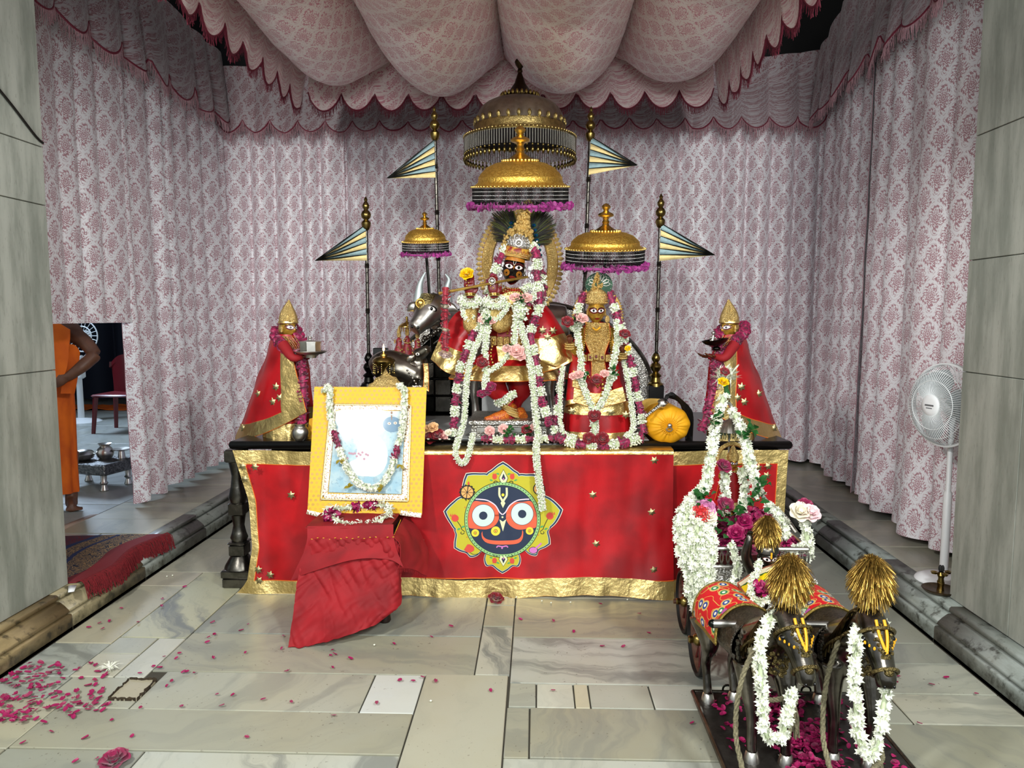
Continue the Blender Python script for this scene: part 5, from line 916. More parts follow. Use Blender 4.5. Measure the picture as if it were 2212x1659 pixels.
for s,(x,y),(x2,y2),e in ((-1,(1231,732),(1226,706),(1250,760)),(1,(1345,752),(1352,738),(1334,770))):
    m=MB(); limb(m,[(1262+(s+1)*28,712,4.08),(*e,4.02),(x,y+14,3.98)],[.028,.024,.018]); obj('arm',m,GSKIN,RS); p=P(x,y+8,3.97);q=P(x2,y2,3.96); h=hand_mb(p,q-p,A(.1,-1,.1),.062,.6,s); obj('hand',remesh(h,.0022,3),mat('brown_gilt_hand','5a2a12',.4,.3),RS); m=MB()
    for k in range(3): hoop(m,P(x,y+10+k*5,3.98),.024,.005,18,rotx(.2))
    obj('bangle',m,GOLDJ,RS)
m=MB()
for s in (-1,1):
    beads(m,smooth_path(PL([(1290+s*22,700),(1290+s*30,760),(1290+s*26,800),(1291,836)],4.0),60),.0055)
beads(m,smooth_path(PL([(1300,822),(1302,840),(1296,862),(1290,870)],3.95),16),.008); obj('bead_necklace',m,GOLDP,RS,kind='stuff')
m=MB(); q=PL([(1280,708),(1288,713),(1297,707)],3.99); m.tube(smooth_path(q,8),.005,6); obj('sandal_paste_mark',m,YELL,RS)
m=MB()
for s in (-1,1): c=P(1288+s*24,690,4.03); m.ell(c,(.013,.010,.022),8,10)
obj('earring',m,GOLDJ,RS)
# ------------------------------------------------------------ attendants
def attendant(label,X,Yb,s,base):
    """X maps x pixels (identity or mirrored), s=+1 looks towards +x"""
    t=thing('attendant_statue',label,'statue',(P(X(620),950,Yb)[0],Yb,TT)); f=lambda l:[(X(a[0]),*a[1:]) for a in l]
    rr=[(602,640,722,Yb,.8),(592,650,745,Yb,.7),(594,658,800,Yb,.75),(582,664,870,Yb,.8),(572,668,925,Yb,.8),(570,668,950,Yb,.8)]; rr=[(min(X(a),X(b)),max(X(a),X(b)),*c) for a,b,*c in rr]
    g=loft(rr,70,36,9,.03,3); obj('robe',ring_mesh(g,0,30),RED,t); obj('robe_hem',ring_mesh(g,29,36,.002),GOLDF,t)
    def cl(rows,nu=50,nv=50,wr=.006,sd=3): return sheet([f(r) for r in rows],nu,nv,wr,26,sd)
    g=cl([[(592,712,Yb+.10),(596,716,Yb+.02),(602,724,Yb-.03),(622,728,Yb-.07)],[(575,770,Yb+.14),(582,770,Yb+.03),(600,775,Yb-.06),(634,778,Yb-.10)],[(545,850,Yb+.17),(556,850,Yb+.04),(590,845,Yb-.08),(650,840,Yb-.13)],[(520,920,Yb+.18),(538,920,Yb+.04),(590,895,Yb-.09),(661,884,Yb-.15)],[(511,949,Yb+.16),(530,948,Yb+.03),(586,930,Yb-.09),(662,890,Yb-.15)]],60,60,.007)
    gc=g; n=60; k=int(n*.75); kv=int(n*.86); m=MB(); cloth(m,g[:k+1,:kv+1],.003); obj('cloak',m,RED,t,angle=180)
    q=g.copy(); q[:,:,1]-=.003; m=MB(); cloth(m,q[k:,:],.003); obj('cloak_border',m,GOLDF,t,angle=180); m=MB(); cloth(m,q[:k+1,kv:],.003); obj('cloak_hem',m,GOLDF,t,angle=180)
    pipe(q[k,:kv],.002,par=t); pipe(q[-1],.002,par=t); pipe(q[:k,kv],.002,par=t); pipe(q[:,-1],.002,par=t)
    g=cl([[(640,735,Yb+.0),(652,735,Yb+.05)],[(655,800,Yb-.02),(668,800,Yb+.08)],[(658,880,Yb-.02),(676,880,Yb+.1)],[(650,905,Yb-.02),(680,905,Yb+.1)]],16,40); m=MB(); cloth(m,g[:,:34],.003); obj('cloak_side',m,RED,t,angle=180); m=MB(); cloth(m,g[:,33:],.003); obj('gold_end',m,GOLDF,t,angle=180)
    for x,y in ((598,836),(606,860),(560,850),(590,868),(527,925)): 
        d=ray(X(x),y); q=gc.reshape(-1,3); L=((q-E0)@d)/(d@d); i=np.argmin(np.linalg.norm(q-E0-L[:,None]*d,axis=1)); star(t,q[i]+A(0,-.006,0),sc=1.05)
    M=trs(P(X(623),709,Yb),rotz(s*.95)@rotx(0),.122); head(t,M,GSKIN,maskc=RIMR,jewel=GOLDJ,eye=.17); 
    m=MB(); h=np.linspace(0,1,14); cx=-.03+.16*h-.30*h**2.2; 
    th=np.arange(26)*2*pi/26; rr=.44*(1-h**1.5*.94)*(1+.10*np.sin(pi*h)); V=np.stack([rr[:,None]*np.cos(th)*.92,rr[:,None]*np.sin(th)*1.05-cx[:,None]*-.6,np.repeat((.28+h*1.02)[:,None],26,1)],2); m.grid(V,cv=True); m.add(V[-1],[np.arange(26)[None]]); m.xf(M); obj('pointed_cap',m,GOLDJ,t)
    m=MB(); m.lathe([(.42,.20),(.46,.24),(.45,.32),(.42,.34)],26); m.ell((0,.22,-.05),(.36,.26,.42),10,16); m.xf(M); obj('gold_hood',m,GOLDF,t)
    m=MB(); g=np.array([smooth_path(PL(f([(618-6+i*6,728-abs(i-2),Yb-.085),(628+i*5,745,Yb-.10),(638+i*4,762,Yb-.105)])),12) for i in range(5)]); 
    for q in g: beads(m,q,.0038)
    obj('bead_necklace',m,GOLDJ,t)
    for dy,tp in ((-.11,0),(.05,8)):
        m=MB(); limb(m,f([(612+tp,745,Yb-.06+dy*.5),(632+tp,772,Yb-.06+dy),(652+tp*2,770,Yb-.04+dy*.9)]),[.032,.026,.016]); obj('arm',m,REDD,t); p=P(X(650+tp*2),771,Yb-.04+dy*.9); h=hand_mb(p,A(s*1,-.1,.12),A(0,0,1),.075,.25,1 if dy<0 else -1); obj('hand',remesh(h,.0025,3),mat('brown_gilt_hand','5a2a12',.4,.3),t)
    return t
YA=4.08
LA=attendant('golden-masked attendant statue with pointed cap and red cloak carrying a tray with an octagonal box',lambda x:x,YA,1,None)
RA=attendant('golden-masked attendant statue with pointed cap and red cloak carrying a bowl with a silver figurine',lambda x:2198-x if x<700 else x,4.10,-1,None)
# trays
TR=thing('silver_tray','round silver tray with raised rim held by the attendant','tray',P(671,765,3.94)); m=MB(); m.lathe([(0,0),(.06,.0),(.075,.006),(.088,.014),(.086,.018),(.07,.010),(0,.006)],36,P(671,765,3.94)); obj('dish',m,SILV,TR); m=MB(); m.lathe([(.03,-.02),(.035,-.005),(.05,0)],20,P(671,765,3.94)); obj('foot_ring',m,SILV,TR)
BX=thing('octagonal_box','octagonal silver lidded box on the round tray','box',P(670,761,3.94)); c=P(670,759,3.94); m=MB(); m.lathe([(.058,0),(.058,.046)],8,c); obj('box_body',m,SILV,BX,angle=20); m=MB(); m.lathe([(.061,.046),(.061,.054),(.02,.060),(.008,.062),(.006,.068),(.011,.074),(.008,.082),(0,.084)],8,c); obj('lid',m,SILV,BX,angle=20)
TR2=thing('silver_bowl','shallow tilted silver bowl held by the other attendant','bowl',P(1545,745,3.96)); m=MB(); m.lathe([(0,0),(.03,.001),(.055,.012),(.072,.03),(.069,.032),(.05,.018),(0,.008)],32,P(1546,746,3.96),M=roty(-.14)); obj('dish',m,PEWT,TR2); m=MB(); m.ell(P(1548,748,3.96)+A(0,0,-.012),(.022,.022,.012)); obj('foot_ring',m,PEWT,TR2)
m=MB(); c=P(1539,742,3.95); q=lambda *a:c+A(*a); b=MB(); b.tube(np.array([q(0,0,.0),q(0,0,.02),q(.002,-.004,.038),q(.002,-.004,.046)]),[.014,.013,.009,.005],10); b.ell(q(.002,-.006,.056),.010,8,10); b.tube(np.array([q(-.01,0,.036),q(-.02,-.012,.026),q(-.006,-.018,.034)]),.0038,6); b.tube(np.array([q(.012,0,.036),q(.02,-.012,.024),q(.010,-.02,.014)]),.0038,6); b.tube(np.array([q(-.004,-.004,.004),q(-.016,-.020,.014),q(-.008,-.022,-.004)]),.0048,6); b.tube(np.array([q(.006,-.004,.004),q(.020,-.016,.016),q(.016,-.02,-.004)]),.0048,6); b.ell(q(0,0,.0),(.018,.016,.005),6,10); fg=remesh(b,.0018,2); obj('silver_figurine',fg,SILV,loc=c,label='tiny crouching silver figurine sitting in the shallow bowl',cat='figurine')
# ------------------------------------------------------------ cow and calf
def cowmesh(parts,v): 
    m=MB()
    for p,r in parts: q=smooth_path(np.asarray(p,float),20); m.tube(q,np.interp(np.linspace(0,1,20),np.linspace(0,1,len(r)),r),16)
    return remesh(m,v,6)
SC_=thing('cow_statue','large silver cow statue with tall pale horns standing behind the tall deity','statue',(-.2,4.75,TT)); s=4.7/F
B=lambda px,py,Y=4.72:P(px,py,Y)
parts=[([B(1228,700),B(1190,705),B(1120,715),B(1050,715),B(1005,715,4.70)],[.12,.165,.165,.165,.13]),([B(1010,712,4.70),B(975,705,4.62),B(945,685,4.52)],[.13,.105,.085]),
 ([B(948,655,4.50),B(930,672,4.44),B(910,694,4.38),B(896,708,4.35)],[.082,.095,.072,.044]),([B(905,700,4.37),B(893,712,4.345)],[.054,.050])]
for x,y0,Yq in ((1025,900,4.66),(1000,905,4.82),(1190,900,4.66),(1212,900,4.80)): parts.append(([P(x-4,750,Yq),P(x,810,Yq),P(x-2,840,Yq),P(x+3,880,Yq)*A(1,1,0)+A(0,0,TT+.06),P(x+1,y0,Yq)*A(1,1,0)+A(0,0,TT+.005)],[.085,.05,.036,.024,.034]))
obj('body',cowmesh(parts,.012),SILV,SC_)
for px,dx,top in ((904,-1,(919,588)),(966,1,(962,592))):
    m=MB(); q=smooth_path(PL([(px,652),(px+(2 if dx<0 else 0),622),(px+(7 if dx<0 else 4),604),top],4.44 if dx<0 else 4.50),20); m.tube(q,np.linspace(.034,.005,20),12); obj('horn',m,SILS,SC_)
    m=MB(); e=PL([(905 if dx<0 else 952,662),(890 if dx<0 else 972,664),(880 if dx<0 else 990,672)],4.50 if dx<0 else 4.46); m.tube(smooth_path(e,12),np.array([.012,.02,.026,.03,.032,.032,.03,.027,.022,.016,.01,.004]),10,flat=.4); obj('ear',m,SILV,SC_)
m=MB(); ec_=P(933,667,4.365); m.ell(ec_,(.032,.014,.020),8,12,1,roty(.35)); m.ell(ec_-A(0,.009,0),(.024,.010,.013),8,12,0,roty(.35)); m.ell(ec_-A(0,.016,0),(.010,.008,.011),6,8,1); obj('eye',m,[EYEW,EYEB],SC_)
m=MB(); g=sheet([[(900,640,4.46),(918,634,4.41),(940,640,4.42)],[(897,660,4.42),(912,655,4.375),(934,652,4.375)],[(894,690,4.38),(900,682,4.35),(912,676,4.35)]],20,20,.002,60); cloth(m,g,.006); obj('chased_headpiece',m,mat('gilt_chased','a89a6a',.3,1.,.5,120,.6,140),SC_)
m=MB(); c=P(908,655,4.365); m.ell(c,(.018,.008,.020),8,12); hoop(m,c,.026,.004,18,rotx(pi/2)); obj('forehead_boss',m,GOLDP,SC_)
m=MB(); hp2=smooth_path(PL([(958,672,4.42),(955,700,4.43),(938,722,4.42),(915,734,4.45)],),26)
for q in hp2: m.ell(q+rng.normal(0,.004,3),rng.uniform(.012,.018),6,8)
obj('chain_collar',m,DSIL,SC_); m=MB(); m.ell(P(903,708,4.30),(.007,.006,.009),6,8); m.ell(P(890,706,4.30),(.007,.006,.009),6,8); obj('nostril',m,PEWT,SC_)
CF=thing('calf_statue','grey silver calf statue with raised muzzle in front of the large cow','statue',(P(860,860,4.3)[0],4.3,TT)); B=lambda px,py,Y=4.3:P(px,py,Y)
parts=[([B(806,800),B(830,790),B(870,800),B(898,815)],[.06,.10,.10,.085]),([B(898,815),B(905,790),B(906,772)],[.085,.06,.045]),([B(902,768,4.28),B(915,760,4.26),B(926,752,4.24)],[.042,.034,.022])]
for x in (815,835,892,908): parts.append(([P(x,830,4.3),P(x,870,4.3),P(x,905,4.3)*A(1,1,0)+A(0,0,TT+.004)],[.045,.03,.03]))
obj('body',cowmesh(parts,.008),mat('grey_silver','8d877c',.3,1.,.3,12),CF); m=MB(); ex_=P(902,765,4.225); m.ell(ex_,(.012,.006,.009),6,10); m.ell(ex_-A(0,.005,0),(.005,.004,.006),6,8,1); obj('eye',m,[EYEW,EYEB],CF)
m=MB(); m.tube(smooth_path(PL([(895,768),(884,776),(876,790)],4.24),10),np.array([.006,.012,.018,.02,.02,.018,.016,.012,.008,.003]),10,flat=.4); obj('ear',m,mat('grey_silver','8d877c',.3,1.,.3,12),CF)
m=MB(); beads(m,smooth_path(PL([(884,784,4.24),(898,789,4.22),(914,786,4.24)]),20),.004); beads(m,smooth_path(PL([(880,800,4.21),(890,815,4.20),(902,835,4.2)]),20),.007); obj('neck_chain',m,SILV,CF)
strip(CF,'gold_caparison',[(914,785),(916,810),(914,840)],[(924,785),(926,812),(926,846)],4.22,GOLDF,wr=.006)
# ------------------------------------------------------------ parasols and pennants
chattra('largest gold parasol with bead and petal fringe over the tall deity',1124,404,4.30,.283,.155,.125,.16,1,GOLDJ and chased('embossed_parasol_gold','f6cf66','d6a544',.5,60,.25))
PG=bpy.data.materials['embossed_parasol_gold']
chattra('medium gold parasol with bead and petal fringe over the deity with the green headdress',1307,537,4.25,.229,.105,.115,.15,1,PG,pole=[(1308,560),(1300,640),(1296,700)])
chattra('smallest gold parasol with petal fringe above the horns of the cow',919,522,4.5,.143,.085,.085,.15,1,PG,pole=[(919,530),(925,600),(930,680),(934,760)])
# silver parasol
def fluted():
    c=P(1123,291,4.75); t=thing('ceremonial_parasol','hanging fluted silver parasol with tiers of drop pendants, topmost of the parasols','parasol',c); T=trs(c,rotx(.02)); Rd=.355
    m=MB(); pr=np.array([(.30,.22),(.5,.20),(.66,.165),(.74,.12),(.785,.075),(.80,.05)]); n=120; a=np.arange(n)*2*pi/n; f=1+.018*np.abs(np.sin(a*14)); pr=smooth_path(pr,16); g=np.stack([pr[:,:1]*Rd*f*np.cos(a),pr[:,:1]*Rd*f*np.sin(a),np.repeat(pr[:,1:],n,1)],2); m.grid(g,cv=True); m.xf(T); obj('dome',m,mat('smoky_silver','a59d8c',.36,1.,.3,14),t)
    m=MB(); pr=np.array([(.80,.055),(.815,.04),(.815,.02),(.83,.0),(.9,-.01),(1,-.02),(1.01,-.028),(.98,-.03)]); m.lathe(np.c_[pr[:,0]*Rd,pr[:,1]],90)
    for i in range(28): b=2*pi*i/28; m.ell((.80*Rd*math.cos(b),.80*Rd*math.sin(b),.07),(.012,.012,.022),6,8)
    for i in range(90): b=2*pi*i/90; m.ell((1.0*Rd*math.cos(b),1.0*Rd*math.sin(b),-.022),.006,5,6)
    m.xf(T); obj('gilt_rim',m,mat('gilt_bronze_rim','c0aa6c',.36,1.,.4,40,.3,120),t)
    m=MB(); m.lathe([(.30*Rd,.225),(.31*Rd,.235),(.20*Rd,.26),(.10*Rd,.31),(.05*Rd,.36),(.03*Rd,.38)],48); m.xf(T); obj('top_cone',m,mat('dark_bronze','3a2c1c',.35,1.),t)
    m=MB()
    for i in range(26): b=2*pi*i/26; m.ell((.33*Rd*math.cos(b),.33*Rd*math.sin(b),.235),(.009,.009,.016),6,8)
    m.xf(T); obj('petal_ring',m,BRASS,t)
    m=MB(); m.lathe([(.010,.37),(.018,.385),(.012,.40),(.026,.42),(.034,.44),(.026,.455),(.013,.465),(.02,.475),(.026,.49),(.022,.505),(.01,.515),(.014,.525),(.006,.545),(.006,.95)],18); m.xf(T); obj('finial',m,mat('dark_bronze','3a2c1c',.35,1.),t)
    oc=np.array([(1,0,0),(-1,0,0),(0,1,0),(0,-1,0),(0,0,1.),(0,0,-1.)]); of=np.array([(0,2,4),(2,1,4),(1,3,4),(3,0,4),(2,0,5),(1,2,5),(3,1,5),(0,3,5)])
    m=MB(); n=132; a=np.arange(n)*2*pi/n; I=np.tile(np.eye(3),(n,1,1)); q=lambda z:np.stack([Rd*.985*np.cos(a),Rd*.985*np.sin(a),np.full(n,z)],1)
    for k in range(16): m.scatter(oc*A(.0058,.0058,.0044),of,q(-.032-.0056*k),I,1.,0)
    n=66; a=np.arange(n)*2*pi/n; I=np.tile(np.eye(3),(n,1,1)); m.scatter(oc*A(.008,.008,.010),of,q(-.126),I,1.,1); m.scatter(oc*A(.0125,.0125,.026),of,q(-.156),I,1.,1); m.tube(q(-.032)[:], .004,5,1,closed=True); m.xf(T); obj('pendant_fringe',m,[mat('dull_chain','9a9890',.3,1.),mat('brass_drops','9a8a52',.28,1.)],t,kind='stuff',smooth=False)
    m=MB(); m.lathe([(Rd*.96,-.03),(Rd*.965,-.15)],60); m.xf(T); obj('chain_curtain',m,mat('near_black_lining','181512',.8),t) if False else None
    m=MB(); m.lathe([(.02,.0),(.5*Rd,.0),(.97*Rd,-.028)],60); m.xf(T); obj('dark_lining',m,mat('near_black_lining','120f0d',.8),t)  # near-black disc closing the underside of the dome
fluted()
def pbase(t,b):
    m=MB(); m.lathe([(.055,-.06),(.05,-.04),(.035,-.03),(.03,.0),(.042,.012),(.03,.024),(.018,.034),(.03,.05),(.038,.07),(.03,.09),(.016,.10),(.026,.115),(.03,.13),(.022,.15),(.012,.165)],18,b); obj('turned_base',m,PEWT if b[0]<0 else BRASS,t); m=MB(); m.box((b[0]-.05,b[1]-.05,TT),(b[0]+.05,b[1]+.05,b[2]-.05),.005); obj('base_block',m,BLACK,t)
pennant('metal pennant flying beside the silver parasol on the cow side, the higher of that pair',(938,237),[(938,303),(837,385),(941,384)],(953,800),4.92,side=1)
pennant('metal pennant flying beside the silver parasol on the fan side, with a crumpled inner end',(1277,238),[(1277,296),(1376,357),(1271,378)],(1255,830),4.92,side=-1)
pennant('lower metal pennant with black turned base above the oil lamp and calf',(790,432),[(790,486),(682,563),(793,563)],(797,815),4.92,base=pbase,side=1)
pennant('lower metal pennant with brass turned base above the yellow cushion',(1428,426),[(1428,483),(1543,551),(1424,564)],(1416,815),4.92,base=pbase,side=-1)
# ------------------------------------------------------------ garlands of the tall deity
striped('thick white and crimson striped garland framing the tall deity from crown to table',[(1094,530,4.10),(1080,560,4.06),(1068,590,4.04),(1058,620,4.05),(1052,650,4.03),(1038,690,4.0),(1020,725,3.98),(1005,765,3.965),(993,800,3.955),(987,840,3.965),(983,880,3.965),(981,915,3.96),(980,943,3.95)],r=.024)
striped('striped garland falling from the ear of the tall deity on the consort side',[(1150,525,4.10),(1160,560,4.06),(1160,600,4.05),(1166,640,4.03),(1160,680,4.02),(1146,715,4.0),(1152,755,3.97),(1160,800,3.96),(1168,850,3.95),(1178,890,3.95),(1188,918,3.95)],r=.026)
striped('second striped garland curling around the shoulder of the tall deity beside the halo',[(1168,575,4.12),(1173,620,4.08),(1172,655,4.07),(1150,640,4.0),(1140,660,3.99)],r=.022,first=1)
striped('striped crimson and white garland lying along the table edge before the pedestal',[(1040,947,3.93),(1080,949,3.925),(1120,949,3.925),(1165,948,3.93),(1200,946,3.94)],r=.020,first=1)
JS=dict(r=.0155,size=.0105)
garland('long jasmine garland of the tall deity ending in a loop over the table edge',[(1052,690,4.0),(1040,720,3.97),(1022,765,3.95),(1010,810,3.94),(1006,860,3.94),(1003,905,3.935),(995,935,3.91),(987,958,3.84),(984,980,3.815),(992,998,3.81),(1004,999,3.81),(1012,982,3.815),(1018,958,3.84),(1022,938,3.9)],**JS)
garland('long jasmine garland of the tall deity hanging far down over the red cloth',[(1112,662,4.0),(1124,700,3.98),(1136,745,3.96),(1147,795,3.94),(1153,850,3.94),(1158,900,3.935),(1162,940,3.90),(1158,968,3.83),(1161,1010,3.80),(1167,1060,3.79),(1173,1103,3.785)],r=.0185,size=.0105)
TS=dict(r=.017,size=.0125,kind='bud')
garland('tuberose garland from the chest of the tall deity to the rose bunch above the knee',[(1058,690,3.97),(1052,720,3.96),(1048,755,3.95),(1049,790,3.945),(1050,825,3.945)],**TS)
garland('tuberose garland from the collar roses to the hip roses of the tall deity',[(1122,645,4.0),(1116,680,3.97),(1112,715,3.96),(1110,745,3.95)],**TS)
garland('thin tuberose strand slanting from pink roses to the knee of the tall deity',[(1104,752,3.945),(1096,770,3.945),(1076,790,3.94),(1060,800,3.94),(1048,815,3.935),(1046,842,3.935)],r=.013,size=.011)
garland('fluffy white tuberose bunch on the collar of the tall deity beside the pink roses',[(1118,655,3.985),(1126,672,3.97),(1122,688,3.965)],r=.036,size=.016)
garland('white tuberose wreath over the shoulder of the tall deity below the striped garland',[(1128,628,4.03),(1142,618,4.04),(1158,628,4.05),(1160,648,4.02)],r=.02,size=.012)
garland('bunch of white tuberose buds at the chest of the tall deity on the cow side',[(1058,672,3.975),(1048,684,3.965),(1044,700,3.96)],r=.026,size=.014)
for lb,x,y,Yq,rx in (('white flower bracelet on the raised hand with the yellow rose',1015,650,3.975,20),('white flower bracelet around the wrist with the round brooch',1069,652,3.975,20)):
    c=P(x,y,Yq); pts=[(x+rx*math.cos(t),y+9*math.sin(t),Yq-.04*math.sin(t)) for t in np.linspace(0,2*pi,11)]; garland(lb,pts,r=.019,size=.012)
garland('drooping white flower loop under the bracelet of the yellow rose hand',[(1001,655,3.97),(1000,676,3.965),(1012,690,3.96),(1026,682,3.96)],r=.013,size=.011)
garland('slanting white flower armlet on the forearm by the brooch hand',[(1060,685,3.965),(1072,690,3.955),(1090,672,3.955),(1098,655,3.97)],r=.014,size=.011)
c=P(1097,862,4.1); garland('white flower anklet slanting around the crossed ankles of the tall deity',[(1072,872,4.06),(1085,868,4.035),(1100,858,4.03),(1113,848,4.05)],r=.022,size=.012)
FT=thing('flower_garland','deep red rose strand with pale roses hanging from the end of the flute','garland',P(962,690,3.95))
for y0,y1 in ((620,657),(668,708),(717,758)): m=MB(); q=smooth_path(PL([(963,y0),(962,(y0+y1)/2),(962,y1)],3.955),16); tubescatter(m,q,.021,.019,'pet',0,1.3,core=0); obj('rose_segment',m,[mat('cherry_rose','a5122e',.45,0,.5,60,sheen=.3)],FT,smooth=False)
for y in (662,712): rose(P(962,y,3.95),.017,CREAM,name='cream_rose',parent=FT,face=(0,-.3,-1))
rose(P(962,766,3.95),.028,mat('blush_white_rose','f3dcd4',.6,0,.15,40),name='blush_rose',parent=FT,face=(0,-.5,-1))
YR=mat('yellow_rose','f2c40c',.5,0,.2,40); REDM=REDR
rose(P(1008,590,3.965),.027,YR,'yellow rose on the fingertips of the raised hand of the tall deity',face=(0,-.9,.5))
for x,y,M,lb,r in ((1112,641,PINKR,'pink rose on the collar of the tall deity beside green leaves',.022),(1138,642,PINKR,'pale pink rose on the shoulder garland of the tall deity',.022),(1116,757,PINKR,'large pink rose at the hip of the tall deity',.030),(1124,768,PINKR,'smaller pink rose tucked under the large hip rose of the tall deity',.022),(1094,752,PINKR,'half hidden pink rose beside the hip leaves of the tall deity',.018),
 (1042,782,REDM,'dark red rose at the hem of the tall deity',.024),(1060,835,ROSE,'crimson rose hanging at the knee of the tall deity',.022),(1040,850,ROSE,'lower crimson rose by the silver cow leg',.019),(1052,846,ROSE,'small crimson rose beside the lower knee rose',.017),(1042,690,PINKR,'pink rose on the chest garland by the flute strand',.018),(1062,692,PINKR,'pale pink rose on the chest garland by the armlet',.018)): rose(P(x,y,3.925 if y>740 else 3.95),r,M,lb)
for x,y,lb in ((1126,648,'green leaves between the collar roses of the tall deity'),(1104,750,'green leaves behind the hip roses of the tall deity'),(1052,692,'green leaves between the chest roses of the tall deity')): sprig(lb,P(x,y,3.95),9,.028,.025)
# ------------------------------------------------------------ garlands of the consort
striped('striped garland on the flute side of the smaller deity from headdress to elbow',[(1262,632,4.04),(1252,655,4.02),(1245,690,4.0),(1240,712,3.99)],r=.020,first=1); striped('striped garland on the cushion side of the smaller deity from headdress down the skirt',[(1316,632,4.05),(1328,665,4.02),(1336,690,4.0),(1346,715,3.99),(1350,735,3.98),(1360,775,3.99),(1371,820,3.99),(1380,865,3.985),(1386,905,3.975),(1390,935,3.96)],r=.022,first=1,seg=(.05,.075))
striped('striped garland between the two deities falling beside the smaller skirt',[(1214,800,4.06),(1208,850,4.03),(1202,890,4.0),(1196,920,3.98),(1200,938,3.96)],r=.020,first=1)
striped('thick striped garland curved along the table edge before the smaller deity',[(1200,944,3.95),(1225,952,3.93),(1258,960,3.905),(1295,963,3.90),(1330,960,3.905),(1362,952,3.925),(1388,944,3.945)],r=.028,first=1)
garland('jasmine garland draped on the flute side of the smaller deity',[(1246,700,3.985),(1250,740,3.965),(1256,780,3.955),(1254,805,3.95)],**TS); garland('jasmine garland draped on the cushion side of the smaller deity',[(1332,690,3.985),(1334,730,3.97),(1328,770,3.955),(1322,800,3.95)],**TS)
garland('wide tuberose V garland on the skirt of the smaller deity, flute side arm',[(1256,820,3.945),(1264,845,3.94),(1274,870,3.935),(1284,888,3.93)],**TS); garland('wide tuberose V garland on the skirt of the smaller deity, cushion side arm',[(1318,820,3.945),(1310,848,3.94),(1298,872,3.935),(1287,888,3.93)],**TS)
m=white_mb(PL([(1284,906,3.935),(1284,925,3.93),(1286,942,3.925)]),.022,.012); obj('flower_tassel',m,[WFLO,GRNW],loc=P(1284,920,3.93),label='white flower tassel under the red rose on the skirt of the smaller deity',cat='garland',smooth=False)
garland('long jasmine rope beside the skirt of the smaller deity next to the tall deity',[(1216,790,4.03),(1211,830,4.0),(1210,870,3.985),(1211,910,3.97),(1218,936,3.955),(1245,946,3.935)],r=.0125,size=.0105); garland('long jasmine rope beside the skirt of the smaller deity next to the cushion',[(1346,770,4.02),(1354,810,3.99),(1360,850,3.985),(1366,890,3.975),(1368,925,3.96),(1350,946,3.935)],r=.015,size=.0105)
garland('white flower cluster on the forearm of the smaller deity by its red rose',[(1232,712,3.96),(1244,702,3.965),(1256,702,3.975)],r=.018,size=.012); garland('white flower bracelet on the wrist of the smaller deity by the dark rose',[(1334,738,3.965),(1345,732,3.96),(1356,736,3.97)],r=.018,size=.012)
for x,y in ((1256,812),(1322,812)): garland('white tuberose knot at the %s shoulder of the V garland'%('flute side' if x<1290 else 'cushion side'),[(x-10,y-2),(x,y),(x+10,y+3)],3.94,r=.028,size=.014)
for x,y,M,lb,r in ((1226,694,REDM,'red rose in the raised hand of the smaller deity',.024),(1258,686,PINKR,'pink rose on the shoulder of the smaller deity',.024),(1350,720,REDM,'dark red rose above the lowered hand of the smaller deity',.022),(1250,808,PINKR,'pale pink rose on the V garland, flute side',.020),(1238,812,PINKR,'outer pink rose on the V garland, flute side',.016),(1306,806,PINKR,'blush rose on the V garland, cushion side',.018),(1288,820,REDM,'red rose at the waist of the smaller deity',.022),(1284,897,REDM,'red rose at the point of the V garland',.026),(1272,946,REDM,'first red rose on the thick edge garland of the smaller deity',.024),(1290,950,REDM,'middle red rose on the thick edge garland of the smaller deity',.018),(1302,946,REDM,'last red rose on the thick edge garland of the smaller deity',.026),(1356,752,YR,'small yellow flower in the lowered hand of the smaller deity',.012)): rose(P(x,y,3.90 if y<940 else 3.885),r,M,lb)
for x,y,lb in ((1240,692,'green leaves by the red rose of the smaller deity'),(1262,810,'green leaves by the pink roses of the V garland'),(1324,806,'large green leaves on the V garland by the cushion')): sprig(lb,P(x,y,3.93),9,.03,.025)
# ------------------------------------------------------------ garlands of attendants
def att_g(lb,X,Yb,a,b):
    garland('crimson rose garland around the neck of '+lb+', front fall',[(X(x),y,Yb+d) for x,y,d in a],r=.027,size=.024,kind='pet',M=ROSE); garland('crimson rose garland around the neck of '+lb+', collar loop',[(X(x),y,Yb+d) for x,y,d in b],r=.025,size=.024,kind='pet',M=ROSE)
att_g('the attendant with the box',lambda x:x,YA,[(640,755,-.125),(652,790,-.11),(655,840,-.12),(655,890,-.12),(652,925,-.12)],[(656,752,-.09),(648,730,-.03),(636,712,.06),(615,704,.10),(598,714,.08),(596,728,-.02),(610,746,-.10),(624,762,-.12),(636,772,-.12)])
att_g('the attendant with the figurine',lambda x:2198-x,4.10,[(638,760,-.125),(650,800,-.12),(660,850,-.13),(672,900,-.14),(684,930,-.14)],[(656,748,-.09),(648,728,-.03),(636,708,.06),(612,700,.10),(592,704,.08),(590,718,-.02),(606,736,-.10),(622,750,-.12),(634,764,-.125)])
garland('second fall of crimson roses beside the cloak of the attendant with the figurine',[(1560,735,4.0),(1546,775,3.98),(1540,800,3.98)],r=.018,size=.022,kind='pet',M=ROSE)
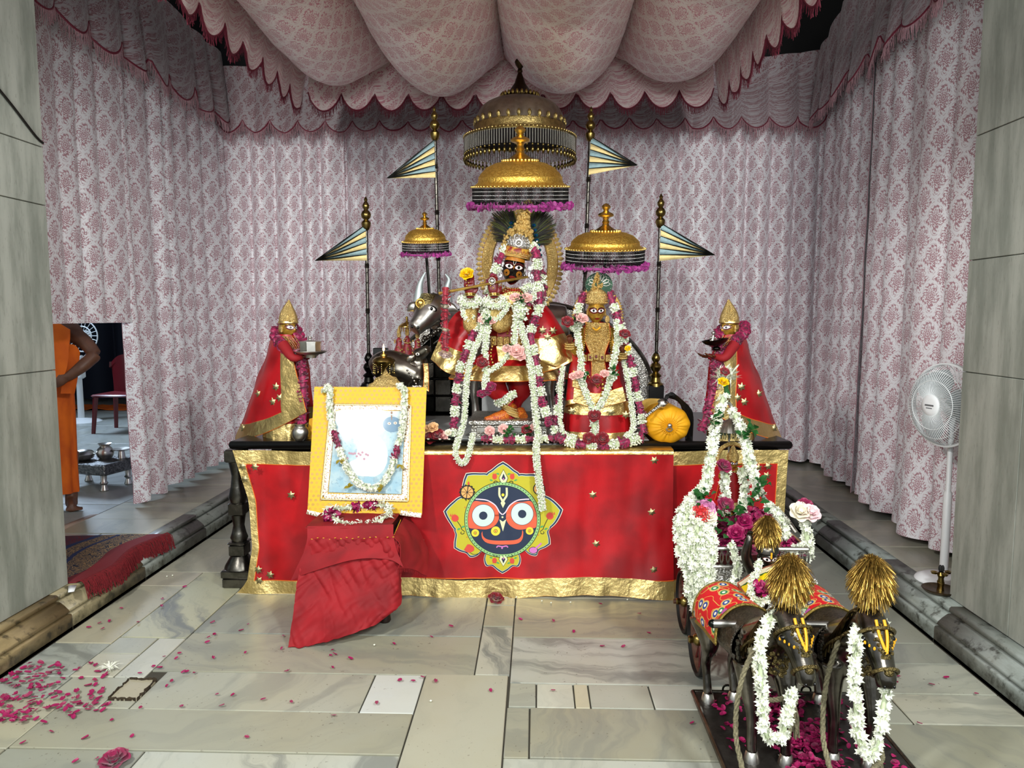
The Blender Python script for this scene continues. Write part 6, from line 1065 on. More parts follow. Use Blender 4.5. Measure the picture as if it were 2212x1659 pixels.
# ------------------------------------------------------------ picture garland, wreath, loose roses on the altar
pts=[(704,838),(712,840),(710,870),(716,905),(722,940)]; pp=lambda l,o=.035:[tuple(np.r_[a,RP(*a)[1]-o]) for a in l]
PGd=thing('flower_garland','white jasmine garland with two crimson sections hung over the yellow picture border','garland',RP(790,950)-A(0,.05,0))
for l,k in (([(700,848),(706,836),(716,834)],'w'),([(714,836),(712,870),(714,900),(720,930)],'w'),([(722,932),(728,952),(733,968)],'r'),([(733,968),(742,995),(758,1025),(775,1045)],'w'),([(775,1045),(800,1055),(825,1046),(842,1020)],'w'),([(842,1020),(850,1000),(852,988)],'w'),([(852,990),(856,978),(859,962)],'r'),([(860,962),(868,930),(872,890),(873,850),(872,834)],'w'),([(872,836),(866,832),(858,836)],'w')):
    q=PL(pp(l)); m=MB(); q=smooth_path(q,20)
    if k=='w': tubescatter(m,q,.0165,.0135,'star',0,1.5,core=1); obj('jasmine_strand',m,[WFLO,GRNW],PGd,smooth=False)
    else: tubescatter(m,q,.017,.02,'pet',0,1.3,core=0); obj('rose_segment',m,[ROSE],PGd,smooth=False)
for x,y in ((740,990),(760,1048),(830,1050),(870,1000)): m=MB(); [leaf_mb(m,RP(x,y)-A(0,.05,0),A(R(-1,1),-.2,R(-1,1)),.028,.010) for _ in range(3)]; obj('leaf',m,mat('yellowing_leaf','8a7a1c',.5),PGd)
WRT=thing('flower_wreath','spidery white tuberose wreath with crimson roses lying on the stool cover','wreath',P(770,1108,3.62)*A(1,1,0)+A(0,0,SZ+.02))
c=np.array([P(775,1100,3.60)[0],3.60,SZ+.035]); a=np.linspace(0,2*pi,60); ring=c+np.stack([.155*np.cos(a),.10*np.sin(a),.015*np.sin(a*2+1)+.02*np.sin(a)],1); m=MB()
for i in range(520):
    k=rng.integers(60); d=A(R(-1,1),R(-1,1),R(-.35,.8)); d/=np.linalg.norm(d); p=ring[k]+rng.normal(0,.006,3); L=R(.020,.040); s=np.cross(d,A(R(-1,1),R(-1,1),1)); s/=np.linalg.norm(s)+1e-9; w=.0042; e=p+d*L+A(0,0,-.006); mid=p+d*L*.55+A(0,0,.003); m.add([p-s*w*.5,p+s*w*.5,mid+s*w,mid-s*w,e],[np.array([[0,1,2,3]]),np.array([[3,2,4]])])
m.tube(ring[:-1],.008,6,1,closed=True); obj('tuberose_ring',m,[WFLO,GRNW],WRT,smooth=False,kind='stuff')
for i,(x,y,z) in enumerate(((785,1072,.05),(800,1080,.05),(760,1078,.04),(712,1108,.035),(714,1120,.03),(724,1090,.03))): m=MB(); q=c+A((x-775)*.0023,.10 if y<1085 else (-.02 if y<1112 else -.06),z-.035); tubescatter(m,np.array([q-A(.02,0,0),q,q+A(.02,0,.004)]),.024,.022,'pet',0,2,core=0); obj('rose_head',m,[ROSEP],WRT,smooth=False)
for x,y,M,r,lb in ((930,945,REDM,.026,'dark red rose lying beside the picture on the table'),(945,938,REDM,.028,'dark red rose resting on the others between picture and pedestal'),(918,938,REDM,.022,'dark red rose tucked behind the picture border'),(935,922,mat('peach_rose','eec08a',.55,0,.2,40),.022,'peach rose on top of the red ones beside the picture'),(921,926,bpy.data.materials['peach_rose'],.020,'peach rose touching the picture border'),(958,942,PINKR,.020,'pink rose lying by the striped garland end'),(968,934,CREAM,.014,'small cream rose by the striped garland end'),(1058,930,PINKR,.020,'pink rose standing before the pedestal on the cow side'),(1088,926,PINKR,.022,'pink and white rose standing before the middle of the pedestal'),(1138,928,REDM,.022,'dark red rose before the pedestal by the jasmine garland'),(1152,922,PINKR,.014,'tiny pink rose above the dark red one before the pedestal')): rose(P(x,y,3.93 if x<975 else 3.96),r,M,lb)
for x,y,lb in ((1140,938,'feathery green leaves before the pedestal by the jasmine garland'),(1100,935,'green stems and leaves lying before the pedestal')): sprig(lb,P(x,y,3.955),12,.035,.04)
rose(G(1072,1291,.02),.030,REDM,'single red rose lying on the floor under the gold hem',face=(.2,-.3,1))
# ------------------------------------------------------------ cushion, whisk, pot, lamp, small shrine
CU=thing('bolster_cushion','round end of a yellow gathered bolster with a silver centre knot','cushion',P(1440,950,4.05)); c=P(1440,914,4.02); n=90; a=np.arange(n)*2*pi/n; prof=[(.0,-.082),(.02,-.083),(.045,-.088),(.08,-.080),(.11,-.055),(.122,-.01),(.120,.05),(.115,.3)]; pr=smooth_path(prof,30); g=np.zeros((30,n,3))
for i,(r,y) in enumerate(pr):
    w=min(1,max(0,(.11-r)/.06)); k=.004*w*np.sin(a*22)+.006*min(1,r/.1)*np.sin(a*9+1)*.6; rr=np.maximum(.001,r+k*.4); g[i]=np.stack([c[0]+rr*np.cos(a)*1.02,c[1]+y-k,c[2]-.004+rr*np.sin(a)*.86],1)
m=MB(); m.grid(g[:,::-1],cv=True,uv=np.stack(np.broadcast_arrays(np.linspace(0,1,30)[:,None],np.linspace(0,1,n)[None]),2)); obj('gathered_cover',m,YELL,CU,angle=180)
m=MB()
for i in range(26): b=i*2*pi/26; d=A(math.cos(b),0,math.sin(b)); q=c+A(0,-.088,-.004); s=np.cross(d,A(0,1,0)); m.grid(np.array([[q+d*.012-s*.003,q+d*.03-s*.006-A(0,.004,0),q+d*.045-s*.010],[q+d*.012-A(0,.004,0),q+d*.03-A(0,.012,0),q+d*.045-A(0,.006,0)],[q+d*.012+s*.003,q+d*.03+s*.006-A(0,.004,0),q+d*.045+s*.010]]))
obj('gathered_rosette',m,YELL,CU); m=MB(); m.ell(c-A(0,.095,.0),(.014,.012,.014),8,12); hoop(m,c-A(.004,.108,.018),.016,.003,16,rotx(pi/2),sy=.6); obj('knot',m,SILV,CU)
m=MB(); g=sheet([[(1385,866,4.2),(1400,862,4.2),(1425,862,4.2)],[(1390,890,4.19),(1408,888,4.17),(1430,886,4.18)],[(1392,930,4.18),(1410,930,4.16),(1430,925,4.17)]],20,16,.003,40); cloth(m,g,.01); obj('cushion_flap',m,foil('old_gold_silk','a8842e',.45,20,.3,.3),loc=P(1405,890,4.2),label='old gold silk flap standing behind the bolster cushion',cat='cloth')
FW=thing('fly_whisk','black yak-hair fly whisk with a silver handle resting on the bolster','whisk',P(1432,872,4.0)); m=MB(); hd=P(1431,872,3.95); tp=P(1397,897,3.90); m.tube(np.array([hd,hd*.3+tp*.7,tp]),[.012,.008,.007],10); m.ell(tp,(.013,.010,.012),8,10); obj('handle',m,SILC,FW); m=MB(); m.ell(hd,(.024,.022,.026),10,14); m.lathe([(.027,-.004),(.030,0),(.027,.004)],18,hd+A(.004,.004,.01),M=rotx(.4)); obj('ferrule',m,SILV,FW); m=MB()
for i in range(700): u=R(-1,1); v=R(-1,1); q=smooth_path(np.array([hd+A(.01+.008*u,.005,.012+.008*v),P(1446+6*u,852+5*v+3*abs(u),4.0+.02*v),P(1472+9*u+4*v,868+8*u+9*v,4.03+.03*v),P(1488+9*u,900+9*v,4.05+.03*v),P(1488+8*u,926+R(0,26),4.06+.03*v)]),9); m.tube(q,np.linspace(.0016,.0006,9),3,cap=False)
obj('hair',m,mat('black_hair','0a0908',.35),FW,kind='stuff',smooth=False)
PT=thing('water_pot','small round silver water pot at the feet of the attendant with the box','pot',P(650,952,3.93)); c=P(650,951,3.93); m=MB(); m.lathe([(.0,0),(.03,.0),(.034,.004),(.044,.018),(.048,.04),(.046,.058),(.036,.072),(.031,.078),(.036,.088),(.040,.092),(.036,.094),(.028,.08),(.03,.07),(.02,.02),(0,.015)],30,c); m.v[-1]+=.0; obj('pot_body',m,SILV,PT)
m=MB(); g=sheet([[(668,905,3.98),(690,898,3.99)],[(665,930,3.97),(690,930,3.98)],[(664,948,3.97),(690,950,3.97)]],16,12,.006,40); cloth(m,g,.004); obj('yellow_bundle',m,YELL,loc=P(676,930,3.98),label='bit of yellow cloth peeking out between the pot and the picture',cat='cloth')
LM=thing('oil_lamp','brass parasol-shaped hanging oil lamp with a lit wick in front of the calf','lamp',P(829,775,4.15)); c=P(829,778,4.15); m=MB(); m.lathe([(0,.025),(.02,.024),(.045,.018),(.062,.004),(.066,-.006),(.062,-.018),(.05,-.03),(.02,-.036),(0,-.038)],30,c); m.lathe([(.022,.022),(.02,.034),(.008,.04),(.006,.05)],16,c); obj('bowl',m,BRASS,LM); m=MB()
for i in range(8):
    b=i*pi/4; p0=c+A(.06*math.cos(b),.06*math.sin(b),-.012); b2=b+pi/4; p1=c+A(.06*math.cos(b2),.06*math.sin(b2),-.012); m.tube(smooth_path([p0,(p0+p1)/2-A(0,0,.03),p1],10),.0018,4)
    for k in range(4): m.ell(p0-A(0,0,.012+.012*k),(.003,.003,.006),4,6)
    m.ell(p0-A(0,0,.062),(.006,.006,.008),5,6)
obj('chain_swag',m,BRASS,LM); m=MB(); m.lathe([(0,.05),(.004,.054),(.0065,.062),(.005,.074),(.0015,.088),(0,.092)],12,c); obj('flame',m,mat('flame','ffb050',.5,emit=('ffc27a',14)),LM)
m=MB(); m.lathe([(.02,-.038),(.012,-.06),(.01,-.10),(.03,-.13),(.045,-.15)],16,c); obj('stem',m,BRASS,LM)
SH=thing('miniature_shrine','miniature shrine of small red-robed figures on a gilt base under the muzzle of the cow','shrine',P(870,800,4.5)); m=MB(); b=P(866,778,4.5); m.box(b+A(-.07,-.04,-.02),b+A(.09,.05,.0),.004); m.box(b+A(-.05,-.03,0),b+A(.06,.04,.018),.004); m.box(b+A(-.075,-.045,-.30),b+A(.095,.055,-.02),.004); obj('base',m,GOLDP,SH)
for i,(x,y) in enumerate(((862,740),(880,736),(902,742))):
    m=MB(); q=P(x,y,4.48); m.lathe([(.034,-.085),(.030,-.04),(.018,-.01),(.02,.01),(.012,.025),(.008,.03)],16,q); obj('small_robe',m,REDR,SH); m=MB(); m.ell(q+A(0,0,.045),(.014,.014,.018),8,10); m.lathe([(.015,.058),(.012,.07),(.004,.095),(0,.1)],12,q); 
    for k in range(14): m.ell(q+A(R(-.03,.03),-.03,R(-.07,.03)),R(.004,.008),4,6)
    obj('small_gilt_head',m,GOLDJ,SH)
m=MB(); q=P(879,704,4.5); m.lathe([(.0,.06),(.008,.055),(.006,.03),(.012,.022),(.03,.016),(.052,.0),(.05,-.004),(.02,.006)],20,q); hoop(m,q-A(0,0,.006),.048,.003,20); [m.tube(np.array([q+A(.048*math.cos(b),.048*math.sin(b),-.006),q+A(.048*math.cos(b),.048*math.sin(b),-.035)]),.002,4) for b in np.arange(20)*pi/10]; m.tube(np.array([q,q-A(0,0,.12)]),.004,6); obj('tiny_parasol',m,GOLDP,SH)
m=MB(); b=P(826,762,4.55); m.box(b+A(-.06,0,-.03),b+A(.03,.05,.03),.004); obj('dark_box',m,BLACK,loc=b,label='small black box at the foot of the lower pennant behind the oil lamp',cat='box')
TY=thing('offering_tray','dark flat tray with scattered blossoms under the roses beside the picture','tray',P(935,952,3.95)); m=MB(); q=P(940,951,3.95); m.box(A(q[0]-.09,3.89,TT+.007),A(q[0]+.12,4.02,TT+.014),.003); obj('tray_board',m,PEWT,TY)
for i,(x,y) in enumerate(((913,950),(925,951),(950,951),(970,950),(1060,962),(1115,965),(1085,960),(1255,968))):
    m=MB(); q=P(x,y,3.88); m.scatter(*STAR,np.array([q*A(1,1,0)+A(0,0,TT+.018)]),basis(np.array([[.1,-.2,1.]])),.011,0); obj('fallen_blossom',m,WFLO,loc=q*A(1,1,0)+A(0,0,TT+.018),label='tiny white fallen blossom on the altar edge',cat='flower',group='fallen blossoms on the altar edge',smooth=False)
# ------------------------------------------------------------ board, horses
BZ=.04
BD=thing('wheeled_board','dark metal-clad board carrying the two horse statues','board',(.93,2.5,0)); m=MB(); m.box((.62,1.95,.0),(1.225,2.76,BZ),.004); obj('board_top',m,mat('dark_board','3a3733',.4,.5,.4,20,.2,40),BD); m=MB()
for x in (.617,1.228): m.tube(np.array([(x,1.95,BZ-.004),(x,2.76,BZ-.004)]),.009,8)
m.tube(np.array([(.617,2.76,BZ-.004),(1.228,2.76,BZ-.004)]),.009,8); obj('edge_rail',m,DSIL,BD)
for x in (.755,1.06): m=MB(); hoop(m,(x,2.775,BZ),.018,.004,16,rotx(pi/2)); obj('ring_hook',m,PEWT,BD)
N=950; m=MB(); x=np.r_[rng.normal(.92,.055,330),rng.uniform(.66,1.2,340),rng.normal(.92,.05,280)]; y=np.r_[rng.uniform(2.1,2.55,330),rng.uniform(2.1,2.85,340),rng.uniform(2.5,2.84,280)]; ok=(x>.64)&(x<1.215)&~((x<.80)&(y<2.6)&(rng.uniform(0,1,N)<.7))&~((x>1.0)&(y<2.5)&(rng.uniform(0,1,N)<.6)); x,y=x[ok],y[ok]-.11; z=BZ+.004+.018*rng.uniform(0,1,len(x))*np.exp(-((x-.92)/.10)**2)
m.scatter(*PET,np.stack([x,y,z],1),basis(np.stack([rng.normal(0,.35,len(x)),rng.normal(0,.35,len(x)),np.ones(len(x))],1)),rng.uniform(.011,.017,len(x)),0); tag(obj('rose_petals',m,ROSEP,loc=(.92,2.5,BZ),smooth=False),'heap of magenta rose petals strewn over the board between the horses','petals',None,'stuff')
HSIL=mat('blackened_silver','7d776e',.22,1.,.6,9,.06,40); 
def embroid():
    n=NT('embroidered_red'); v=n.coord('Object'); vo=n.new('ShaderNodeTexVoronoi',voronoi_dimensions='2D'); vo.inputs['Scale'].default_value=17; v=n.coord('UV'); n.link(v,vo.inputs['Vector']); d=vo.outputs['Distance']; cs=n.new('ShaderNodeSeparateColor'); n.link(vo.outputs['Color'],cs.inputs[0]); r=cs.outputs[0]; w=n.noise(14,2,.5,v); v2=n.noise(24,0,.5,v)
    c=n.mix(n.ex('lt(abs(w-.5),.018)',w=v2),hx('c40f1c'),hx('c9a04a')); c=n.mix(n.ex('lt(d,.36)*gt(r,.3)',d=d,r=r),c,hx('c9a860')); c=n.mix(n.ex('lt(d,.24)*gt(r,.3)*lt(r,.7)',d=d,r=r),c,hx('1f3f8a')); c=n.mix(n.ex('lt(d,.24)*gt(r,.7)',d=d,r=r),c,hx('1e7a4a')); c=n.mix(n.ex('lt(d,.11)*gt(r,.3)',d=d,r=r),c,hx('e8e2d0')); c=n.mix(n.ex('lt(d,.22)*lt(r,.2)',d=d,r=r),c,hx('b04a9a'))
    n.set(Base_Color=c,Roughness=.5); n.bump(n.ex('lt(d,.36)',d=d),.4,.004); return n.m
EMB=embroid(); TRIM=foil('tarnished_gold_braid','a08a48',.4,120,.6); ROPE=mat('jute_rope','8d8668',.9,0,.4,150,.5,300); CHA=mat('gilt_bridle','8a7a4e',.3,1.,.6,130,.8,160)
HB=None
def horse(label,X,yaw,hy):
    t=thing('horse_statue',label,'statue',(X,2.49,BZ)); t.rotation_euler.z=yaw
    L=lambda f,s,z:A(s,-f,z)
    parts=[([(-.27,0,.345),(-.22,0,.355),(-.1,0,.35),(.05,0,.345),(.15,0,.35),(.18,0,.35)],[.06,.088,.094,.090,.088,.06]),([(.12,0,.38),(.18,0,.435),(.235,0,.495),(.26,0,.525)],[.085,.068,.052,.044]),([(.25,hy*.2,.535),(.30,hy*.5,.49),(.35,hy,.42),(.375,hy*1.2,.375)],[.045,.052,.036,.030]),([(.27,hy*.3,.50),(.30,hy*.5,.455)],[.045,.046]),([(.37,hy*1.1,.375),(.375,hy*1.1,.36)],[.03,.027])]
    for s in (-.052,.052):
        parts.append(([(-.22,s*1.15,.33),(-.19,s*1.1,.235),(-.232,s,.14),(-.215,s,.06),(-.205,s,.02)],[.068,.040,.022,.016,.018])); k=.03 if s>0 else 0
        parts.append(([(.14,s*1.15,.33),(.155+k,s*1.1,.225),(.165+k*1.4,s,.15),(.165+k,s,.06),(.172+k,s,.02)],[.052,.036,.023,.017,.018]))
    m=MB(); 
    for p,r in parts: q=smooth_path(np.array([L(*x) for x in p]),20); m.tube(q,np.interp(np.linspace(0,1,20),np.linspace(0,1,len(r)),r),14)
    o=obj('body',remesh(m,.0075,5),HSIL,t,local=True)
    def add(nm,m,M,**k): return obj(nm,m,M,t,local=True,**k)
    for s in (-.052,.052):
        for f in (-.205,.172+(.03 if s>0 else 0)):
            m=MB(); m.lathe([(.0,0),(.027,0),(.026,.006),(.020,.03),(.016,.034)],14,L(f,s,0)); add('hoof',m,SILV)
    for s in (-1,1):
        m=MB(); q=smooth_path(np.array([L(.245,s*.026,.56),L(.243,s*.031,.585),L(.25,s*.034,.605),L(.256,s*.033,.622)]),10); m.tube(q,np.array([.013,.016,.018,.018,.017,.015,.012,.009,.005,.001]),10,flat=.55); add('ear',m,HSIL)
        m=MB(); e=L(.318,hy*.6+s*.043,.487); m.ell(e,(.010,.010,.008),8,10); add('eye',m,EYEB)
        m=MB(); m.ell(L(.392,hy*1.2+s*.014,.372),(.005,.006,.006),6,8); add('nostril',m,EYEB)
    m=MB(); hd=lambda f,z,r,tr:hoop(m,L(f,hy*(f-.25)/.1,z),r,tr,26,rotx(-.75),sy=1.02)
    hd(.362,.40,.037,.006); hd(.30,.492,.055,.006); add('bridle_strap',m,CHA)
    m=MB(); 
    for i in range(60):
        u=R(-1,1); v=R(0,1); f=.317+.045*v-.004*u*u; m.ell(L(f+.012,hy*.7+u*.034*(1-.4*v),.535-.075*v),R(.003,.007),4,6)
    m.ell(L(.366,hy*.9,.448),(.017,.008,.014),8,12); m.ell(L(.388,hy*1.1,.412),(.015,.010,.012),8,12); add('forehead_ornament',m,CHA)
    m=MB(); Y1=mat('yellow_paste','e8a81a',.6)
    for s in (-1,1): m.tube(smooth_path(np.array([L(.325,hy*.6+s*.012,.548),L(.345,hy*.7+s*.012,.515),L(.362,hy*.8+s*.006,.485),L(.372,hy*.85,.462)]),10),.0045,6)
    for s in (-1,1):
        for k in range(4): m.ell(L(.352-.012*k,hy*.75+s*(.026+.009*k),.470+.004*k),(.0045,.004,.006),5,6)
    add('painted_mark',m,Y1)
    m=MB(); 
    for k in range(7):
        for s in (-1,1): q=np.array([L(.24-.012*k,s*.004,.555-.016*k),L(.23-.014*k,s*(.045+.003*k),.53-.02*k),L(.215-.016*k,s*(.060+.004*k),.475-.022*k),L(.205-.014*k,s*(.066+.004*k),.435-.022*k)]); m.tube(smooth_path(q,10),np.linspace(.006,.004,10),5)
    add('mane',m,mat('bronze_mane','6a5c3e',.3,1.,.5,60))
    m=MB(); 
    for k in range(3): hoop(m,L(.215-.03*k,0,.445-.03*k),.062+.012*k,.004,24,rotx(-.85)); 
    add('neck_band',m,CHA); m=MB()
    for i in range(60): u=R(-1,1); v=R(0,1); m.ell(L(.255-.03*abs(u),u*.05*(1-.5*v),.40-.075*v),R(.004,.009),4,6)
    add('breast_ornament',m,CHA); m=MB()
    for s in (-1,1):
        m=MB()
        for i in range(45): u=R(0,1); m.ell(L(.15+R(-.012,.012)-.02*u,s*(.082+.014*math.sin(u*3)),.44-.12*u),R(.004,.008),4,6)
        add('shoulder_fringe',m,DSIL)
    a=np.linspace(-1.75,1.75,40)[:,None]; f=np.linspace(-.285,-.02,22)[None]; rr=.101-.03*np.clip((-.22-f)/.07,0,1)**2; g=np.stack([(rr+.012*np.abs(a)/1.75)*np.sin(a)+0*f,-f+0*a-.02*np.abs(a)**2*.3,.352+rr*np.cos(a)*1.0-.02*np.maximum(0,np.abs(a)-1.3)+0*f],2); g=wrinkle(g,.003,50,3); m=MB(); cloth(m,g[:,::-1],.004); add('saddle_cloth',m,EMB,angle=180)
    m=MB()
    for e in (g[:,0],g[:,-1],g[0],g[-1]): m.tube(e,.0085,6,flat=.6)
    e=g[:,3]; m.tube(e,.005,5); add('cloth_trim',m,TRIM)
    m=MB(); a=np.linspace(-1.9,1.9,30)[:,None]; f=np.linspace(-.02,.09,8)[None]; g=np.stack([(.099+.004*np.cos(f*60))*np.sin(a)+0*f,-f+0*a,.35+.099*np.cos(a)+0*f],2); cloth(m,g[:,::-1],.006); add('saddle',m,mat('tooled_saddle','6e665a',.35,.9,.5,120,.5,140))
    m=MB(); q=smooth_path(np.array([L(-.275,0,.37),L(-.315,0,.35),L(-.32,0,.25),L(-.30,.01,.13)]),16); m.tube(q,np.r_[np.linspace(.012,.022,8),np.linspace(.022,.004,8)],8); add('tail',m,HSIL)
    return t
HA=horse('blackened silver horse statue on the wheel side of the pair, its tasselled rope hanging',.74,.15,.014); HBs=horse('blackened silver horse statue on the step side of the pair, nearer the fan',1.03,.015,.006)
def plume(label,base,h,name='tinsel_plume'):
    """base: world point of the stick foot"""
    t=thing(name,label,'plume',base); m=MB(); m.tube(np.array([base,base+A(0,0,h*.28)]),np.array([.006,.0045]),8); obj('stick',m,mat('brown_stick','7a4f1c',.5,.3),t); m=MB(); m.lathe([(.014,0),(.016,.012),(.011,.03),(.006,.034)],14,base-A(0,0,.008)); obj('socket',m,PEWT,t); m=MB(); k=h/.24
    for i in range(3200):
        a=R(0,2*pi); q=R(0,1); e=1.45-2.55*q**.8; L=(.062+.034*q)*k*R(.82,1.05); d=A(math.cos(a)*math.cos(e),math.sin(a)*math.cos(e),math.sin(e)); c=base+A(0,0,(.100+R(-.022,.016))*k); p1=c+d*L*.55+A(0,0,.010*k); p2=c+d*L*A(.94,.94,1)-A(0,0,.026*k); s=np.cross(d,A(.1,.2,1)); s/=np.linalg.norm(s)+1e-6; w=.0008
        s=s*math.cos(i)+np.cross(d,s)*math.sin(i); m.add([c-s*w,c+s*w,p1+s*w,p1-s*w,p2+s*w*.8,p2-s*w*.8],[np.array([[0,1,2,3],[3,2,4,5]])])
    obj('tinsel',m,mat('gold_tinsel','c4a050',.36,.9,.45,30),t,kind='stuff',smooth=False); return t
hp_=lambda H,f,s,z:A(H.location.x+s*math.cos(H.rotation_euler.z)+f*math.sin(H.rotation_euler.z),H.location.y-f*math.cos(H.rotation_euler.z)+s*math.sin(H.rotation_euler.z),BZ+z)
plume('gold tinsel plume on the head of the horse on the wheel side',hp_(HA,.262,.010,.575),.235); plume('gold tinsel plume on the head of the horse on the step side',hp_(HBs,.262,.004,.575),.235)
YK=thing('yoke_bar','polished silver yoke bar lying across both horse necks','bar',(.92,2.5,.46)); m=MB(); a=P(1540,1347,2.44);b=P(1852,1349,2.40); q=a+(b-a)*np.linspace(0,1,30)[:,None]; m.tube(q,np.where(np.isin(np.arange(30),[0,1,2,14,15,28,29]),.015,.011),10); obj('bar',m,SILV,YK); m=MB(); [m.ell(x,(.017,.015,.015),8,10) for x in (a,b)]; obj('end_knob',m,PEWT,YK)
def rope(label,pts,Y=None,r=.0075,tassel=None):
    p=smooth_path(PL(pts,Y) if not isinstance(pts,np.ndarray) else pts,90); t,n,b=frames(p); s=np.arange(90)*.55; m=MB()
    for k in range(3): m.tube(p+(n*np.cos(s+k*2.09)[:,None]+b*np.sin(s+k*2.09)[:,None])*r*.55,r*.62,5)
    o=thing('jute_rope',label,'rope',p[0]); obj('strand',m,ROPE,o)
    if tassel is not None:
        m=MB(); 
        for i in range(26): d=A(R(-.02,.02),R(-.02,.02),-R(.08,.13)); m.tube(smooth_path([tassel,tassel+d*.5+A(R(-.01,.01),R(-.01,.01),0),tassel+d],6),.0022,4)
        m.ell(tassel,(.012,.012,.016),8,10); obj('tassel',m,ROPE,o,kind='stuff')
    return o
rope('jute rope rein falling from the wheel-side horse to the board edge',[(1675,1345,2.32),(1640,1385,2.30),(1608,1450,2.26),(1592,1520,2.22),(1590,1590,2.17),(1600,1645,2.14),(1612,1690,2.10)]); rope('jute rope rein falling from the step-side horse to the board edge',[(1845,1342,2.32),(1815,1380,2.30),(1793,1440,2.26),(1780,1510,2.22),(1778,1590,2.17),(1790,1650,2.12),(1805,1700,2.10)])
rope('jute rope tied across the chest of the wheel-side horse ending in a tassel',[(1620,1400,2.30),(1632,1460,2.26),(1645,1505,2.24),(1670,1512,2.23),(1700,1506,2.23),(1712,1495,2.26)],tassel=P(1716,1515,2.26)); rope('jute rope end with frayed knot at the front hoof of the step-side horse',[(1880,1668,2.08),(1905,1640,2.10),(1900,1610,2.12)],tassel=P(1898,1625,2.12))
HGk=dict(r=.014,size=.021,kind='star',dens=1.6)
garland('white tuberose garland looped around the wheel-side horse down to its knees',[(1735,1318,2.32),(1708,1312,2.28),(1680,1322,2.26),(1655,1348,2.20),(1645,1385,2.16),(1642,1430,2.14),(1645,1490,2.12),(1648,1550,2.10),(1655,1585,2.09),(1672,1600,2.09),(1690,1588,2.10),(1697,1560,2.10),(1706,1520,2.12),(1712,1490,2.15)],**HGk)
garland('white tuberose garland looped around the step-side horse down to its hooves',[(1912,1345,2.26),(1890,1335,2.30),(1862,1345,2.24),(1848,1380,2.17),(1846,1430,2.14),(1848,1490,2.11),(1850,1550,2.09),(1856,1600,2.07),(1870,1628,2.06),(1888,1622,2.06),(1900,1590,2.07),(1906,1540,2.09),(1912,1500,2.12),(1914,1460,2.15)],**HGk)
m=MB(); m.scatter(*STAR,np.array([G(1696,1640,BZ+.008)]),basis(np.array([[.1,-.2,1.]])),.026,0); m.scatter(*STAR,np.array([G(1697,1641,BZ+.014)]),basis(np.array([[.3,-.2,1.]])),.02,0); obj('fallen_blossom',m,WFLO,loc=G(1696,1640,BZ),label='white blossom fallen by the hoof of the wheel-side horse',cat='flower',smooth=False)
# ------------------------------------------------------------ chariot
CH=thing('chariot','small silver processional chariot with red-spoked wheels heaped with petals','chariot',(.95,3.25,0)); RW=mat('red_painted_wood','5e1a16',.5,0,.4,30); BW=mat('brown_rail_wood','5a3320',.5,0,.4,30); TYR=mat('black_tyre','15120f',.6,0,.3,40)
def wheel(x,y,sg,rw=.142):
    m=MB(); M=roty(pi/2); m.lathe([(rw*.86,-.012),(rw*.97,-.012),(rw,-.006),(rw,.006),(rw*.97,.012),(rw*.86,.012),(rw*.86,-.012)],44,(x,y,rw),M=M); wr_=obj('wheel_rim',m,mat('worn_brown_rim','6b4a3a',.6,0,.4,40),CH)
    m=MB(); m.lathe([(rw*.94,-.016),(rw+.004,-.014),(rw+.004,.014),(rw*.94,.016),(rw*.94,-.016)],44,(x+sg*-.010,y,rw+.0),M=M); obj('tyre',m,TYR,wr_)
    for k in range(12): a=k*pi/6; m=MB(); q=A(x,y,rw); d=A(0,math.cos(a),math.sin(a)); m.tube(np.array([q+d*.02,q+d*.07,q+d*rw*.88]),[.006,.0045,.0055],6); obj('spoke',m,RW,wr_)
    m=MB(); m.lathe([(0,-.05),(.012,-.05),(.016,-.045),(.014,-.03),(.022,-.024),(.026,-.012),(.026,.012),(.018,.02),(.01,.03)],16,(x,y,rw),M=roty(pi/2*(1 if sg>0 else -1))@np.diag([1,1,1,1])); obj('hub',m,BRASS,wr_)
for x,y,sg in ((.695,2.995,1),(.722,3.41,1),(1.155,2.995,-1),(1.165,3.41,-1)): wheel(x,y,sg)
m=MB(); 
for y in (2.995,3.41): m.tube(np.array([(.66,y,.142),(1.19,y,.142)]),.012,8)
m.box((.70,2.95,.285),(1.135,3.54,.305),.004); obj('chassis',m,BW,CH); m=MB(); m.tube(np.array([(.66,2.93,.30),(1.22,2.93,.30)]),.014,10); m.tube(np.array([(.95,2.95,.29),(.92,2.52,.45)]),.014,10); obj('draw_shaft',m,DSIL,CH)
m=MB(); pr=[(.0,.305),(.0,.33),(.02,.345),(.035,.40),(.03,.43),(.0,.445),(.0,.46),(-.01,.465)]; x0,x1,y0,y1=.715,1.12,2.97,3.52
V=np.array([[(x0-i,y0-i,z),(x1+i,y0-i,z),(x1+i,y1+i,z),(x0-i,y1+i,z)] for i,z in pr]); 
q=[]
for ring in V:
    rr=[]
    for a,b in zip(ring,np.roll(ring,-1,0)): rr+= [a+(b-a)*t for t in np.linspace(0,1,8,endpoint=False)]
    q.append(rr)
m.grid(np.array(q),cv=True); m.add(np.array(q)[-1],[np.arange(32)[None]]); obj('body_shell',m,SILC,CH)
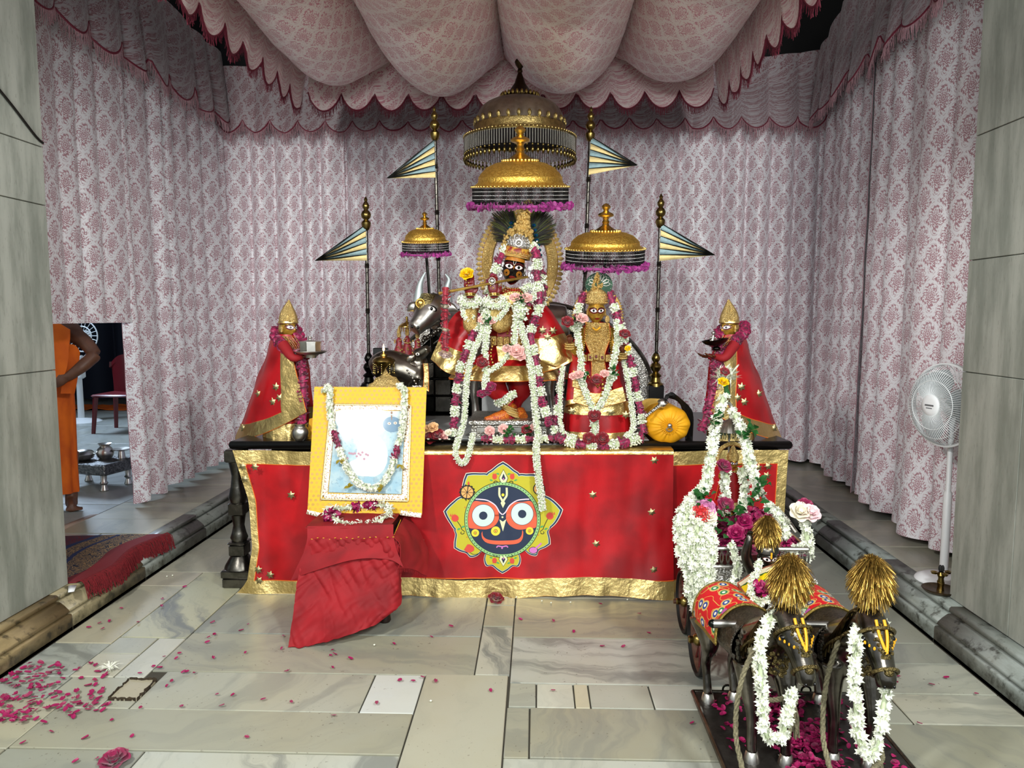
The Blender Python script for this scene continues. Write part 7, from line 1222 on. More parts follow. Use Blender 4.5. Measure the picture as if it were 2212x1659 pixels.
for (a,b) in (((x0,y0),(x0+.16,y0)),((x1-.16,y0),(x1,y0)),((x0,y0),(x0,y1)),((x1,y0),(x1,y1)),((x0,y1),(x1,y1))):
    a=A(*a,0);b=A(*b,0); L=np.linalg.norm(b-a); m=MB(); [m.tube(np.array([a+A(0,0,z),b+A(0,0,z)]),r,8) for z,r in ((.468,.008),(.545,.009))]; obj('rail',m,SILV,CH); m=MB(); d=(b-a)/L; n=max(3,int(L/.026)); 
    for k in range(n): c=a+d*(k+.5)*L/n+A(0,0,.507); th=np.linspace(0,2*pi,18)[:-1]; m.tube(c+d*(.020*np.cos(th))[:,None]+A(0,0,1)*(.034*np.sin(th))[:,None],.0035,5,closed=True)
    obj('openwork_lattice',m,SILV,CH)
TP=P(1572,868,3.32)
for pts in ([(1500,1180,3.0),(1480,1110,3.08),(1500,1075,3.12),(1525,1040,3.16),(1540,960,3.22),(1560,890,3.30),(1570,868,3.32)],[(1720,1150,3.05),(1690,1110,3.1),(1650,1075,3.14),(1625,1010,3.2),(1600,930,3.28),(1580,880,3.32),(1572,868,3.32)]): m=MB(); m.tube(smooth_path(PL(pts),40),.009,8); obj('arched_rod',m,SILV,CH)
m=MB(); m.tube(np.array([TP,TP+A(0,0,.10)]),.010,8); obj('top_socket',m,BRASS,CH)
m=MB(); q=PL([(1740,1195,3.06),(1742,1160,3.06),(1742,1120,3.06)]); m.tube(q,.009,8); m.ell(q[0],(.016,)*3,6,8); obj('corner_post',m,SILV,CH)
# petals filling the chariot
m=MB(); N=850; x=rng.uniform(x0+.01,x1-.01,N); y=rng.uniform(y0+.02,y1-.02,N); z=.525+.055*np.exp(-((x-.95)/.14)**2)*np.exp(-((y-3.3)/.2)**2)+rng.uniform(-.012,.012,N)+.03*(y-y0)/.5
nu=24; gx=np.linspace(x0,x1,nu)[:,None]; gy=np.linspace(y0,y1,nu)[None]; m.grid(np.stack([gx+0*gy,gy+0*gx,.515+.05*np.exp(-((gx-.95)/.14)**2)*np.exp(-((gy-3.3)/.2)**2)+.03*(gy-y0)/.5],2),1)
m.scatter(*PET,np.stack([x,y,z],1),basis(np.stack([rng.normal(0,.7,N),rng.normal(-.3,.6,N),np.ones(N)],1)),rng.uniform(.014,.022,N),0); tag(obj('rose_petals',m,[ROSEP,ROSE],loc=(.95,3.2,.5),smooth=False),'heap of magenta rose petals filling the chariot around the small deity','petals',None,'stuff')
# small deity
SD=thing('deity_statue','tiny gilt-faced flute-playing deity statue in red standing in the chariot','statue',P(1582,1110,3.34)); Yd=3.34
g=loft([(1566,1602,1018,Yd,.8),(1560,1606,1040,Yd,.7),(1556,1610,1075,Yd,.7),(1552,1612,1098,Yd,.75)],60,24,8,.04,5); obj('robe',ring_mesh(g,0,19),RED,SD); obj('robe_hem',ring_mesh(g,18,24,.002),GOLDF,SD)
strip(SD,'gold_sash',[(1600,1018),(1602,1050),(1600,1080)],[(1608,1020),(1612,1050),(1610,1080)],3.29,GOLDF,wr=.002,pipe_=False); strip(SD,'side_cape',[(1560,1020),(1552,1050),(1544,1080)],[(1570,1020),(1566,1050),(1560,1085)],3.31,RED,wr=.003)
SDM=trs(P(1583,1000,3.30),rotz(.05),.062); head(SD,SDM,GSKIN,maskc=RIMR,ears=False); m=MB(); m.lathe([(.40,.22),(.44,.4),(.40,.6),(.30,.8),(.22,1.0),(.10,1.25),(0,1.35)],18); m.xf(SDM); obj('crown',m,GOLDJ,SD)
m=MB(); hoop(m,P(1582,990,3.36),.068,.010,30,rotx(pi/2)); obj('halo_band',m,GOLDJ,SD); m=MB(); m.tube(PL([(1556,1012,3.28),(1605,1003,3.28)]),.003,6); obj('flute',m,GOLDP,SD); m=MB()
for pts in ([(1568,1025,3.33),(1556,1030,3.29),(1564,1013,3.28)],[(1598,1025,3.33),(1600,1034,3.29),(1590,1010,3.28)]): m=MB(); limb(m,pts,[.012,.010,.008]); obj('arm',m,GSKIN,SD)
m=MB(); hoop(m,P(1582,1104,3.30),.018,.004,16,rotx(pi/2)); hoop(m,P(1575,1112,3.30),.016,.004,16,rotx(pi/2)); obj('anklet',m,GOLDP,SD)
c=P(1578,932,3.36); SP=thing('ceremonial_parasol','tiny fluted silver parasol with dark green fringe above the chariot deity','parasol',c); m=MB(); a=np.arange(60)*2*pi/60; pr=np.array([(.062,0),(.056,.014),(.046,.032),(.03,.048),(.012,.056),(.006,.066),(.009,.074),(0,.085)]); m.grid(np.stack([pr[:,:1]*np.cos(a)*(1+.05*np.abs(np.sin(a*10))),pr[:,:1]*np.sin(a)*(1+.05*np.abs(np.sin(a*10))),np.repeat(pr[:,1:],60,1)],2)+c,cv=True); obj('dome',m,SILV,SP); m=MB(); fr_=np.stack([.063*np.cos(a),.063*np.sin(a),0*a],1)+c; fringe(m,np.vstack([fr_,fr_[:1]]),.03,.004); obj('bead_fringe',m,mat('dark_green_beads','12301f',.4),SP,kind='stuff',smooth=False); m=MB(); m.tube(np.array([c+A(.0,.02,.05),c+A(0,.02,-.33)]),.005,6); obj('pole',m,SILV,SP)
# charioteer
CR=thing('charioteer_figure','silver charioteer figure with raised arm in yellow and green brocade on the chariot front','figure',P(1660,1290,2.86)); Yc=2.85
b=MB(); 
for pts,rad in (([(1660,1290,2.86),(1662,1265,2.86),(1664,1240,2.86),(1660,1222,2.85)],[.06,.058,.062,.028]),([(1638,1238,2.86),(1622,1225,2.84),(1612,1200,2.83),(1616,1175,2.82),(1620,1160,2.82)],[.03,.026,.022,.018,.014]),([(1690,1238,2.86),(1705,1255,2.83),(1700,1275,2.79)],[.03,.024,.018]),([(1650,1290,2.84),(1640,1300,2.72),(1650,1330,2.70)],[.045,.04,.025]),([(1680,1290,2.84),(1690,1302,2.72),(1695,1330,2.70)],[.045,.04,.025])): limb(b,pts,rad)
p=P(1620,1162,2.82); b.merge(hand_mb(p,A(.02,-.05,1),A(0,-1,0),.05,.9,1)); obj('body',remesh(b,.005,3),DSIL,CR); CM=trs(P(1657,1203,2.83),rotz(.05)@rotx(.05),.098); 
m=MB(); head(CR,CM,DSIL); m=MB(); m.lathe([(.40,.18),(.45,.24),(.44,.36),(.38,.5),(.2,.62),(0,.66)],24); m.xf(CM); obj('turban',m,DSIL,CR); m=MB(); m.tube(np.array([CM[:3,:3]@A(0,-.45,.34)+CM[:3,3],CM[:3,:3]@A(0,-.45,.1)+CM[:3,3]]),.004,5); obj('forehead_mark',m,bpy.data.materials['yellow_paste'],CR)
def brocade():
    n=NT('yellow_green_brocade'); x,y,_=n.xyz(n.coord('UV')); c=n.mix(n.ex('lt(abs(frac(y*22)-.5)*2,.25+.5*abs(frac(x*30)-.5))',x=x,y=y),hx('e2c112'),hx('2f5a20')); c=n.mix(n.ex('lt(frac(y*8),.2)',y=y),c,hx('d9cfae')); n.set(Base_Color=c,Roughness=.45); return n.m
BRC=brocade(); PBR=mat('pink_gold_braid','b8745a',.45,.5,.4,150)
g=sheet([[(1594,1262,2.72),(1630,1238,2.70),(1672,1222,2.74)],[(1612,1287,2.66),(1650,1262,2.64),(1692,1240,2.70)],[(1634,1308,2.64),(1662,1290,2.62),(1704,1262,2.68)]],30,20,.004,40); m=MB(); cloth(m,g,.004); obj('brocade_shawl',m,BRC,CR,angle=180); m=MB(); [m.tube(e,.007,6,flat=.5) for e in (g[:,0],g[0],g[:,-1])]; obj('braid_trim',m,PBR,CR)
m=MB(); a=np.linspace(-1.2,1.2,46)[:,None]; h=np.linspace(0,1,8)[None]; rr=.05+.04*h+.004*np.cos(a*38); c=P(1690,1296,2.72); g=np.stack([c[0]+rr*np.sin(a),c[1]-.02-rr*np.cos(a)*.9+0*h,c[2]+.03-.08*h+0*a],2); cloth(m,g,.004); obj('pleated_skirt',m,SILV,CR)
plume('gold tinsel plume on the head of the silver charioteer',P(1656,1180,2.83),.19)
m=MB(); c=P(1648,1272,2.61); m.scatter(*PET,c+rng.normal(0,1,(70,3))*A(.016,.008,.010),basis(rng.normal(0,.6,(70,3))+A(0,-.6,1)),rng.uniform(.012,.018,70),0); tag(obj('rose_petals',m,ROSEP,loc=c,smooth=False),'handful of magenta petals in the lap of the silver charioteer','petals',None,'stuff')
WG=dict(r=.021,size=.019,kind='star',dens=1.6)
garland('white tuberose garland around the lap of the silver charioteer',[(1640,1212,2.70),(1632,1238,2.66),(1624,1262,2.62),(1622,1284,2.60),(1636,1300,2.58),(1662,1294,2.58),(1688,1284,2.62)],r=.011,size=.014,kind='star',dens=1.6)
for lb,pts in (('thick white garland down the wheel-side arch of the chariot',[(1566,852,3.31),(1556,880,3.29),(1545,920,3.24),(1538,970,3.18),(1530,1020,3.14),(1522,1060,3.12)]),('thick white garland down the step-side arch of the chariot',[(1580,885,3.30),(1597,915,3.26),(1609,955,3.21),(1620,1000,3.17),(1632,1040,3.14),(1640,1070,3.14)]),('white garland over the chariot shoulder on the wheel side',[(1522,1050,3.12),(1500,1070,3.10),(1480,1095,3.08),(1470,1130,3.05),(1468,1170,3.03)]),('white garland over the chariot shoulder on the step side',[(1655,1092,3.12),(1675,1105,3.10),(1692,1130,3.07),(1700,1165,3.05)]),
 ('broad white tuberose rope hanging before the chariot deity with a crimson rose',[(1570,1015,3.24),(1566,1045,3.22),(1566,1080,3.2),(1568,1112,3.16)]),('thin white strand beside the red robe of the chariot deity',[(1604,1010,3.25),(1610,1045,3.23),(1606,1085,3.2),(1600,1120,3.15)]),('white garland on the flower post at the chariot corner',[(1738,1118,3.04),(1742,1150,3.03),(1746,1185,3.02),(1742,1210,3.02)]),('white garland from the flower post along the chariot rail',[(1748,1195,3.02),(1725,1185,3.0),(1705,1200,2.98),(1700,1220,2.96)])): garland(lb,pts,**WG)
k=0
nm=['outermost','second','third','fourth','fifth','sixth','innermost']
for i,(xa,xb,yb) in enumerate(((1468,1488,1300),(1480,1498,1310),(1492,1502,1322),(1505,1512,1300),(1516,1522,1290),(1530,1532,1285),(1538,1530,1260))):
    garland(nm[i]+' hanging white strand of the floral curtain over the chariot wheel side',[(1500+i*5,1075+i*4,3.07),(xa,1120+i*8,3.0-.01*i),(xa+3,1190,2.98-.01*i),(xb,1245,2.96-.01*i),(xb+3,yb,2.95-.01*i)],r=.020,size=.019,kind='star',dens=1.5)
garland('thin white strand swagged under the chariot front rail',[(1530,1285,2.90),(1560,1278,2.89),(1580,1262,2.89),(1594,1225,2.90),(1584,1190,2.92),(1577,1172,2.94)],r=.014,size=.017,kind='star',dens=1.5)
for x,y,M,r,lb,Yq in ((1524,1095,mat('lilac_pink_rose','d98ab8',.5,0,.25,40),.030,'lilac pink rose in the bunch on the chariot shoulder',3.02),(1513,1110,mat('coral_rose','d83a3a',.5,0,.3,40),.028,'coral red rose in the bunch on the chariot shoulder',3.0),(1532,1112,CREAM,.026,'cream rose in the bunch on the chariot shoulder',3.0),(1500,1106,ROSE,.022,'dark crimson rose behind the coral one on the chariot shoulder',3.03),(1568,1088,ROSE,.026,'crimson rose on the white rope of the chariot deity, lower',3.17),(1565,1005,ROSE,.024,'crimson rose on the white rope of the chariot deity, upper',3.22),(1730,1104,CREAM,.032,'white rose on top of the chariot flower post',3.02),(1752,1106,mat('shell_pink_rose','f0cfd2',.5,0,.15,40),.030,'shell pink rose on top of the chariot flower post',3.02),(1740,1092,ROSE,.024,'crimson rose behind the pale ones on the chariot flower post',3.05),(1608,1124,ROSEP,.026,'large magenta rose lying on the petal heap of the chariot',3.1),(1590,1150,ROSEP,.026,'open magenta rose at the front of the petal heap of the chariot',3.03)): rose(P(x,y,Yq),r,M,lb)
for x,y,lb,Yq in ((1545,905,'green leaves near the top of the wheel-side chariot garland',3.2),(1590,1110,'green leaves on the petal heap below the chariot deity',3.1),(1560,1125,'dark green leaves in the middle of the chariot petal heap',3.05),(1518,1070,'green leaves on the wheel-side chariot shoulder',3.04),(1615,935,'green leaves beside the tiny silver parasol',3.18),(1645,1050,'trailing green leaves on the step-side chariot garland',3.1),(1640,1080,'lowest green leaves on the step-side chariot garland',3.08)): sprig(lb,P(x,y,Yq),13,.036,.05)
BQ=thing('flower_posy','spidery white posy with a yellow and a red flower on the chariot top','flowers',TP+A(0,0,.09)); c=P(1566,812,3.32); m=MB()
for i in range(170): d=rng.normal(0,1,3)+A(0,-.3,.3); d/=np.linalg.norm(d); L=R(.03,.06); s=np.cross(d,A(.3,.4,.9)); s/=np.linalg.norm(s); w=.0035; q=c+A(R(-.03,.03),R(-.02,.02),R(-.02,.02)); m.add([q-s*w*.4,q+s*w*.4,q+d*L*.6+s*w,q+d*L*.6-s*w,q+d*L],[np.array([[0,1,2,3]]),np.array([[3,2,4]])])
obj('white_petal_spray',m,WFLO,BQ,smooth=False,kind='stuff'); rose(c+A(-.018,-.05,-.02),.018,YR,parent=BQ,name='yellow_bloom'); rose(c+A(-.012,-.045,.025),.016,REDR,parent=BQ,name='red_bloom'); m=MB(); m.tube(np.array([c-A(0,0,.01),TP+A(0,0,.02)]),[.010,.014],8); obj('stem',m,LEAF,BQ)
# ------------------------------------------------------------ beyond the doorway
SKIN=mat('brown_skin','6b4531',.5,0,.2,20); PR=thing('person','barefoot person in saffron robes standing in the doorway with a hand on the hip','person',P(110,1075,4.95)*A(1,1,0)+A(0,0,.15)); Yp=4.95
b=MB(); 
for pts,rad in (([(92,860),(96,800),(104,740),(106,700),(104,660)],[.15,.15,.16,.11,.055]),([(70,712),(92,704),(120,704),(150,712),(164,724)],[.06,.075,.085,.07,.06]),([(160,722,4.93),(186,742,4.9),(206,766,4.88)],[.058,.05,.042]),([(206,766,4.88),(176,793,4.80),(146,815,4.76)],[.046,.042,.03])): limb(b,pts,rad,Yp)
b.ell(P(102,625,Yp),(.085,.10,.125),14,18); b.ell(P(102,640,4.88),(.012,.02,.02),6,8)
b.merge(hand_mb(P(146,815,4.76),P(128,824,4.74)-P(146,815,4.76),A(-.2,1,.3),.16,1.0,1))
for x,x2 in ((150,166),(85,92)):
    q=P(x,1040,Yp); g=A(q[0],4.95,.15); b.tube(smooth_path(np.array([A(q[0],4.97,.55),A(q[0],4.97,.30),A(q[0],4.96,.21),A(q[0]+.02,4.93,.185)]),14),np.interp(np.linspace(0,1,14),[0,.5,1],[.06,.042,.04]),12); b.tube(smooth_path(np.array([g+A(-.02,.03,.05),g+A(.03,-.04,.045),g+A(.075,-.10,.025)]),12),np.linspace(.042,.036,12),12,flat=.7)
    for k in range(5): a=g+A(.045+.02*k-.02,-.075-.012*k*.2+.01*k,.018); b.tube(np.array([a,a+A(.028,-.05,-.002)]),[.013,.010],8)
obj('body',remesh(b,.011,3),SKIN,PR)
g=loft([(58,150,748,Yp,.62),(58,152,790,Yp,.66),(54,158,840,Yp,.7),(52,162,900,Yp,.72),(60,166,990,Yp,.72),(70,170,1062,Yp,.72)],90,50,7,.05,6); obj('robe',ring_mesh(g),ORANGE,PR)
g=sheet([[(60,712,5.02),(78,700,4.9),(120,696,4.82),(152,712,4.80)],[(58,740,5.0),(80,745,4.78),(118,760,4.74),(146,790,4.76)],[(60,790,5.0),(85,800,4.76),(112,815,4.72),(132,822,4.74)]],40,30,.008,30,4); m=MB(); cloth(m,g,.006); obj('shoulder_drape',m,ORANGE,PR,angle=180)
g=sheet([[(140,745,4.82),(160,745,4.84),(172,760,4.86)],[(140,790,4.80),(158,800,4.82),(168,810,4.84)],[(132,850,4.80),(150,850,4.81),(160,850,4.84)]],30,24,.006,30,6); m=MB(); cloth(m,g,.006); obj('side_drape',m,ORANGE,PR,angle=180)
m=MB(); m.ell(P(102,612,4.97),(.09,.10,.085),10,14); obj('hair',m,BLACK,PR)
GS=thing('silver_stool','low engraved silver stool with turned legs seen through the doorway','stool',(-3.5,5.6,.15)); m=MB(); Mz=rotz(-.25); m.box((-.26,-.17,.13),(.26,.17,.215),.008,M=Mz,c=(-3.5,5.62,.15)); obj('top',m,mat('engraved_dark_silver','7c7c7c',.25,1.,.6,60,.6,80),GS)
for x,y in ((-.2,-.12),(.2,-.12),(-.2,.12),(.2,.12)): m=MB(); q=Mz[:3,:3]@A(x,y,0)+A(-3.5,5.62,.15); m.lathe([(.028,0),(.032,.01),(.024,.03),(.02,.05),(.03,.065),(.02,.08),(.024,.13)],14,q); obj('leg',m,SILV,GS)
q=A(-3.5,5.62,.365); m=MB(); m.lathe([(0,0),(.045,0),(.062,.03),(.066,.055),(.05,.085),(.034,.10),(.05,.118),(.052,.122),(.03,.11),(0,.1)],24,q+A(.06,.04,0)); obj('water_pot',m,SILV,loc=q+A(.06,.04,0),label='round silver pot with flared lip on the engraved stool',cat='pot'); m=MB(); m.lathe([(0,0),(.04,0),(.07,.02),(.08,.05),(.06,.075),(.02,.085),(0,.086)],22,q+A(-.07,-.03,0)); m.tube(smooth_path([q+A(-.13,-.03,.05),q+A(-.19,-.03,.06),q+A(-.22,-.02,.05)],8),[.03,.028,.024,.02,.018,.016,.014,.01],8); obj('spouted_vessel',m,SILV,loc=q+A(-.07,-.03,0),label='squat spouted silver vessel on the engraved stool',cat='vessel'); m=MB(); m.lathe([(0,0),(.05,.0),(.075,.012),(.072,.016),(0,.006)],22,q+A(.17,.08,.06)); m.lathe([(.03,0),(.02,.06)],12,q+A(.17,.08,0)); obj('footed_dish',m,SILV,loc=q+A(.17,.08,0),label='small footed silver dish on the engraved stool',cat='dish')
FN=thing('pedestal_fan','white pedestal fan standing far back in the room beyond the doorway','fan',(-5.85,9.15,.15)); m=MB(); m.lathe([(0,.05),(.06,.045),(.2,.02),(.24,.0),(0,0)],28,(-5.85,9.15,.15)); obj('base',m,WHITE,FN); m=MB(); m.tube(np.array([(-5.85,9.15,.17),(-5.85,9.15,.75),(-5.85,9.15,.76),(-5.85,9.15,1.05)]),[.04,.035,.022,.022],10); m.box((-.06,-.06,.55),(.06,.06,.85),.02,c=(-5.85,9.15,.15)); obj('pole',m,WHITE,FN); m=MB(); hc=A(-5.75,9.1,1.25); [hoop(m,hc,r,.008,30,rotx(pi/2)) for r in (.2,.12,.06)]; m.ell(hc+A(0,.06,0),(.07,.1,.07)); [m.tube(np.array([hc,hc+A(.2*math.cos(t),0,.2*math.sin(t))]),.004,4) for t in np.arange(20)*pi/10]; obj('fan_head',m,WHITE,FN)
RC=thing('plastic_chair','dark red plastic chair half hidden behind the doorway curtain','chair',(-4.86,8.4,.15)); CM_=mat('maroon_plastic','5c0f18',.35); o=A(-4.86,8.4,.15); m=MB(); m.box((-.24,-.24,.42),(.24,.24,.45),.02,c=o); obj('seat',m,CM_,RC); m=MB(); g=np.array([[A(-.25+.02*math.cos(v*2),.22-.10*math.sin(pi*u),.45+v*.45)+A(.5*u,0,-.12*(2*u-1)**2*(v>.8)) for v in np.linspace(0,1,10)] for u in np.linspace(0,1,14)])+o; cloth(m,g,.02); obj('backrest',m,CM_,RC)
for x in (-.2,.2):
    for y in (-.2,.2): m=MB(); m.tube(np.array([o+A(x,y,.43),o+A(x*1.15,y*1.15,0)]),[.03,.022],8); obj('leg',m,CM_,RC)
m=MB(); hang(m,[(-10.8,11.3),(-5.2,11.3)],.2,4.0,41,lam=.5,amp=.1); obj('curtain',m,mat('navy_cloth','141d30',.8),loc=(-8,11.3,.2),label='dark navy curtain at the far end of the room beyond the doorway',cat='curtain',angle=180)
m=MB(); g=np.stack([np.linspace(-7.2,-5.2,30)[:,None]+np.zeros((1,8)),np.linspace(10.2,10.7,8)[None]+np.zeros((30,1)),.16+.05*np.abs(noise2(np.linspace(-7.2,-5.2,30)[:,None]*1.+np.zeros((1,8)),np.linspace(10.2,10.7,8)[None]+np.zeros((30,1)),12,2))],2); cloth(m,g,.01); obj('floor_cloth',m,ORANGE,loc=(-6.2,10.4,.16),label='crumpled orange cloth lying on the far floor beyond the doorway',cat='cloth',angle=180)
m=MB(); m.box((-6.15,10.9,.15),(-5.6,11.2,4.0),.05); struct('trim_9',m,mat('grey_column','3a3b3c',.8))  # plain grey column in the far room
# ------------------------------------------------------------ fan by the other pillar
FB=A(2.06,3.66,ZP); TF=thing('pedestal_fan','white pedestal fan beside the marble pillar, its caged head turned towards the altar','fan',FB); m=MB(); m.lathe([(0,.035),(.03,.03),(.10,.02),(.125,.008),(.13,0),(0,0)],36,FB); obj('base',m,WHITE,TF); m=MB(); m.tube(np.array([FB,FB+A(0,0,.45),FB+A(0,0,.46),FB+A(0,0,.80)]),[.02,.02,.013,.013],12); obj('pole',m,WHITE,TF)
hc=P(2043,875,3.64); ax=Vector((-.96,-.30,.02)).normalized(); Fm=np.array(ax.to_track_quat('Z','Y').to_matrix()); rf=.203
TFm=trs(hc,Fm); m=MB()
for k in range(84):
    a=k*2*pi/84; d=A(math.cos(a),math.sin(a),0); m.tube(smooth_path([d*.052+A(0,0,.094),d*.12+A(0,0,.085),d*.175+A(0,0,.055),d*rf+A(0,0,.0)],9),.0013,4,cap=False)
    if k%2==0: m.tube(smooth_path([d*rf,d*.17+A(0,0,-.05),d*.06+A(0,0,-.075)],7),.0014,4,cap=False)
for r,z in ((.12,.085),(.165,.063)): hoop(m,(0,0,z),r,.0018,48)
m.xf(TFm); obj('wire_cage',m,mat('dusty_white_wire','cfd4d4',.4),TF,kind='stuff'); m=MB(); m.lathe([(rf-.004,-.016),(rf+.004,-.014),(rf+.005,.012),(rf-.004,.016),(rf-.006,0),(rf-.004,-.016)],64); m.xf(TFm); obj('cage_ring',m,WHITE,TF); m=MB(); m.lathe([(0,.100),(.03,.100),(.048,.097),(.055,.092),(.05,.088),(0,.088)],36); m.xf(TFm); obj('centre_cap',m,WHITE,TF); m=MB(); m.box((-.026,-.004,.100),(.026,.004,.102),.001); m.box((-.018,-.016,.100),(.018,-.012,.102),.001); m.xf(TFm); obj('badge',m,mat('grey_badge','5c6064',.4),TF)
for k in range(3):
    a0=k*2*pi/3; u=np.linspace(0,1,12)[:,None]; v=np.linspace(-1,1,8)[None]; r=.035+.14*u; w=(.35+.45*np.sin(pi*(.15+.75*u)))*1.0; g=np.stack([r*np.cos(a0+v*w),r*np.sin(a0+v*w),.015+.022*v+0*u],2); m=MB(); cloth(m,g,.002); m.xf(TFm); obj('blade',m,mat('grey_blade','9aa2a4',.3),TF)
m=MB(); m.lathe([(0,.04),(.03,.035),(.03,.0),(.055,-.03),(.06,-.09),(.045,-.13),(0,-.135)],24); m.xf(TFm); q=hc-np.array(ax)*.07; m.tube(np.array([q,FB+A(0,0,.78)]),.016,8); obj('motor_housing',m,WHITE,TF)
c=G(2031,1279,ZP); BL=thing('brass_lamp_stand','small old brass lamp stand with dark wick cups beside the pillar base','lamp',c); m=MB(); m.lathe([(0,0),(.06,0),(.075,.008),(.082,.018),(.078,.020),(.06,.012),(0,.01)],30,c); obj('dish',m,mat('sooty_brass','5a4a34',.4,.9,.4,40),BL); m=MB(); m.lathe([(.016,.01),(.013,.03),(.016,.04),(.012,.07),(.018,.085),(.012,.1)],14,c); hoop(m,c+A(0,0,.05),.014,.003,14,rotx(.4)); obj('stem',m,BRASS,BL); m=MB(); [m.lathe([(0,-.008),(.012,-.006),(.016,.004),(.012,.003),(0,-.003)],12,c+A(x,y,.098)) for x,y in ((-.034,0),(.034,.005),(0,-.03))]; [m.tube(np.array([c+A(0,0,.092),c+A(x,y,.094)]),.004,6) for x,y in ((-.034,0),(.034,.005),(0,-.03))]; obj('wick_cup',m,BRASS,BL); m=MB(); m.ell(c+A(-.006,0,.118),(.009,.008,.018),8,10); m.ell(c+A(.007,.002,.116),(.008,.008,.018),8,10); obj('burnt_wick',m,BLKM,BL)
# ------------------------------------------------------------ rug, scrap
def rugm():
    n=NT('patterned_rug'); x,y,_=n.xyz(n.coord('UV')); w=n.noise(9,2,.5,n.coord('UV'),1); v=n.ex('0'); a=n.noise(16,1,.4,n.coord('UV'),0,2.5); f=n.ex('gt(sin(a*42),.1)',a=a); b1=n.ex('gt(x,.30)*lt(x,.34)',x=x); b2=n.ex('gt(x,.42)*lt(x,.445)',x=x); c=n.mix(f,hx('1d2438'),hx('9a7a52')); c=n.mix(n.ex('lt(x,.30)',x=x),c,n.mix(f,hx('6a1420'),hx('2a2f44'))); c=n.mix(n.ex('min(1,a+b)',a=b1,b=b2),c,hx('1c2a55')); c=n.mix(n.ex('gt(x,.60)',x=x),c,hx('6a0f18')); n.set(Base_Color=c,Roughness=.95); n.bump(n.noise(300,2,.5),.5,.004); return n.m
RG=thing('floor_rug','worn patterned rug with dark red fringe lying on the platform at the doorway','rug',(-2.55,3.85,ZP)); x=np.linspace(-2.98,-2.285,30)[:,None]; y=np.linspace(3.47,4.28,30)[None]; sk=.10*(x+2.3); g=np.stack([x+0*y+.03*np.sin(y*9),y+sk,ZP+.007+.007*np.abs(noise2(x+0*y,y+0*x,16,3))+0*x],2); m=MB(); g2=g.copy(); m.grid(g,uv=np.stack([x+2.98+0*y,y-3.4+0*x],2)); h=g-A(0,0,.006); m.grid(h[:,::-1]); [m.grid(np.stack([p,q],0)) for p,q in ((g[0],h[0]),(h[-1],g[-1]),(h[:,0],g[:,0]),(g[:,-1],h[:,-1]))]; obj('pile',m,rugm(),RG,angle=180)
m=MB(); e=smooth_path(g[-1],160)
for i in range(420):
    p=e[rng.integers(160)]; l=R(.05,.10); q=np.array([p,p+A(.02,R(-.01,.01),.006),p+A(.045,R(-.02,.01),-.012),p+A(.05+l*.25,R(-.03,.005),-.02-l*.7)]); m.tube(smooth_path(q,6),.0026,3,cap=False)
obj('fringe',m,mat('dark_red_wool','6e0d16',.95,0,.3,100),RG,kind='stuff',smooth=False)
m=MB(); q=[G(*p,.001)*A(1,1,0)+A(0,0,0) for p in ((0,0),)] if False else None; b=[G(x,y,ZP+.004) for x,y in ((148,1266),(166,1264),(160,1278),(147,1280))]; m.prism(np.array(b),(0,0,.002)); obj('paper_scrap',m,WHITE,loc=b[0],label='scrap of white paper on the step edge by the rug',cat='paper',smooth=False)
# ------------------------------------------------------------ fallen petals, each its own object
PMs=[]
for k in range(6):
    m=MB(); u=np.linspace(-1,1,5)[:,None]; v=np.linspace(0,1,5)[None]; w=np.sin(pi*(.12+.76*v))**.8; g=np.stack([u*w*.62,v*1.7-.85+0*u,.22*u*u+R(.1,.4)*(v-.5)**2+.12*np.sin(u*2+k)*v],2); cloth(m,g,.05); PMs.append(m.mesh('rose_petal',[ROSEP if k%3 else ROSE],angle=180))
def petal(p,r,lb,grp):
    o=bpy.data.objects.new('rose_petal',random.choice(PMs)); C.objects.link(o); o.location=p; o.scale=(r,)*3; o.rotation_euler=(R(-.35,.35),R(-.35,.35),R(0,6.28)); tag(o,lb,'petal',grp)
LP_='magenta rose petal in the dense drift on the slabs beside the doorway-side pillar step'; LS='single magenta rose petal lying scattered on the open marble floor'
k=0
while k<165:
    x=R(0,100) if k<80 else R(60,235); y=R(1440,1560) if k<80 else R(1425,1545)
    if not(0<x<235 and 1425<y<1565): continue
    p=G(x,y,.006+R(0,.012)*(x<170))
    if p[0]<-2.2: continue
    petal(p,R(.011,.017),LP_,'petals in the drift by the pillar step'); k+=1
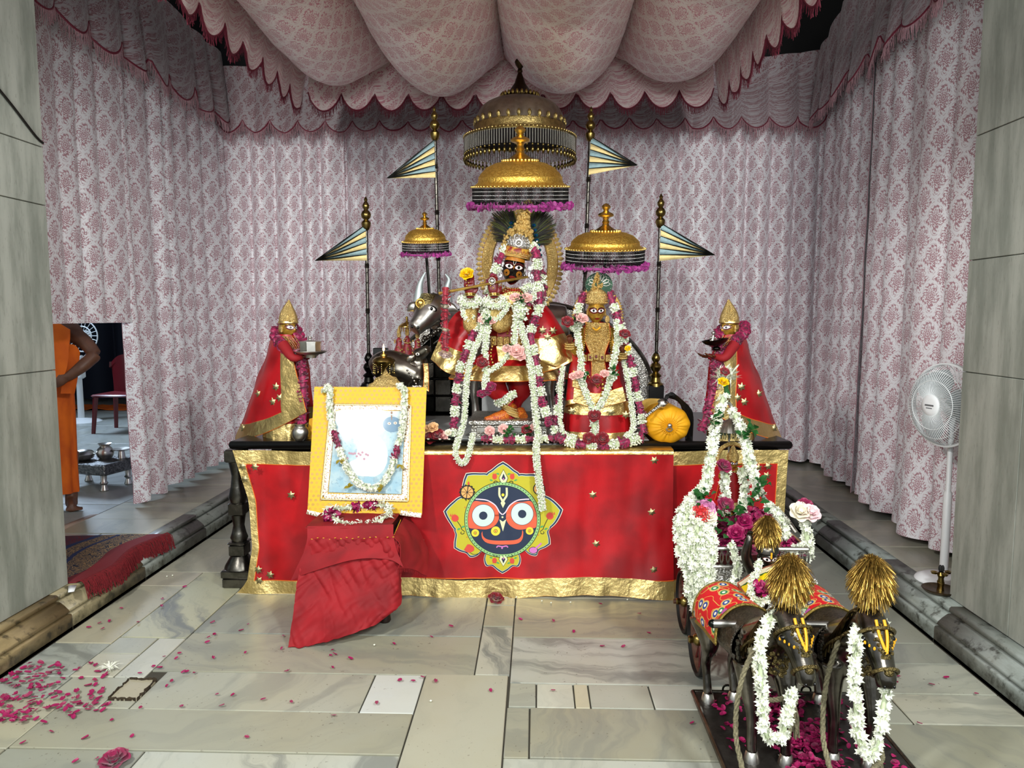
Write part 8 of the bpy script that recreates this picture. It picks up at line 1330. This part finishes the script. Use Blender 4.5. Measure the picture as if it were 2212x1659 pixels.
fx=[(155,1545),(170,1300),(190,1355),(215,1345),(235,1340),(222,1357),(300,1455),(330,1440),(345,1440),(380,1420),(305,1530),(360,1480),(372,1470),(395,1452),(405,1450),(418,1453),(355,1420),(388,1412),(450,1375),(447,1385),(465,1370),(460,1418),(530,1410),(520,1363),(535,1350),(620,1448),(622,1450),(505,1500),(480,1522),(570,1512),(630,1516),(532,1590),(393,1525),(287,1590),(185,1592),(160,1548),(112,1580),(50,1605),(240,1555),(165,1645),(210,1640),(720,1405),(724,1412),(715,1415),(850,1390),(755,1420),(720,1440),(865,1470),(893,1472),(915,1463),(940,1472),(1060,1490),(1195,1492),(1125,1337),(1298,1305),(1380,1325),(1400,1365),(1300,1395),(1345,1395),(1240,1365),(1195,1340),(1495,1560),(975,1352),(815,1518),(722,1545),(470,1500),(610,1375),(930,1375),(610,1400),(640,1345),(1942,1463),(1937,1472),(2045,1465),(2013,1478),(2110,1500),(1985,1562),(350,1310),(300,1345),(260,1315),(75,1340),(110,1330),(90,1405),(270,1270),(400,1268),(352,1292),(460,1345)]
for x,y in fx:
    z=.005 if not (x<120 and y<1410) else (.175 if y<1345 else .1); 
    if z>.05 and y>1345: continue
    if z>.1: continue
    petal(G(x+R(-2,2),y+R(-2,2),z+.003),R(.009,.014),LS if z<.1 else 'rose petal resting on the upper edge of the pillar step','petals scattered singly on the marble floor' if z<.1 else 'petals on the pillar step edge')
p=G(246,1638,.02); rose(p,.035,ROSE,'loosened crimson rose head lying near the front of the marble floor',face=(0,-.2,1))
m=MB(); c=G(237,1442,.01)
for i in range(26): a=R(0,6.28); d=A(math.cos(a),math.sin(a),R(.1,.5)); L=R(.03,.06); s=np.cross(d,A(0,0,1))*.003; m.add([c-s*.5,c+s*.5,c+d*L*.6+s,c+d*L*.6-s,c+d*L*A(1,1,.3)],[np.array([[0,1,2,3]]),np.array([[3,2,4]])])
obj('fallen_flower',m,WFLO,loc=c,label='spidery white flower dropped on the slabs near the petal drift',cat='flower',smooth=False)
for i,(x,y) in enumerate(((1170,1298),(1190,1302),(1232,1301),(1355,1295),(1115,1290),(808,1393),(640,1258),(622,1262),(360,1245),(372,1243),(930,1514))):
    m=MB(); m.scatter(*BUD,np.array([G(x,y,.006)]),basis(np.array([[1,.3,.1]])),.009,0); obj('fallen_bud',m,WFLO,loc=G(x,y,.006),label='tiny white flower bud fallen on the marble floor',cat='flower',group='white buds fallen on the floor',smooth=False)
